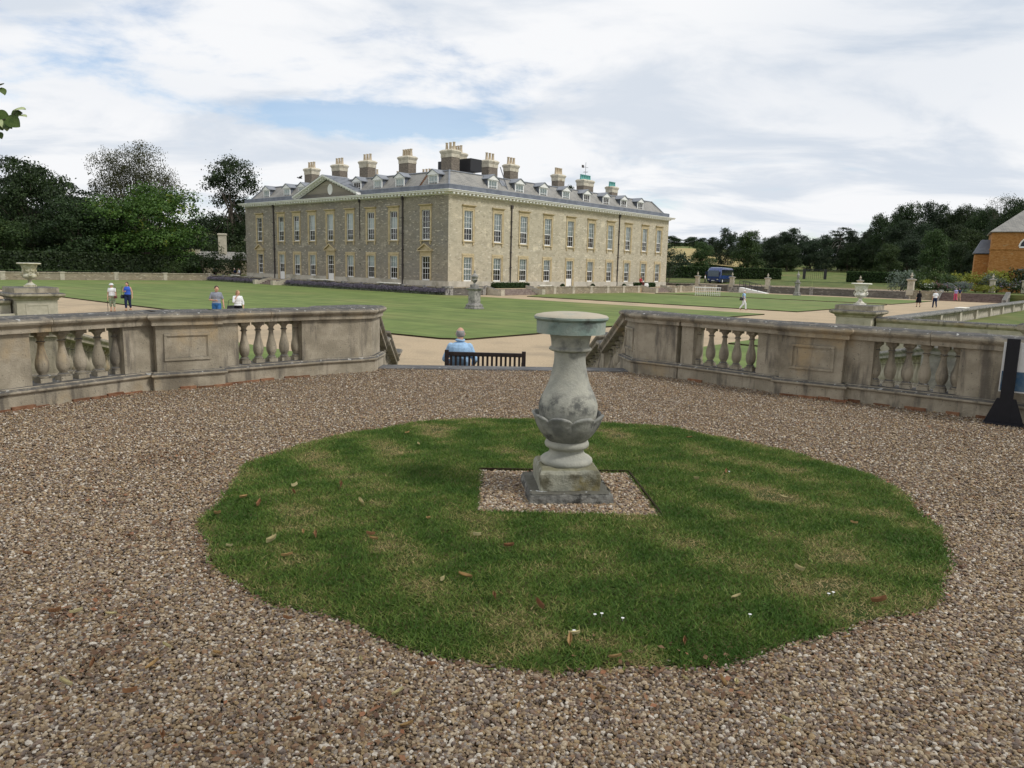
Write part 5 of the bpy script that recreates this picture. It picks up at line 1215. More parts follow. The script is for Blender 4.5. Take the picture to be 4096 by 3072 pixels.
# ------------------------------------------------------------------ ironstone house on the right
def orange_house():
    D = 118; p = ay(3950, 1100, D); k = D / 125
    t = thing('ironstone_house', 'orange ironstone building with hipped slate roof at the right edge', 'house', (p.x, p.y, -.4), rad(-30))
    He = 9.35 * k + .4; w = 15; d = 12
    st = M['ironstone']; cx, r_ = 6.05 * k, 2.15 * k
    holes = [(5.0 * k, 7.0 * k, 1.4, 2.9)]
    m = MB(); m.box(0, w, 0, d, 0, He); m.build('wall', st, t)
    MB().rloft(0, w, 0, d, [(.015, 6.9 * k - .1), (.12, 6.95 * k), (.12, 7.1 * k), (.015, 7.16 * k)]).build('string_course', st, t)
    MB().rloft(0, w, 0, d, [(.30, He - .05), (.34, He + .06), (-5.2, He + 4.6)]).build('roof', M['slate'], t)
    # lunette
    m = MB(); n = 20; z0 = 7.0 * k + .42
    arc = [(cx - r_ * math.cos(PI * i / n), z0 + r_ * .78 * math.sin(PI * i / n)) for i in range(n + 1)]
    m.add([(x, -.03, z) for x, z in arc], [tuple(range(n + 1))]); m.build('lunette_pane', plain('dark_pane', (.02, .025, .035), .08, .6), t)
    m = MB().tube([(x, -.05, z) for x, z in arc], .12, 6).box(cx - r_, cx + r_, -.14, 0, z0 - .22, z0)
    for f in (-.38, .38): m.box(cx + f * r_ * 1.1 - .09, cx + f * r_ * 1.1 + .09, -.1, 0, z0, z0 + r_ * .70)
    m.box(cx - r_ * .42, cx + r_ * .42, -.09, 0, z0 + .9 * k, z0 + 1.0 * k); m.build('lunette_frame', M['white'], t)
    zc = 5.45 * k + .35; cx2 = 5.70 * k
    o = MB().lathe([(.62 * k, -.02), (.66 * k, .03), (.60 * k, .10), (.48 * k, .10)], seg=24).build('round_window', M['white'], t, (cx2, 0, zc)); o.rotation_euler = (PI / 2, 0, 0)
    o2 = MB().lathe([(.52 * k, .05), (.01, .06)], seg=24).build('pane', plain('round_pane', (.10, .12, .15), .1, .6), o)
    MB().box(-.04, .04, -.5 * k, .5 * k, .07, .10).build('bar', M['white'], o)
    m = MB(); x0, z0 = 4.98 * k, .95 * k + .4; ww, hh = 2.2, 1.65
    m.box(x0, x0 + ww, -.05, 0, z0, z0 + hh); m.build('window_pane', plain('low_pane', (.025, .03, .035), .08, .6), t)
    m = MB().box(x0 - .1, x0, -.1, 0, z0 - .1, z0 + hh + .1).box(x0 + ww, x0 + ww + .1, -.1, 0, z0 - .1, z0 + hh + .1).box(x0, x0 + ww, -.1, 0, z0 + hh, z0 + hh + .1).box(x0, x0 + ww, -.1, 0, z0 - .1, z0)
    for i in range(1, 4): m.box(x0 + ww * i / 4 - .03, x0 + ww * i / 4 + .03, -.09, 0, z0, z0 + hh)
    for i in range(1, 4): m.box(x0, x0 + ww, -.085, 0, z0 + hh * i / 4 - .03, z0 + hh * i / 4 + .03)
    m.build('window_frame', M['white'], t)
    MB().box(4.1 * k, 9, -.9, 0, 3.25 * k + .35, 3.25 * k + .55).build('canopy', M['lead_dark'], t)
    # lean-to with slate roof on the left
    MB().box(-1.9, 0, 3, 10, 0, 6.2 * k).build('annex_wall', st, t)
    m = MB().add([(-2.2, 2.6, 6.15 * k + .2), (.0, 2.6, 6.15 * k + .2), (0, 10, 6.15 * k + .2), (-2.2, 10, 6.15 * k + .2), (-1.2, 4.0, 8.7 * k), (0, 4.0, 8.7 * k), (0, 9, 8.7 * k), (-1.2, 9, 8.7 * k)], [(0, 1, 2, 3), (4, 5, 6, 7), (0, 1, 5, 4), (2, 3, 7, 6), (0, 3, 7, 4), (1, 2, 6, 5)]); m.build('annex_roof', M['lead_dark'], t)
orange_house()
# lodge among the trees at left
p = ay(890, 1060, 128)
t = thing('stone_lodge', 'small lodge with tall pale chimney half hidden by shrubs', 'house', (p.x, p.y, UPP), rad(20))
MB().box(-4.5, 4.5, 0, 5, 0, 2.6).build('wall', M['block'], t)
m = MB().add([(-4.8, -.3, 2.55), (4.8, -.3, 2.55), (4.8, 5.3, 2.55), (-4.8, 5.3, 2.55), (-3.5, 2.5, 3.9), (3.5, 2.5, 3.9)], [(0, 1, 5, 4), (1, 2, 5), (2, 3, 4, 5), (3, 0, 4), (0, 1, 2, 3)]); m.build('roof', M['slate'], t)
MB().rloft(-.6, .75, 1.6, 2.6, [(0, 2.5), (0, 6.6), (.1, 6.7), (.1, 6.95), (0, 7.0)]).build('chimney', M['chimcap'], t)
MB().rloft(-4.3, -3.6, 1.8, 2.6, [(0, 2.4), (0, 4.1), (.06, 4.2)]).build('chimney', M['chimcap'], t)

# ------------------------------------------------------------------ trees
def unit_crown(lobes, nclump, nleaf, csig, size, seed, mat, up=.35, flat=.7, fill=.5):
    r = np.random.default_rng(seed); lb = np.array(lobes)
    w = (lb[:, 3] * lb[:, 4] * lb[:, 5]) ** (2 / 3); k = r.choice(len(lb), nclump, p=w / w.sum())
    d = r.normal(size=(nclump, 3)); d /= np.linalg.norm(d, axis=1, keepdims=True); d[:, 2] = np.where(d[:, 2] < -.55, -d[:, 2], d[:, 2])
    rr = fill + (1.05 - fill) * r.random(nclump) ** .6
    c = lb[k, :3] + d * lb[k, 3:] * rr[:, None]
    cs = csig * r.uniform(.6, 1.35, nclump); ct = r.random(nclump)
    P = np.repeat(c, nleaf, 0) + r.normal(size=(nclump * nleaf, 3)) * np.repeat(cs, nleaf)[:, None] * np.array([1, 1, flat])
    N = np.repeat(d, nleaf, 0) * .6 + r.normal(size=(nclump * nleaf, 3)) * .6 + np.array([0, 0, up])
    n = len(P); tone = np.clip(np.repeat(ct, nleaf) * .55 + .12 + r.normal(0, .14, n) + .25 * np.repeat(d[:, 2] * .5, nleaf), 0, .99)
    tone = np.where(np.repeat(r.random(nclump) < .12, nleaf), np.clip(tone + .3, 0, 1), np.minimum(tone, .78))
    return leaf_cards('crown', P, N, size * r.uniform(.7, 1.3, n), tone, mat, r), c
def unit_trunk(r, forks, h0, top, rt, mat, spread, lean=0, centers=None):
    m = MB(); rr = random.Random(r)
    m.tube([(0, 0, -.03), (0, 0, .01), (lean * .3, 0, h0 * .6), (lean, 0, h0)], [rt * 1.5, rt * 1.1, rt * .85, rt * .75], 10)
    if centers is not None:
        idx = list(range(len(centers))); rr.shuffle(idx)
        for i in idx[:forks]:
            c = Vector(centers[i]); b = Vector((lean, 0, h0 * rr.uniform(.7, 1.0))); mid = b.lerp(c, .5) + Vector((rr.uniform(-.03, .03), rr.uniform(-.03, .03), .04))
            m.tube([b, b.lerp(mid, .5) + Vector((0, 0, .02)), mid, c], [rt * .5, rt * .36, rt * .22, rt * .06], 6)
    return m.mesh('trunk', mat, True)
def lobes_round(seed, n, rx, z0, z1, lr):
    r = random.Random(seed); out = []
    for i in range(n):
        a = 2 * PI * i / n * 2.4 + r.random(); f = (i + .5) / n; z = z0 + (z1 - z0) * f
        q = rx * math.sqrt(max(0.02, 1 - ((f - .38) / .66) ** 2)) * r.uniform(.45, .8)
        s = lr * r.uniform(.8, 1.25); out.append((q * math.cos(a), q * math.sin(a), z, s, s, s * .85))
    out.append((0, 0, (z0 + z1) / 2, rx * .62, rx * .62, (z1 - z0) * .46)); return out
KIND = {}
def kind(nm, crown, trunkargs):
    me, c = crown; KIND[nm] = (me, unit_trunk(centers=c, **trunkargs))
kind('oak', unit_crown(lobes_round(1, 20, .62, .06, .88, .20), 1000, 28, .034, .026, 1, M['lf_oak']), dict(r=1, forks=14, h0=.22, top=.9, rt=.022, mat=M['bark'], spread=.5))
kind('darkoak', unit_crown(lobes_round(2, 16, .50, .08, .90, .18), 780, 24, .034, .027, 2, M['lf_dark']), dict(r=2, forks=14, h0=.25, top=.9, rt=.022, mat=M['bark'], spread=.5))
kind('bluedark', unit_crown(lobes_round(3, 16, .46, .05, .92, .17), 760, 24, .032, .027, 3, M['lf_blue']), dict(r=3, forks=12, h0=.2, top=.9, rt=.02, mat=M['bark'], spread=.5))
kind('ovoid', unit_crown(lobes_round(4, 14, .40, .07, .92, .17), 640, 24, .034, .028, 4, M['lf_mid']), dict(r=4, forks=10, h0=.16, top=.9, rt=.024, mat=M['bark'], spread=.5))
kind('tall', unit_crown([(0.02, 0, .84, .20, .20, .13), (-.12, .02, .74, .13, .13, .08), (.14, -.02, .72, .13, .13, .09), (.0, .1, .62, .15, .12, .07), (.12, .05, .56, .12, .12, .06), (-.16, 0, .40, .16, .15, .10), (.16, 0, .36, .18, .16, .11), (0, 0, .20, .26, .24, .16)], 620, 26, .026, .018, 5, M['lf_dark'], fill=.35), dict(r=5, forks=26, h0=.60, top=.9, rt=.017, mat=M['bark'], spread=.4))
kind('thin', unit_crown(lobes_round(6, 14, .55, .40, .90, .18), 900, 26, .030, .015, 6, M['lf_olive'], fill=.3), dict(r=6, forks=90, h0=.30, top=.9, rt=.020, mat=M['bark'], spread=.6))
def tiers(seed):
    r = random.Random(seed); out = []
    for i in range(13):
        z = .12 + .80 * i / 13; q = .34 * (1.05 - z) + .10
        for k in range(2): a = r.uniform(0, 2 * PI); out.append((q * .7 * math.cos(a), q * .7 * math.sin(a), z, q * .8, q * .8, .035))
    return out
kind('cedar', unit_crown(tiers(7), 760, 24, .024, .020, 7, M['lf_blue'], flat=.35, fill=.35), dict(r=7, forks=22, h0=.72, top=.95, rt=.022, mat=M['bark_pale'], spread=.5))
kind('dead', unit_crown([(0, 0, .80, .38, .3, .14), (-.15, 0, .66, .22, .2, .1), (.2, 0, .66, .2, .2, .1)], 90, 24, .026, .014, 8, M['lf_dark'], fill=.3), dict(r=8, forks=60, h0=.45, top=.95, rt=.017, mat=M['bark'], spread=.5))
def tree(kd, px, ptop, hw, dist, label, zb=None, group=None, rz=None):
    """px: pixel column of the stem; ptop: pixel row of the top; hw: half width in pixels"""
    p = ay(px, ptop, dist); d = math.hypot(p.x, p.y); g_ = park_z(d, p) - .3 if zb is None else zb
    H = p.z - g_; t = thing('tree', label, 'tree', (p.x, p.y, g_), rz if rz is not None else (px * 1.7) % 6.28, group)
    me, tk = KIND[kd]; c = ob('crown', me, t); k = ob('trunk', tk, t)
    nat = {'oak': .72, 'darkoak': .58, 'bluedark': .52, 'ovoid': .46, 'tall': .32, 'thin': .64, 'cedar': .36, 'dead': .36}[kd]
    R_ = hw / FOC * dist / nat
    t.scale = (R_, R_, H)
    return t
# left group (pixels of the photograph)
GL_ = 'dark trees behind the boundary wall at left'; GR_ = 'park trees on the right'
tree('oak', 565, 742, 285, 118, 'large bright-green spreading tree at the centre of the left group', group=GL_)
tree('thin', 520, 592, 205, 150, 'sparse olive-leaved tree rising behind the bright-green tree', group=GL_)
tree('tall', 918, 618, 130, 150, 'tall narrow tree with bare upper trunk beside the house', group=GL_, rz=.4)
tree('cedar', 60, 575, 150, 135, 'tall dark conifer at the left edge of the picture', group=GL_)
tree('darkoak', 110, 650, 190, 118, 'broad dark tree below the left conifer', group=GL_, rz=1.0)
tree('cedar', 300, 690, 165, 128, 'ragged conifer with pale bare limbs left of the bright-green tree', group=GL_, rz=2.0)
tree('darkoak', 300, 800, 190, 112, 'low dark tree in front of the ragged conifer', group=GL_)
tree('ovoid', -10, 860, 130, 108, 'yellowish-green tree cut by the left edge', group=GL_)
tree('bluedark', 20, 760, 170, 124, 'blue-dark tree at the far left', group=GL_)
tree('bluedark', 760, 880, 130, 138, 'dark tree filling the gap right of the bright-green tree', group=GL_)
tree('darkoak', 930, 850, 130, 160, 'dark tree behind the lodge chimney', group=GL_)
tree('darkoak', 430, 860, 170, 122, 'dark tree behind the left flank of the bright-green tree', group=GL_)
def shrub(px, py, dist, w, h, label, mat, z=None, group=None, name='shrub', flower=None, seed=0, cat='shrub', base=None):
    p = ay(px, py, dist) if base is None else base
    t = thing(name, label, cat, (p.x, p.y, UPP if z is None else z), 0, group); r = np.random.default_rng(seed)
    lob = [(w * .28 * math.cos(a), w * .28 * math.sin(a), h * (.45 + .2 * math.sin(a * 3 + seed)), w * .32, w * .32, h * .42) for a in np.linspace(0, 2 * PI, 6)[:-1]] + [(0, 0, h * .5, w * .36, w * .36, h * .48)]
    me, c = unit_crown(lob, 90, 16, min(w, h) * .10, max(.16, min(w, h) * .085), seed, M[mat]); ob('foliage', me, t)
    m = MB()
    for q in c[::18]: m.tube([(0, 0, -.1), (q[0] * .5, q[1] * .5, q[2] * .6), tuple(q)], [.05, .035, .01], 5)
    m.build('stems', M['bark'], t)
    if flower:
        n = 170; k = r.choice(len(c), n); P = c[k] + r.normal(0, .12, (n, 3)); P[:, 2] = np.maximum(P[:, 2], h * .45) + .1
        ob('flowers', leaf_cards('flowers', P, r.normal(0, .5, (n, 3)) + np.array([0, 0, 1]), np.full(n, .17), r.random(n) * .7, M[flower], r, .9), t)
    return t
for i, (px, dist, w, h, lab, mt) in enumerate(((862, 116, 2.6, 5.0, 'pointed bright-green bush in front of the lodge', 'lf_mid'), (905, 113, 4.4, 2.6, 'low dark shrub beside the seated visitors', 'lf_dark'), (815, 114, 5.0, 3.4, 'rounded dark shrub at the foot of the bright-green tree', 'lf_dark'), (960, 118, 3.0, 4.2, 'leafy green shrub against the house wing', 'lf_lime'), (700, 112, 4.2, 2.2, 'low green shrub behind the boundary wall', 'lf_mid'))):
    shrub(px, 1100, dist, w, h, lab, mt, seed=60 + i)
# dense undergrowth behind the boundary wall
ua, ub = W(-52, 54), W(-2, 56)
hedge('dark undergrowth hedge behind the left boundary wall', ua, ub, 4.0, 2.9, UPP, 26000, 21, 'lf_dark', name='undergrowth')
ua, ub = W(-50, 48.6), W(-20, 48.6)
hedge('low clipped green hedge on top of the left boundary wall', ua, ub, .8, .62, UPP, 3000, 22, 'lf_mid')

Z4 = lambda x, y: (2600 + x / 1.4786, 750 + y / 1.4786)
RT = [('darkoak', 150, 288, 70, 430, 'distant tree at the left end of the far treeline'), ('darkoak', 235, 292, 60, 440, 'distant tree second in the far treeline'), ('bluedark', 300, 300, 60, 430, 'distant tree third in the far treeline'),
      ('ovoid', 318, 325, 82, 205, 'rounded green tree left of the coach'), ('bluedark', 460, 248, 82, 260, 'dark tree rising behind the coach'), ('ovoid', 588, 265, 98, 215, 'full green tree right of the coach'),
      ('bluedark', 735, 305, 82, 250, 'dark tree behind the end of the clipped hedge'), ('bluedark', 850, 252, 100, 262, 'dark rounded tree left of the field gate'), ('bluedark', 790, 272, 90, 300, 'dark tree farther behind the field gate'),
      ('bluedark', 1015, 288, 90, 255, 'low dark tree directly behind the field gate'), ('cedar', 1135, 208, 105, 265, 'tall dark conifer right of the field gate'), ('bluedark', 1215, 265, 90, 255, 'dark tree just right of the tall conifer'), ('bluedark', 1290, 270, 80, 270, 'dark tree in the dip before the big wood'),
      ('ovoid', 1415, 338, 84, 190, 'small bright rounded tree above the white urn'), ('darkoak', 1400, 168, 120, 240, 'leftmost tall tree of the big wood'), ('darkoak', 1560, 108, 150, 245, 'highest broad tree of the big wood'), ('bluedark', 1690, 104, 120, 255, 'dark tall tree in the middle of the big wood'),
      ('darkoak', 1850, 120, 120, 250, 'greyish thin-leaved tree in the big wood'), ('darkoak', 1960, 130, 120, 235, 'tall tree of the wood left of the orange house'), ('ovoid', 1712, 258, 108, 180, 'large conical green tree before the big wood'), ('ovoid', 1890, 250, 110, 200, 'yellowish-green tree beside the orange house'),
      ('darkoak', 2130, 75, 130, 190, 'dark tree rising over the orange house roof'), ('dead', 2105, 18, 110, 200, 'nearly bare twisted tree above the orange house'), ('bluedark', 1500, 210, 130, 215, 'dark tree under the left crowns of the big wood'), ('darkoak', 1860, 330, 110, 165, 'dark low tree behind the flower border'), ('bluedark', 1620, 230, 130, 225, 'dark tree inside the big wood'), ('bluedark', 1960, 340, 90, 160, 'dark bushy tree against the annex')]
FILL = [(380, 300, 70, 330), (530, 310, 90, 330), (640, 318, 80, 320), (700, 300, 90, 340), (930, 290, 90, 330), (1090, 300, 90, 330), (1240, 300, 90, 320), (1340, 290, 80, 300), (1330, 250, 90, 290), (1470, 160, 110, 270), (1760, 115, 110, 275), (1900, 135, 110, 280), (2010, 150, 110, 270), (1790, 230, 120, 230), (1540, 290, 130, 205), (1330, 370, 90, 240), (2060, 190, 100, 215), (1180, 330, 90, 245), (960, 330, 90, 250), (820, 340, 90, 245)]
wh = ['left of', 'behind', 'right of']
for i, (x, y, hw, dist) in enumerate(FILL):
    lab = 'dark background tree of the park wood, %s from the left in its back row' % ['first', 'second', 'third', 'fourth', 'fifth', 'sixth', 'seventh', 'eighth', 'ninth', 'tenth', 'eleventh', 'twelfth', 'thirteenth', 'fourteenth', 'fifteenth', 'sixteenth', 'seventeenth', 'eighteenth', 'nineteenth', 'twentieth'][sorted(range(len(FILL)), key=lambda k: FILL[k][0]).index(i)]
    RT.append((('bluedark', 'darkoak')[i % 2], x, y, hw, dist, lab))
for kd, x, y, hw, dist, lab in RT: tree(kd, *Z4(x, y), hw / 1.4786, dist, lab, group=GR_)
shrub(2600 + 190 / 1.4786, 1060, 235, 7, 6, 'dark shrub on the far field edge', 'lf_blue', z=park_z(235), seed=71)
shrub(2600 + 108 / 1.4786, 1060, 140, 3.5, 7.5, 'upright shrub just behind the house corner', 'lf_blue', z=park_z(140), seed=72)
hedge('field hedgerow far behind the house corner', ay(2660, 1070, 300), ay(2790, 1070, 300), 4, 4, park_z(300), 2500, 31, 'lf_blue', name='hedgerow')
tree('cedar', 2290, 700, 45, 190, 'dark treetop showing between the roof chimneys', rz=1)
# ------------------------------------------------------------------ flower border
FB = [(3600, 1178, 1.0, 'silvery tall shrub next to the gate pier', 'lf_sil', 2.6, 2.2, None), (3640, 1185, 1.0, 'deep green shrub behind the black-dressed visitor', 'lf_mid', 2.4, 2.0, None), (3690, 1180, 1.0, 'yellow-green clump in the flower border', 'lf_yel', 2.0, 1.3, None), (3705, 1190, 0, 'white-flowered clump in the border', 'lf_mid', 2.0, .8, 'fl_white'), (3745, 1188, 0, 'pink-flowered clump in the border', 'lf_mid', 2.4, .9, 'fl_pink'),
      (3790, 1180, 2, 'large leafy green plant in mid border', 'lf_mid', 3.2, 1.9, None), (3770, 1192, 0, 'mauve haze of flowers behind the steps', 'lf_sil', 2.4, .9, 'fl_mauve'), (3850, 1190, 0, 'grey-blue clump above the steps', 'lf_sil', 2.0, 1.1, 'fl_mauve'), (3840, 1170, 3, 'yellow-flowered bush in the border', 'lf_yel', 3.4, 2.1, 'fl_yellow'), (3900, 1170, 3, 'broad yellow-green bush before the orange house', 'lf_yel', 3.8, 2.2, None), (3960, 1175, 2, 'blue-green rounded bush before the orange house', 'lf_sil', 3.0, 2.0, None), (3985, 1165, 3, 'bright yellow bush under the orange house wall', 'lf_yel', 3.2, 2.6, 'fl_yellow'), (4040, 1180, 1, 'low mixed green plants at the right end of the border', 'lf_mid', 3.2, 1.4, 'fl_mauve'), (4085, 1160, 2, 'dark shrub hiding the corner window', 'lf_dark', 3.2, 2.8, None), (3930, 1190, 0, 'low yellow-green edging plants above the steps', 'lf_yel', 3.0, .8, None), (3660, 1165, 4, 'tall green bush behind the silvery shrub', 'lf_mid', 3.0, 2.6, None), (3750, 1165, 5, 'pale leafy bush at the back of the border', 'lf_lime', 3.2, 2.2, None), (4095, 1192, 0, 'low green clump at the right edge', 'lf_mid', 3.0, 1.0, 'fl_white')]
for i, (px, py, back, lab, mt, w, h, fl) in enumerate(FB): shrub(px, py, 106 + back * 1.6, w * 1.15, h * 1.25, lab, mt, z=LOW + 1.15, flower=fl, seed=100 + i, group='plants of the flower border', name='border_plant', cat='plant')
# ------------------------------------------------------------------ people (local: facing -y, feet at z=0)
SKIN = gmat('skin', (.50, .29, .20), (.58, .35, .25), scale=12, rough=.55)
def cloth(name, c, var=.1): return gmat(name, tuple(x * (1 - var) for x in c), tuple(min(1, x * (1 + var)) for x in c), scale=14, rough=.9, spec=.1, bump=.3, bscale=25)
BASE = dict(hipL=(.09, 0, .92), kneeL=(.10, -.02, .50), ankL=(.10, .03, .09), hipR=(-.09, 0, .92), kneeR=(-.10, -.02, .50), ankR=(-.10, .03, .09),
            shL=(.165, .01, 1.385), elL=(.225, .03, 1.12), wrL=(.235, -.06, .88), shR=(-.165, .01, 1.385), elR=(-.225, .03, 1.12), wrR=(-.235, -.06, .88),
            pel=(0, 0, .96), wai=(0, 0, 1.10), che=(0, 0, 1.28), nek=(0, 0, 1.46), hea=(0, -.025, 1.60))
def remesh(o, vox):
    r = o.modifiers.new('remesh', 'REMESH'); r.mode = 'VOXEL'; r.voxel_size = vox; r.use_smooth_shade = True
    s = o.modifiers.new('smooth', 'SMOOTH'); s.factor = .5; s.iterations = 2
def person(label, loc, rz, pose=None, top=None, bottom=None, hair=None, s=1.0, belly=0, vox=.014, sleeve=.6, leg=1.0, skirt=None, hat=None, shoes=None, group=None, hairlong=False, noskin_head=False, fat=1.0):
    J = {k: Vector(v) for k, v in BASE.items()}
    for k, v in (pose or {}).items(): J[k] = Vector(v)
    t = thing('person', label, 'person', loc, rz, group); t.scale = (s, s, s)
    m = MB()
    m.ell(J['pel'], (.165 * fat, .115 * fat, .12)).ell(J['wai'], (.145 * fat, .10 * fat + belly * .5, .14)).ell(J['che'], (.175 * fat, .115 * fat, .17))
    m.caps(J['nek'] - Vector((0, 0, .08)), J['nek'] + (J['hea'] - J['nek']) * .4, .06, .055)
    h = J['hea']; fd = Vector((0, -1, 0)); dh = (h - J['nek'])
    fd = Vector((0, -1, 0)) if (pose or {}).get('face') is None else Vector(pose['face']).normalized()
    sd = fd.cross(Vector((0, 0, 1))).normalized()
    m.ell(h, (.078, .095, .115), 16, 12); m.ell(h + fd * .03 - Vector((0, 0, .06)), (.055, .055, .055))
    m.ell(h + fd * .10 - Vector((0, 0, .015)), (.016, .022, .024), 8, 6)
    for sg in (-1, 1): m.ell(h + sd * .080 * sg - Vector((0, 0, .01)), (.016, .022, .032), 8, 6)
    for S in 'LR':
        hp, kn, an, sh, el, wr = (J[a + S] for a in ('hip', 'knee', 'ank', 'sh', 'el', 'wr'))
        m.caps(hp, kn, .085 * fat, .058).caps(kn, an, .056, .036)
        toe = an + Vector((0, -.15, -.045)) if 'toe' + S not in (pose or {}) else Vector(pose['toe' + S])
        m.caps(an + Vector((0, .02, -.03)), toe, .04, .034)
        m.caps(sh, el, .052 * fat, .040).caps(el, wr, .039, .026)
        hd = (wr - el).normalized(); m.ell(wr + hd * .05, (.034, .028, .045))
        sid = hd.cross(Vector((1, 0, 0)) if abs(hd.x) < .8 else Vector((0, 1, 0))).normalized()
        for k, L in enumerate((.07, .085, .08, .065)):
            b0 = wr + hd * .075 + sid * (k - 1.5) * .019; b1 = b0 + hd * L * .55 + Vector((0, -.012, 0)); m.caps(b0, b1, .0095, .009, 6).caps(b1, b1 + hd * L * .4 + Vector((0, -.02, 0)), .009, .0075, 6)
        m.caps(wr + hd * .02 + sid * .025, wr + hd * .075 + sid * .06, .011, .009, 6)
    o = m.build('body', SKIN, t); remesh(o, vox)
    g = .016
    if top:
        m = MB(); m.ell(J['che'], (.180 * fat + g, .122 * fat + g, .185)).ell(J['wai'], (.155 * fat + g, .108 * fat + g + belly * .5, .165)).ell(J['pel'] + Vector((0, 0, .03)), (.168 * fat + g, .118 * fat + g + belly * .3, .10))
        m.caps(J['nek'] - Vector((0, 0, .06)), J['shL'], .060, .050).caps(J['nek'] - Vector((0, 0, .06)), J['shR'], .060, .050).caps(J['nek'] - Vector((0, 0, .10)), J['nek'] - Vector((0, 0, .045)), .085, .068)
        for S in 'LR':
            sh, el, wr = J['sh' + S], J['el' + S], J['wr' + S]
            if sleeve > 0:
                f = min(1, sleeve); m.caps(sh, sh.lerp(el, f), .050 * fat + .008, .050 + .010)
                if sleeve > 1: m.caps(el, el.lerp(wr, sleeve - 1), .050 + .008, .036 + .010)
        o = m.build('top', top, t); remesh(o, vox)
    if bottom:
        m = MB(); m.ell(J['pel'] + Vector((0, 0, -.01)), (.172 * fat + g, .125 * fat + g, .115))
        for S in 'LR':
            hp, kn, an = J['hip' + S], J['knee' + S], J['ank' + S]
            if leg <= .5: m.caps(hp, hp.lerp(kn, leg * 2), .09 * fat + g, .075 + g)
            else: m.caps(hp, kn, .09 * fat + g, .064 + g).caps(kn, kn.lerp(an, (leg - .5) * 2), .064 + g, .048 + g)
        o = m.build('trousers', bottom, t); remesh(o, vox)
    if skirt:
        mt, zt, zb, r0, r1 = skirt; m = MB(); n = 28
        for k in range(7):
            f = k / 6
            for i in range(n): a = 2 * PI * i / n; rr = r0 + (r1 - r0) * f + .012 * math.sin(a * 7) * f; m.v.append((rr * math.cos(a), rr * .8 * math.sin(a), zt + (zb - zt) * f))
        for k in range(6):
            for i in range(n): j = (i + 1) % n; m.f.append((k * n + i, k * n + j, k * n + n + j, k * n + n + i)); m.mi.append(0)
        o = m.build('skirt', mt, t, smooth=True); q = o.modifiers.new('solid', 'SOLIDIFY'); q.thickness = .012
    if hair:
        m = MB(); c = h - fd * .018 + Vector((0, 0, .022)); m.ell(c, (.088, .100, .110), 16, 12); 
        if hairlong: m.ell(h - fd * .055 - Vector((0, 0, .06)), (.085, .06, .12))
        o = m.build('hair', hair, t, smooth=True)
    if hat:
        m = MB().lathe([(.02, .12), (.07, .115), (.10, .08), (.108, .03), (.15, .015), (.15, .005), (.10, .015)], cx=h.x, cy=h.y, cz=h.z + .015, seg=20); m.build('hat', hat, t, smooth=True)
    if shoes:
        m = MB()
        for S in 'LR':
            an = J['ank' + S]; toe = an + Vector((0, -.15, -.045)) if 'toe' + S not in (pose or {}) else Vector(pose['toe' + S])
            m.caps(an + Vector((0, .03, -.045)), toe, .048, .040)
        o = m.build('shoes', shoes, t); remesh(o, .016)
    return t
def walk(k=1.0):      # mid-stride legs
    return dict(kneeL=(.10, -.16 * k, .53), ankL=(.10, -.20 * k, .10), kneeR=(-.10, .04 * k, .50), ankR=(-.10, .26 * k, .17), toeR=(-.10, .17 * k, .04), toeL=(.10, -.36 * k, .06))
C_white, C_black, C_blue = cloth('white_cotton', (.72, .74, .76)), cloth('black_cloth', (.012, .012, .015)), cloth('royal_blue_cloth', (.05, .12, .52))
C_navy, C_grey, C_jean = cloth('navy_cloth', (.02, .03, .07)), cloth('grey_marl', (.25, .27, .32)), cloth('blue_denim', (.04, .13, .32))
C_lblue = cloth('pale_blue_shirt', (.33, .50, .70)); C_pink = cloth('pink_cloth', (.60, .10, .20)); C_red = cloth('red_cloth', (.40, .06, .07)); C_print = gmat('floral_print', (.36, .36, .28), (.12, .20, .12), scale=14, detail=2, rough=.9, big=((.5, .35, .3), 11, .58, .64), coord='obj')
H_white, H_brown, H_fair, H_grey, H_dark = plain('white_hair', (.62, .60, .56), .7), plain('brown_hair', (.045, .025, .015), .6), plain('fair_hair', (.30, .20, .10), .6), plain('grey_hair', (.28, .27, .26), .7), plain('dark_hair', (.02, .014, .012), .6)
S_dark = plain('dark_shoe', (.02, .016, .014), .5); S_tan = plain('tan_sandal', (.30, .18, .10), .6)
def foot(px, py, z=LOW + .0): p = gp(px, py, z); return (p.x, p.y, z)
def bag(label, loc, rz, c, w=.26, h=.2, strap=.35):
    t = thing('handbag', label, 'bag', loc, rz); mt = plain('bag_leather', c, .5)
    bevel(MB().rloft(-w / 2, w / 2, -.05, .05, [(0, 0), (.01, h * .5), (-.012, h)]).build('bag_body', mt, t), .015)
    MB().tube([(-w * .4, 0, h), (-w * .3, 0, h + strap * .8), (0, 0, h + strap), (w * .3, 0, h + strap * .8), (w * .4, 0, h)], .010, 6).build('strap', mt, t)
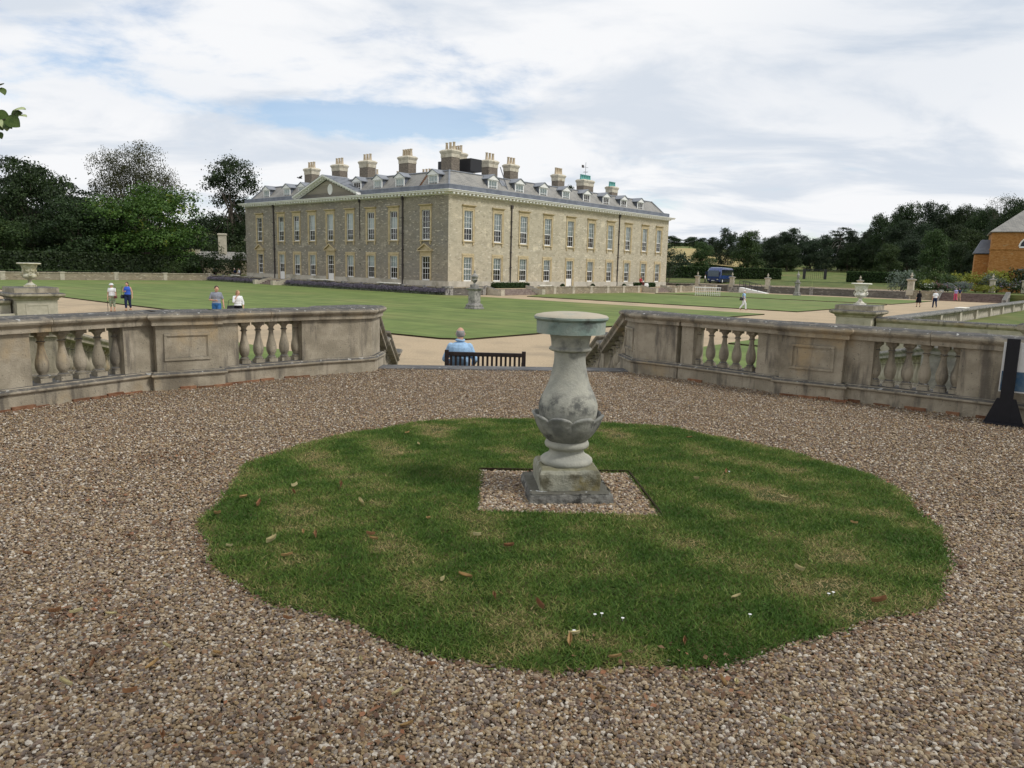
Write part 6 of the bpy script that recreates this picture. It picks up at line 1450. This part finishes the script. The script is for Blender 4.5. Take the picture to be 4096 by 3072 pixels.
# two women on the left path, facing the camera
a = foot(452, 1246); person('older woman in white T-shirt, sun hat and patterned shorts on left path', a, rad(8), dict(wrR=(-.22, -.10, .80), elR=(-.24, .02, 1.10), wrL=(.25, -.08, .92)), C_white, C_print, H_white, .945, hat=cloth('pale_sun_hat', (.62, .65, .68)), leg=.72, sleeve=.55, shoes=S_tan, fat=1.12)
t = thing('walking_stick', 'walking stick held by the older woman', 'stick', (a[0] - .22, a[1] - .12, LOW), 0); MB().tube([(0, 0, 0), (0, 0, .80), (0, .04, .84), (0, .09, .82)], .014, 6).build('shaft', S_dark, t)
bag('small brown bag hanging from the older woman', (a[0] + .27, a[1] - .14, LOW + .78), 0, (.10, .03, .025), .16, .14, .55)
a = foot(514, 1243); person('woman in royal-blue vest top and dark cropped jeans on left path', a, rad(4), dict(elR=(-.27, .0, 1.14), wrR=(-.08, -.16, 1.16), elL=(.25, .04, 1.12), wrL=(.27, -.02, .86), kneeR=(-.09, -.10, .52), ankR=(-.08, -.10, .10), kneeL=(.09, .02, .5), ankL=(.08, .16, .12)), C_blue, C_navy, H_brown, .985, sleeve=0, leg=.86, shoes=S_tan, fat=1.06, hairlong=True)
bag('dark shoulder bag on the woman in blue', (a[0] - .27, a[1] - .05, LOW + .72), rad(70), (.02, .02, .03), .22, .22, .5)
# young man and fair-haired woman, cut by the balustrade
a = ay(868, 1262, 35); zf = LOW; a = (a.x, a.y, zf)
person('young man in grey T-shirt and blue jeans looking at his phone', a, rad(18), dict(elL=(.25, .06, 1.12), wrL=(.28, -.02, .86), elR=(-.26, .02, 1.12), wrR=(-.02, -.24, 1.10), hea=(.03, -.07, 1.585), face=(.35, -1, 0), **walk(.8)), C_grey, C_jean, H_brown, 1.12, sleeve=.75, shoes=S_dark)
t = thing('mobile_phone', 'small phone in the young man\'s hand', 'phone', (a[0] + .06, a[1] - .30, LOW + 1.22), rad(18)); MB().box(-.035, .035, -.07, .07, 0, .012).build('phone_body', S_dark, t)
b = ay(953, 1262, 35.5); b = (b.x, b.y, LOW)
person('fair-haired woman in white top and black trousers, hand at her face', b, rad(25), dict(elR=(-.20, -.16, 1.16), wrR=(-.06, -.17, 1.42), elL=(.24, .03, 1.12), wrL=(.24, -.06, .88), hea=(.02, -.04, 1.59), face=(.7, -.7, 0), **walk(.8)), C_white, C_black, H_fair, 1.0, sleeve=1.35, shoes=S_dark, hairlong=True)
bag('large black handbag on the fair-haired woman\'s arm', (b[0] - .26, b[1] - .14, LOW + .68), rad(30), (.012, .014, .02), .38, .30, .3)
# woman in pale blue and white trousers, walking to the right
a = foot(2972, 1240); person('white-haired woman in pale blue top and loose white trousers walking right', a, rad(78), dict(elL=(.22, .05, 1.12), wrL=(.2, .0, .90), elR=(-.22, .02, 1.12), wrR=(-.22, -.12, .92), **walk(1.1)), C_lblue, C_white, H_white, .97, sleeve=.55, shoes=S_tan, fat=1.1)
bag('black shoulder bag on the woman in white trousers', (a[0] - .26, a[1] - .24, LOW + .80), rad(10), (.012, .012, .015), .30, .24, .5)
# couple walking away on the right
a = foot(3672, 1228); person('woman in loose black dress walking away on the right', a, rad(186), walk(.5), C_black, None, H_dark, 1.0, sleeve=1.3, skirt=(C_black, 1.05, .45, .19, .30), shoes=S_dark, fat=1.15, hairlong=True)
a = foot(3737, 1231); person('man in white shirt and dark trousers walking away on the right', a, rad(178), dict(elL=(.26, .06, 1.12), wrL=(.30, .08, .88), **walk(.6)), C_white, C_navy, H_grey, 1.04, sleeve=.8, shoes=S_dark, fat=1.12)
a = foot(3820, 1207, LOW); person('visitor in lilac top and pink trousers climbing the garden steps', (a[0], a[1], LOW + .1), rad(170), walk(.5), cloth('lilac_cloth', (.35, .33, .55)), C_pink, H_grey, 1.0, sleeve=.6, shoes=S_dark)
a = foot(3834, 1208, LOW); person('visitor in navy top and bare legs climbing the garden steps', (a[0], a[1], LOW + .1), rad(190), walk(.5), C_navy, cloth('beige_shorts', (.35, .26, .17)), H_dark, 1.03, sleeve=.6, leg=.5, shoes=S_tan)
# sitting poses
SIT = dict(hipL=(.10, 0, .50), hipR=(-.10, 0, .50), pel=(0, .02, .54), wai=(0, .02, .70), che=(0, .03, .88), nek=(0, .02, 1.06), hea=(0, -.01, 1.20), kneeL=(.12, -.42, .50), kneeR=(-.12, -.42, .50), ankL=(.12, -.40, .09), ankR=(-.12, -.40, .09),
           shL=(.165, .03, .985), shR=(-.165, .03, .985), elL=(.26, .02, .74), elR=(-.26, .02, .74), wrL=(.16, -.22, .62), wrR=(-.16, -.22, .62))
p = W(36.6, -2.6); person('visitor in red jacket sitting on the terrace near the drainpipe', (p.x, p.y, UPP + .12), rad(40), SIT, C_red, cloth('maroon_cloth', (.16, .05, .05)), H_dark, 1.1, sleeve=1.6, shoes=S_dark)
t = thing('carrier_bag', 'white bag beside the visitor in red', 'bag', (p.x + .8, p.y - .1, UPP), 0); bevel(MB().rloft(-.28, .28, -.2, .2, [(0, 0), (.05, .3), (-.05, .62)]).build('bag_body', M['white'], t), .05)
for i, (px, lab, c) in enumerate(((938, 'seated visitor in navy by the house wing', C_navy), (956, 'seated visitor in white shirt by the house wing', C_white))):
    q = ay(px, 1095, 112); person(lab, (q.x, q.y, UPP), rad(-40), SIT, c, cloth('tan_trousers', (.35, .30, .24)), H_white if i == 0 else H_dark, 1.0, sleeve=1.5, shoes=S_dark)
    t = thing('garden_chair', 'dark chair under the ' + lab, 'chair', (q.x, q.y, UPP), rad(-40))
    MB().box(-.26, .26, -.25, .25, .40, .445).build('seat', M['iron'], t); MB().box(-.26, .26, .22, .26, .446, .95).build('backrest', M['iron'], t)
    for x in (-.22, .22):
        for y in (-.2, .2): MB().box(x - .02, x + .02, y - .02, y + .02, 0, .40).build('leg', M['iron'], t)
q = ay(857, 1085, 116); person('visitor in white top standing behind the left terrace wall', (q.x, q.y, UPP), rad(150), None, C_white, cloth('plum_trousers', (.10, .03, .05)), H_grey, .98, sleeve=1.2, shoes=S_dark)
q = ay(2820, 1118, 160); person('dark-dressed driver standing beside the coach', (q.x, q.y, park_z(160)), rad(60), None, C_white, C_black, H_dark, 1.05, sleeve=.3, shoes=S_dark)

# ------------------------------------------------------------------ bench on the landing with the man in the blue shirt
bx0, bx1 = -1.27, .245; bw = bx1 - bx0
bt = thing('garden_bench', 'dark slatted wooden bench with its back to the terrace', 'bench', (bx0, 13.72, LAND), rad(0.0))
MB_ = M['bench']
for x in (0, bw - .075): bevel(MB().box(x, x + .075, 0, .06, 0, .90).build('back_post', MB_, bt), .006)
for x in (0, bw - .075): bevel(MB().box(x, x + .075, .52, .59, 0, .62).build('front_leg', MB_, bt), .006)
bevel(MB().box(.076, bw - .076, .002, .05, .79, .865).build('top_rail', MB_, bt), .008)
bevel(MB().box(.076, bw - .076, .002, .05, .47, .52).build('lower_rail', MB_, bt), .005)
for i in range(16):
    x = .10 + (bw - .20 - .042) * i / 15; MB().box(x, x + .042, .012, .036, .521, .789).build('back_slat', MB_, bt)
for i in range(5): bevel(MB().box(.02, bw - .02, .07 + i * .105, .16 + i * .105, .405, .43).build('seat_slat', MB_, bt), .004)
for x in (.01, bw - .065): bevel(MB().box(x, x + .055, .0605, .62, .621, .655).build('armrest', MB_, bt), .008)
for x in (.02, bw - .055): MB().box(x, x + .035, .0605, .52, .34, .404).build('seat_rail', MB_, bt)
man = dict(SIT); man.update(hipL=(.11, 0, .46), hipR=(-.11, 0, .46), pel=(0, .02, .50), wai=(0, .03, .67), che=(0, .04, .86), nek=(0, .03, 1.05), hea=(0, -.02, 1.185), shL=(.175, .04, .95), shR=(-.175, .04, .95), elL=(.285, .02, .70), elR=(-.285, .04, .70), wrL=(.22, -.2, .60), wrR=(-.24, -.16, .58), kneeL=(.12, -.44, .47), kneeR=(-.12, -.44, .47))
pm = person('grey-haired man in pale blue shirt sitting on the dark bench', (-1.0, 13.99, LAND), rad(180), man, C_lblue, cloth('stone_trousers', (.38, .36, .33)), None, 1.0, belly=.06, vox=.010, sleeve=1.7, shoes=S_dark, fat=1.22)
m = MB()
for k in range(9):       # cropped grey hair round the back of the head
    f = k / 8
    for i in range(24):
        a = PI * (-.12 + 1.24 * i / 23); zz = 1.185 - .055 + .115 * f; rr = math.sqrt(max(.02, 1 - ((zz - 1.185) / .118) ** 2))
        m.v.append((.0825 * rr * math.cos(a), -.02 + .100 * rr * math.sin(a), zz))
for k in range(8):
    for i in range(23): m.f.append((k * 24 + i, k * 24 + i + 1, k * 24 + 25 + i, k * 24 + 24 + i)); m.mi.append(0)
o = m.build('hair', H_grey, pm, smooth=True); o.modifiers.new('solid', 'SOLIDIFY').thickness = .008
MB().tube([(.075 * math.cos(a), .035 + .07 * math.sin(a), 1.065 + .008 * math.sin(a * 2)) for a in np.linspace(0, 2 * PI, 17)], .020, 8).build('collar', C_lblue, pm, smooth=True)

# ------------------------------------------------------------------ information sign at the right edge
sg = gp(4012, 1702)
t = thing('information_sign', 'black-posted information board at the right edge of the terrace', 'sign', (sg.x, sg.y, 0), rad(-34))
bevel(MB().box(-.062, .062, -.03, .03, .0, .965).build('post', M['black_sign'], t), .008)
m = MB()
for s in (-1, 1): m.add([(s * .05, -.028, .03), (s * .185, -.028, .03), (s * .185, .028, .03), (s * .05, .028, .03), (s * .05, -.028, .30), (s * .09, -.028, .30), (s * .09, .028, .30), (s * .05, .028, .30)], [(0, 1, 2, 3), (4, 5, 6, 7), (0, 1, 5, 4), (2, 3, 7, 6), (0, 3, 7, 4), (1, 2, 6, 5)])
m.build('gusset', M['black_sign'], t); bevel(MB().box(-.19, .19, -.10, .10, .0, .032).build('foot_plate', M['black_sign'], t), .005)
MB().box(-.085, 1.15, .045, .06, .37, .92).build('board', M['white'], t)
MB().box(-.075, 1.14, .040, .0445, .385, .60).build('board_picture', gmat('printed_blue', (.03, .10, .20), (.16, .22, .26), scale=7, rough=.4), t)
MB().box(1.05, 1.20, -.03, .03, 0, 1.0).build('post', M['black_sign'], t)

# ------------------------------------------------------------------ fallen leaves, litter
def leaf_shape(mat, seed):
    r = random.Random(seed); m = MB(); n = 6; cu = r.uniform(1.0, 2.6)
    for i in range(n):
        f = i / (n - 1); w = .15 * math.sin(PI * min(.97, f * .9 + .06)) ** .8; z = .22 * cu * (f - .5) ** 2
        for s in (-1, 0, 1): m.v.append((f - .5, s * w, z + .16 * cu * abs(s)))
    for i in range(n - 1):
        for k in (0, 1): m.f.append((i * 3 + k, i * 3 + k + 1, i * 3 + 4 + k, i * 3 + 3 + k)); m.mi.append(0)
    return m.mesh('fallen_leaf', mat, True)
LM = [plain('pale_dead_leaf', (.50, .44, .24), .7, .2), plain('tan_dead_leaf', (.38, .25, .11), .7, .2), plain('rust_dead_leaf', (.27, .14, .07), .7, .2)]
LS = [leaf_shape(LM[i % 3], i) for i in range(6)]
rr = random.Random(4)
spots = [(637, 1050), (655, 1150), (683, 1160), (495, 1180), (525, 1075), (635, 1065), (585, 1170), (620, 1200), (735, 1052), (780, 1085), (808, 1165), (800, 1155), (1030, 1157), (925, 1120), (1070, 1293), (1240, 1370), (1233, 1385), (1165, 1310), (955, 1255), (1005, 1245), (1250, 960), (905, 960), (880, 935), (1100, 1180), (1505, 1035), (1490, 945), (1570, 1020), (1690, 1075), (1845, 1130), (1900, 1300), (1725, 1230), (1330, 1420), (1480, 1390), (1590, 1290), (470, 1110), (560, 1090)]
for i, (x, y) in enumerate(spots):
    p = gp(x * 1.8517, y * 1.8517, .036); s = rr.uniform(.045, .078)
    o = ob('fallen_leaf', LS[i % 6], None, (p.x, p.y, .036), 0, (rr.uniform(-.3, .3), rr.uniform(-.3, .3), rr.uniform(0, 6.28)), (s, s, s))
    tag(o, ('pale', 'tan', 'rusty')[i % 3] + ' curled dead leaf lying on the round lawn', 'leaf', 'fallen leaves on the round lawn')
spg = [(300, 1165), (165, 1325), (120, 1325), (470, 1415), (140, 1480), (280, 1500), (330, 1440), (360, 1400), (620, 1340), (1560, 1475), (1590, 1480), (200, 1440), (880, 1570), (860, 1500), (640, 1560), (500, 1590), (780, 1430), (930, 1440), (1830, 1380), (240, 1330), (350, 1600), (1300, 1490), (1480, 1470), (60, 1200), (1120, 1530), (1700, 1560)]
for i, (x, y) in enumerate(spg):
    p = gp(x * 1.8517, y * 1.8517, .02); s = rr.uniform(.035, .06)
    o = ob('fallen_leaf', LS[(i * 2 + 1) % 6], None, (p.x, p.y, .026), 0, (rr.uniform(-.3, .3), rr.uniform(-.3, .3), rr.uniform(0, 6.28)), (s, s, s))
    tag(o, ('tan', 'rusty', 'pale')[i % 3] + ' curled dead leaf lying on the terrace gravel', 'leaf', 'fallen leaves on the gravel')
def litter():
    r = np.random.default_rng(9); cs = [(300, 1165), (150, 1320), (480, 1600), (860, 1545), (290, 1330), (1560, 1472), (420, 985), (330, 990), (700, 1560), (200, 1440), (240, 1080), (1300, 1470), (2050, 930)]
    P = []
    for x, y in cs:
        c = gp(x * 1.8517, y * 1.8517, .02); n = 60; P.append(np.stack([c.x + r.normal(0, .10, n), c.y + r.normal(0, .13, n), np.full(n, .024) + r.random(n) * .008], 1))
    a = r.uniform(0, 2 * PI, 500); P.append(np.stack([CC[0] + (edge_r(a) + abs(r.normal(0, .05, 500))) * np.cos(a), CC[1] + (edge_r(a) + abs(r.normal(0, .05, 500))) * np.sin(a), np.full(500, .024)], 1))
    P = np.concatenate(P); n = len(P); N = r.normal(0, .35, (n, 3)) + np.array([0, 0, 1])
    mt = leafmat('leaf_litter', (.11, .06, .035), (.28, .17, .09), (.30, .135, .065), .05)
    tag(ob('leaf_litter', leaf_cards('leaf_litter', P, N, r.uniform(.014, .04, n), r.random(n), mt, r)), 'rusty crumbs of leaf litter strewn on gravel and lawn edge', 'litter', kind='stuff')
litter()
# daisies
r = np.random.default_rng(3); dz = [(1285, 1330), (1300, 1328), (1345, 1338), (1620, 1330), (1790, 1285), (1800, 1282), (1575, 1020), (1240, 1365)]
for x, y in dz:
    p = gp(x * 1.8517, y * 1.8517, .035); t = MB().lathe([(.001, .0), (.007, .002), (.008, .003), (.003, .004)], seg=10).tube([(0, 0, -.02), (0, 0, .001)], .001, 5).build('daisy', M['white'], None, (p.x, p.y, .040)); tag(t, 'tiny white daisy in the right half of the round lawn', 'flower', 'daisies in the round lawn')
# bird
q = ay(1200, 712, 95); t = thing('bird', 'small dark bird flying left of the pediment', 'bird', tuple(q), rad(30))
m = MB().ell((0, 0, 0), (.30, .10, .09)).ell((-.30, 0, .04), (.09, .07, .07)); m.build('body', M['iron'], t, smooth=True)
for s in (-1, 1): MB().add([(-.12, s * .05, .03), (.14, s * .05, .03), (.20, s * .5, .22), (.02, s * .55, .25), (-.12, s * .05, .05), (.14, s * .05, .05), (.20, s * .5, .235), (.02, s * .55, .265)], [(0, 1, 2, 3), (4, 5, 6, 7), (0, 1, 5, 4), (1, 2, 6, 5), (2, 3, 7, 6), (3, 0, 4, 7)]).build('wing', M['iron'], t)

# ------------------------------------------------------------------ lime tree left of the camera, its twig tips in view, and the trees behind
lt = thing('tree', 'lime tree whose leafy twig tips hang into the top left corner', 'tree', (-8.2, 2.2, 0))
tip = ay(30, 470, 6.2)
r = random.Random(8)
m = MB(); m.tube([(0, 0, -.2), (0, 0, .3), (.05, 0, 2), (0, .1, 5), (-.1, 0, 9), (0, 0, 13)], [.5, .36, .30, .25, .16, .04], 12)
base = Vector((0, .05, 3.2)); L0 = Vector((tip.x + 8.2, tip.y - 2.2, tip.z))
mid = base.lerp(L0, .55) + Vector((0, 0, .7))
start = L0 - Vector((.45, .05, -.12))
m.tube([base, base.lerp(mid, .5) + Vector((0, 0, .3)), mid, start], [.09, .06, .035, .008], 8)
for i in range(16):
    a = r.uniform(0, 6.28); z = r.uniform(4, 11); m.tube([(0, 0, z - 1), (math.cos(a) * 2, math.sin(a) * 2, z), (math.cos(a) * 4.6, math.sin(a) * 4.6, z + .6)], [.10, .06, .02], 6)
m.build('trunk', M['bark'], lt, smooth=True)
def limeleaf(seed):
    q = MB(); n = 9; rr_ = random.Random(seed); cur = rr_.uniform(.1, .35)
    for i in range(n):
        f = i / (n - 1); w = .52 * (math.sin(PI * min(1, (f + .02) * .96)) ** .62) * (1.12 - .55 * f)
        for s in (-1, -.5, 0, .5, 1): q.v.append((f, s * w, cur * abs(s) * .28 - cur * f * f * .8))
    for i in range(n - 1):
        for k in range(4): q.f.append((i * 5 + k, i * 5 + k + 1, i * 5 + 6 + k, i * 5 + 5 + k)); q.mi.append(0)
    return q.mesh('leaf', limemat, True)
limemat = gmat('lime_leaf', (.045, .085, .018), (.085, .13, .03), scale=20, rough=.5)
palemat = plain('pale_bract', (.40, .46, .24), .7)
LL = [limeleaf(i) for i in range(3)]; BR = limeleaf(5).copy(); BR.materials[0] = palemat
tw = MB()
def twig(pts, rad0): tw.tube([(p.x + 8.2, p.y - 2.2, p.z) for p in pts], [rad0 * (1 - .75 * i / (len(pts) - 1)) for i in range(len(pts))], 6)
Y = 6.2
A_ = [ay(-60, 500, Y), ay(0, 482, Y), ay(45, 470, Y), ay(62, 448, Y - .05)]; twig(A_, .006)
twig([ay(-40, 340, Y), ay(-5, 350, Y), ay(12, 365, Y)], .004); twig([ay(-60, 510, Y), ay(-5, 520, Y), ay(5, 540, Y)], .004)
twig([Vector((start.x - 8.2, start.y + 2.2, start.z)), ay(-120, 430, Y), ay(-60, 500, Y)], .008); twig([ay(-120, 430, Y), ay(-40, 340, Y)], .006)
tw.build('twig', M['bark'], lt, smooth=True)
def lf(px, py, px2, py2, k, dy=0.0, mesh=None, roll=0.0):
    a = ay(px, py, Y + dy); b = ay(px2, py2, Y + dy - .02); d = b - a; s = d.length
    o = ob('leaf', mesh or LL[k], lt, (a.x + 8.2, a.y - 2.2, a.z)); q = d.to_track_quat('X', 'Z'); o.rotation_mode = 'QUATERNION'
    from mathutils import Quaternion
    o.rotation_quaternion = q @ Quaternion((1, 0, 0), roll); o.scale = (s, s, s)
lf(-10, 470, 42, 505, 0, 0, None, .9); lf(30, 468, 76, 505, 1, -.03, None, 1.2); lf(-20, 455, 34, 478, 2, .02, None, 1.0); lf(48, 462, 82, 448, 0, 0, None, 1.3); lf(80, 462, 105, 462, 1, 0, BR, .4); lf(60, 440, 98, 430, 2, 0, BR, .5); lf(-5, 488, 10, 520, 1, .05, None, .8); lf(-8, 345, 14, 330, 1, 0, None, .3); lf(0, 352, 20, 374, 2, 0, None, .3); lf(-6, 530, 6, 552, 0, 0, None, .6); lf(10, 480, 30, 520, 2, 0, BR, .2)
def leafmass(lobes, n, seed, size): return unit_crown(lobes, n, 18, .28, size, seed, M['lf_lime'])[0]
ob('crown', leafmass([(0, 0, 8.5, 3.6, 3.6, 4.0), (-1.5, 1, 6.5, 2.2, 2.2, 2.0), (-1.2, -2, 6.5, 2.4, 2.4, 2.0)], 420, 1, .14), lt)
for x, y, s, lab in ((7.5, -5.5, 1.25, 'broad lime tree behind the terrace on the right'), (-1.0, -10.5, 1.35, 'broad lime tree directly behind the viewpoint'), (16, -8, 1.3, 'lime tree farther right behind the terrace')):
    t = thing('tree', lab, 'tree', (x, y, 0)); t.scale = (s, s, s)
    MB().tube([(0, 0, -.2), (0, 0, .3), (.05, 0, 3), (0, 0, 7), (0, 0, 11)], [.5, .38, .32, .22, .05], 10).build('trunk', M['bark'], t, smooth=True)
    ob('crown', leafmass([(0, 0, 9, 4.6, 4.6, 4.6), (2, 1, 6.5, 2.6, 2.6, 2.2), (-2, 1.5, 6.8, 2.6, 2.6, 2.2), (0, -2, 6.5, 2.6, 2.6, 2.2)], 560, int(x) + 30, .20), t)
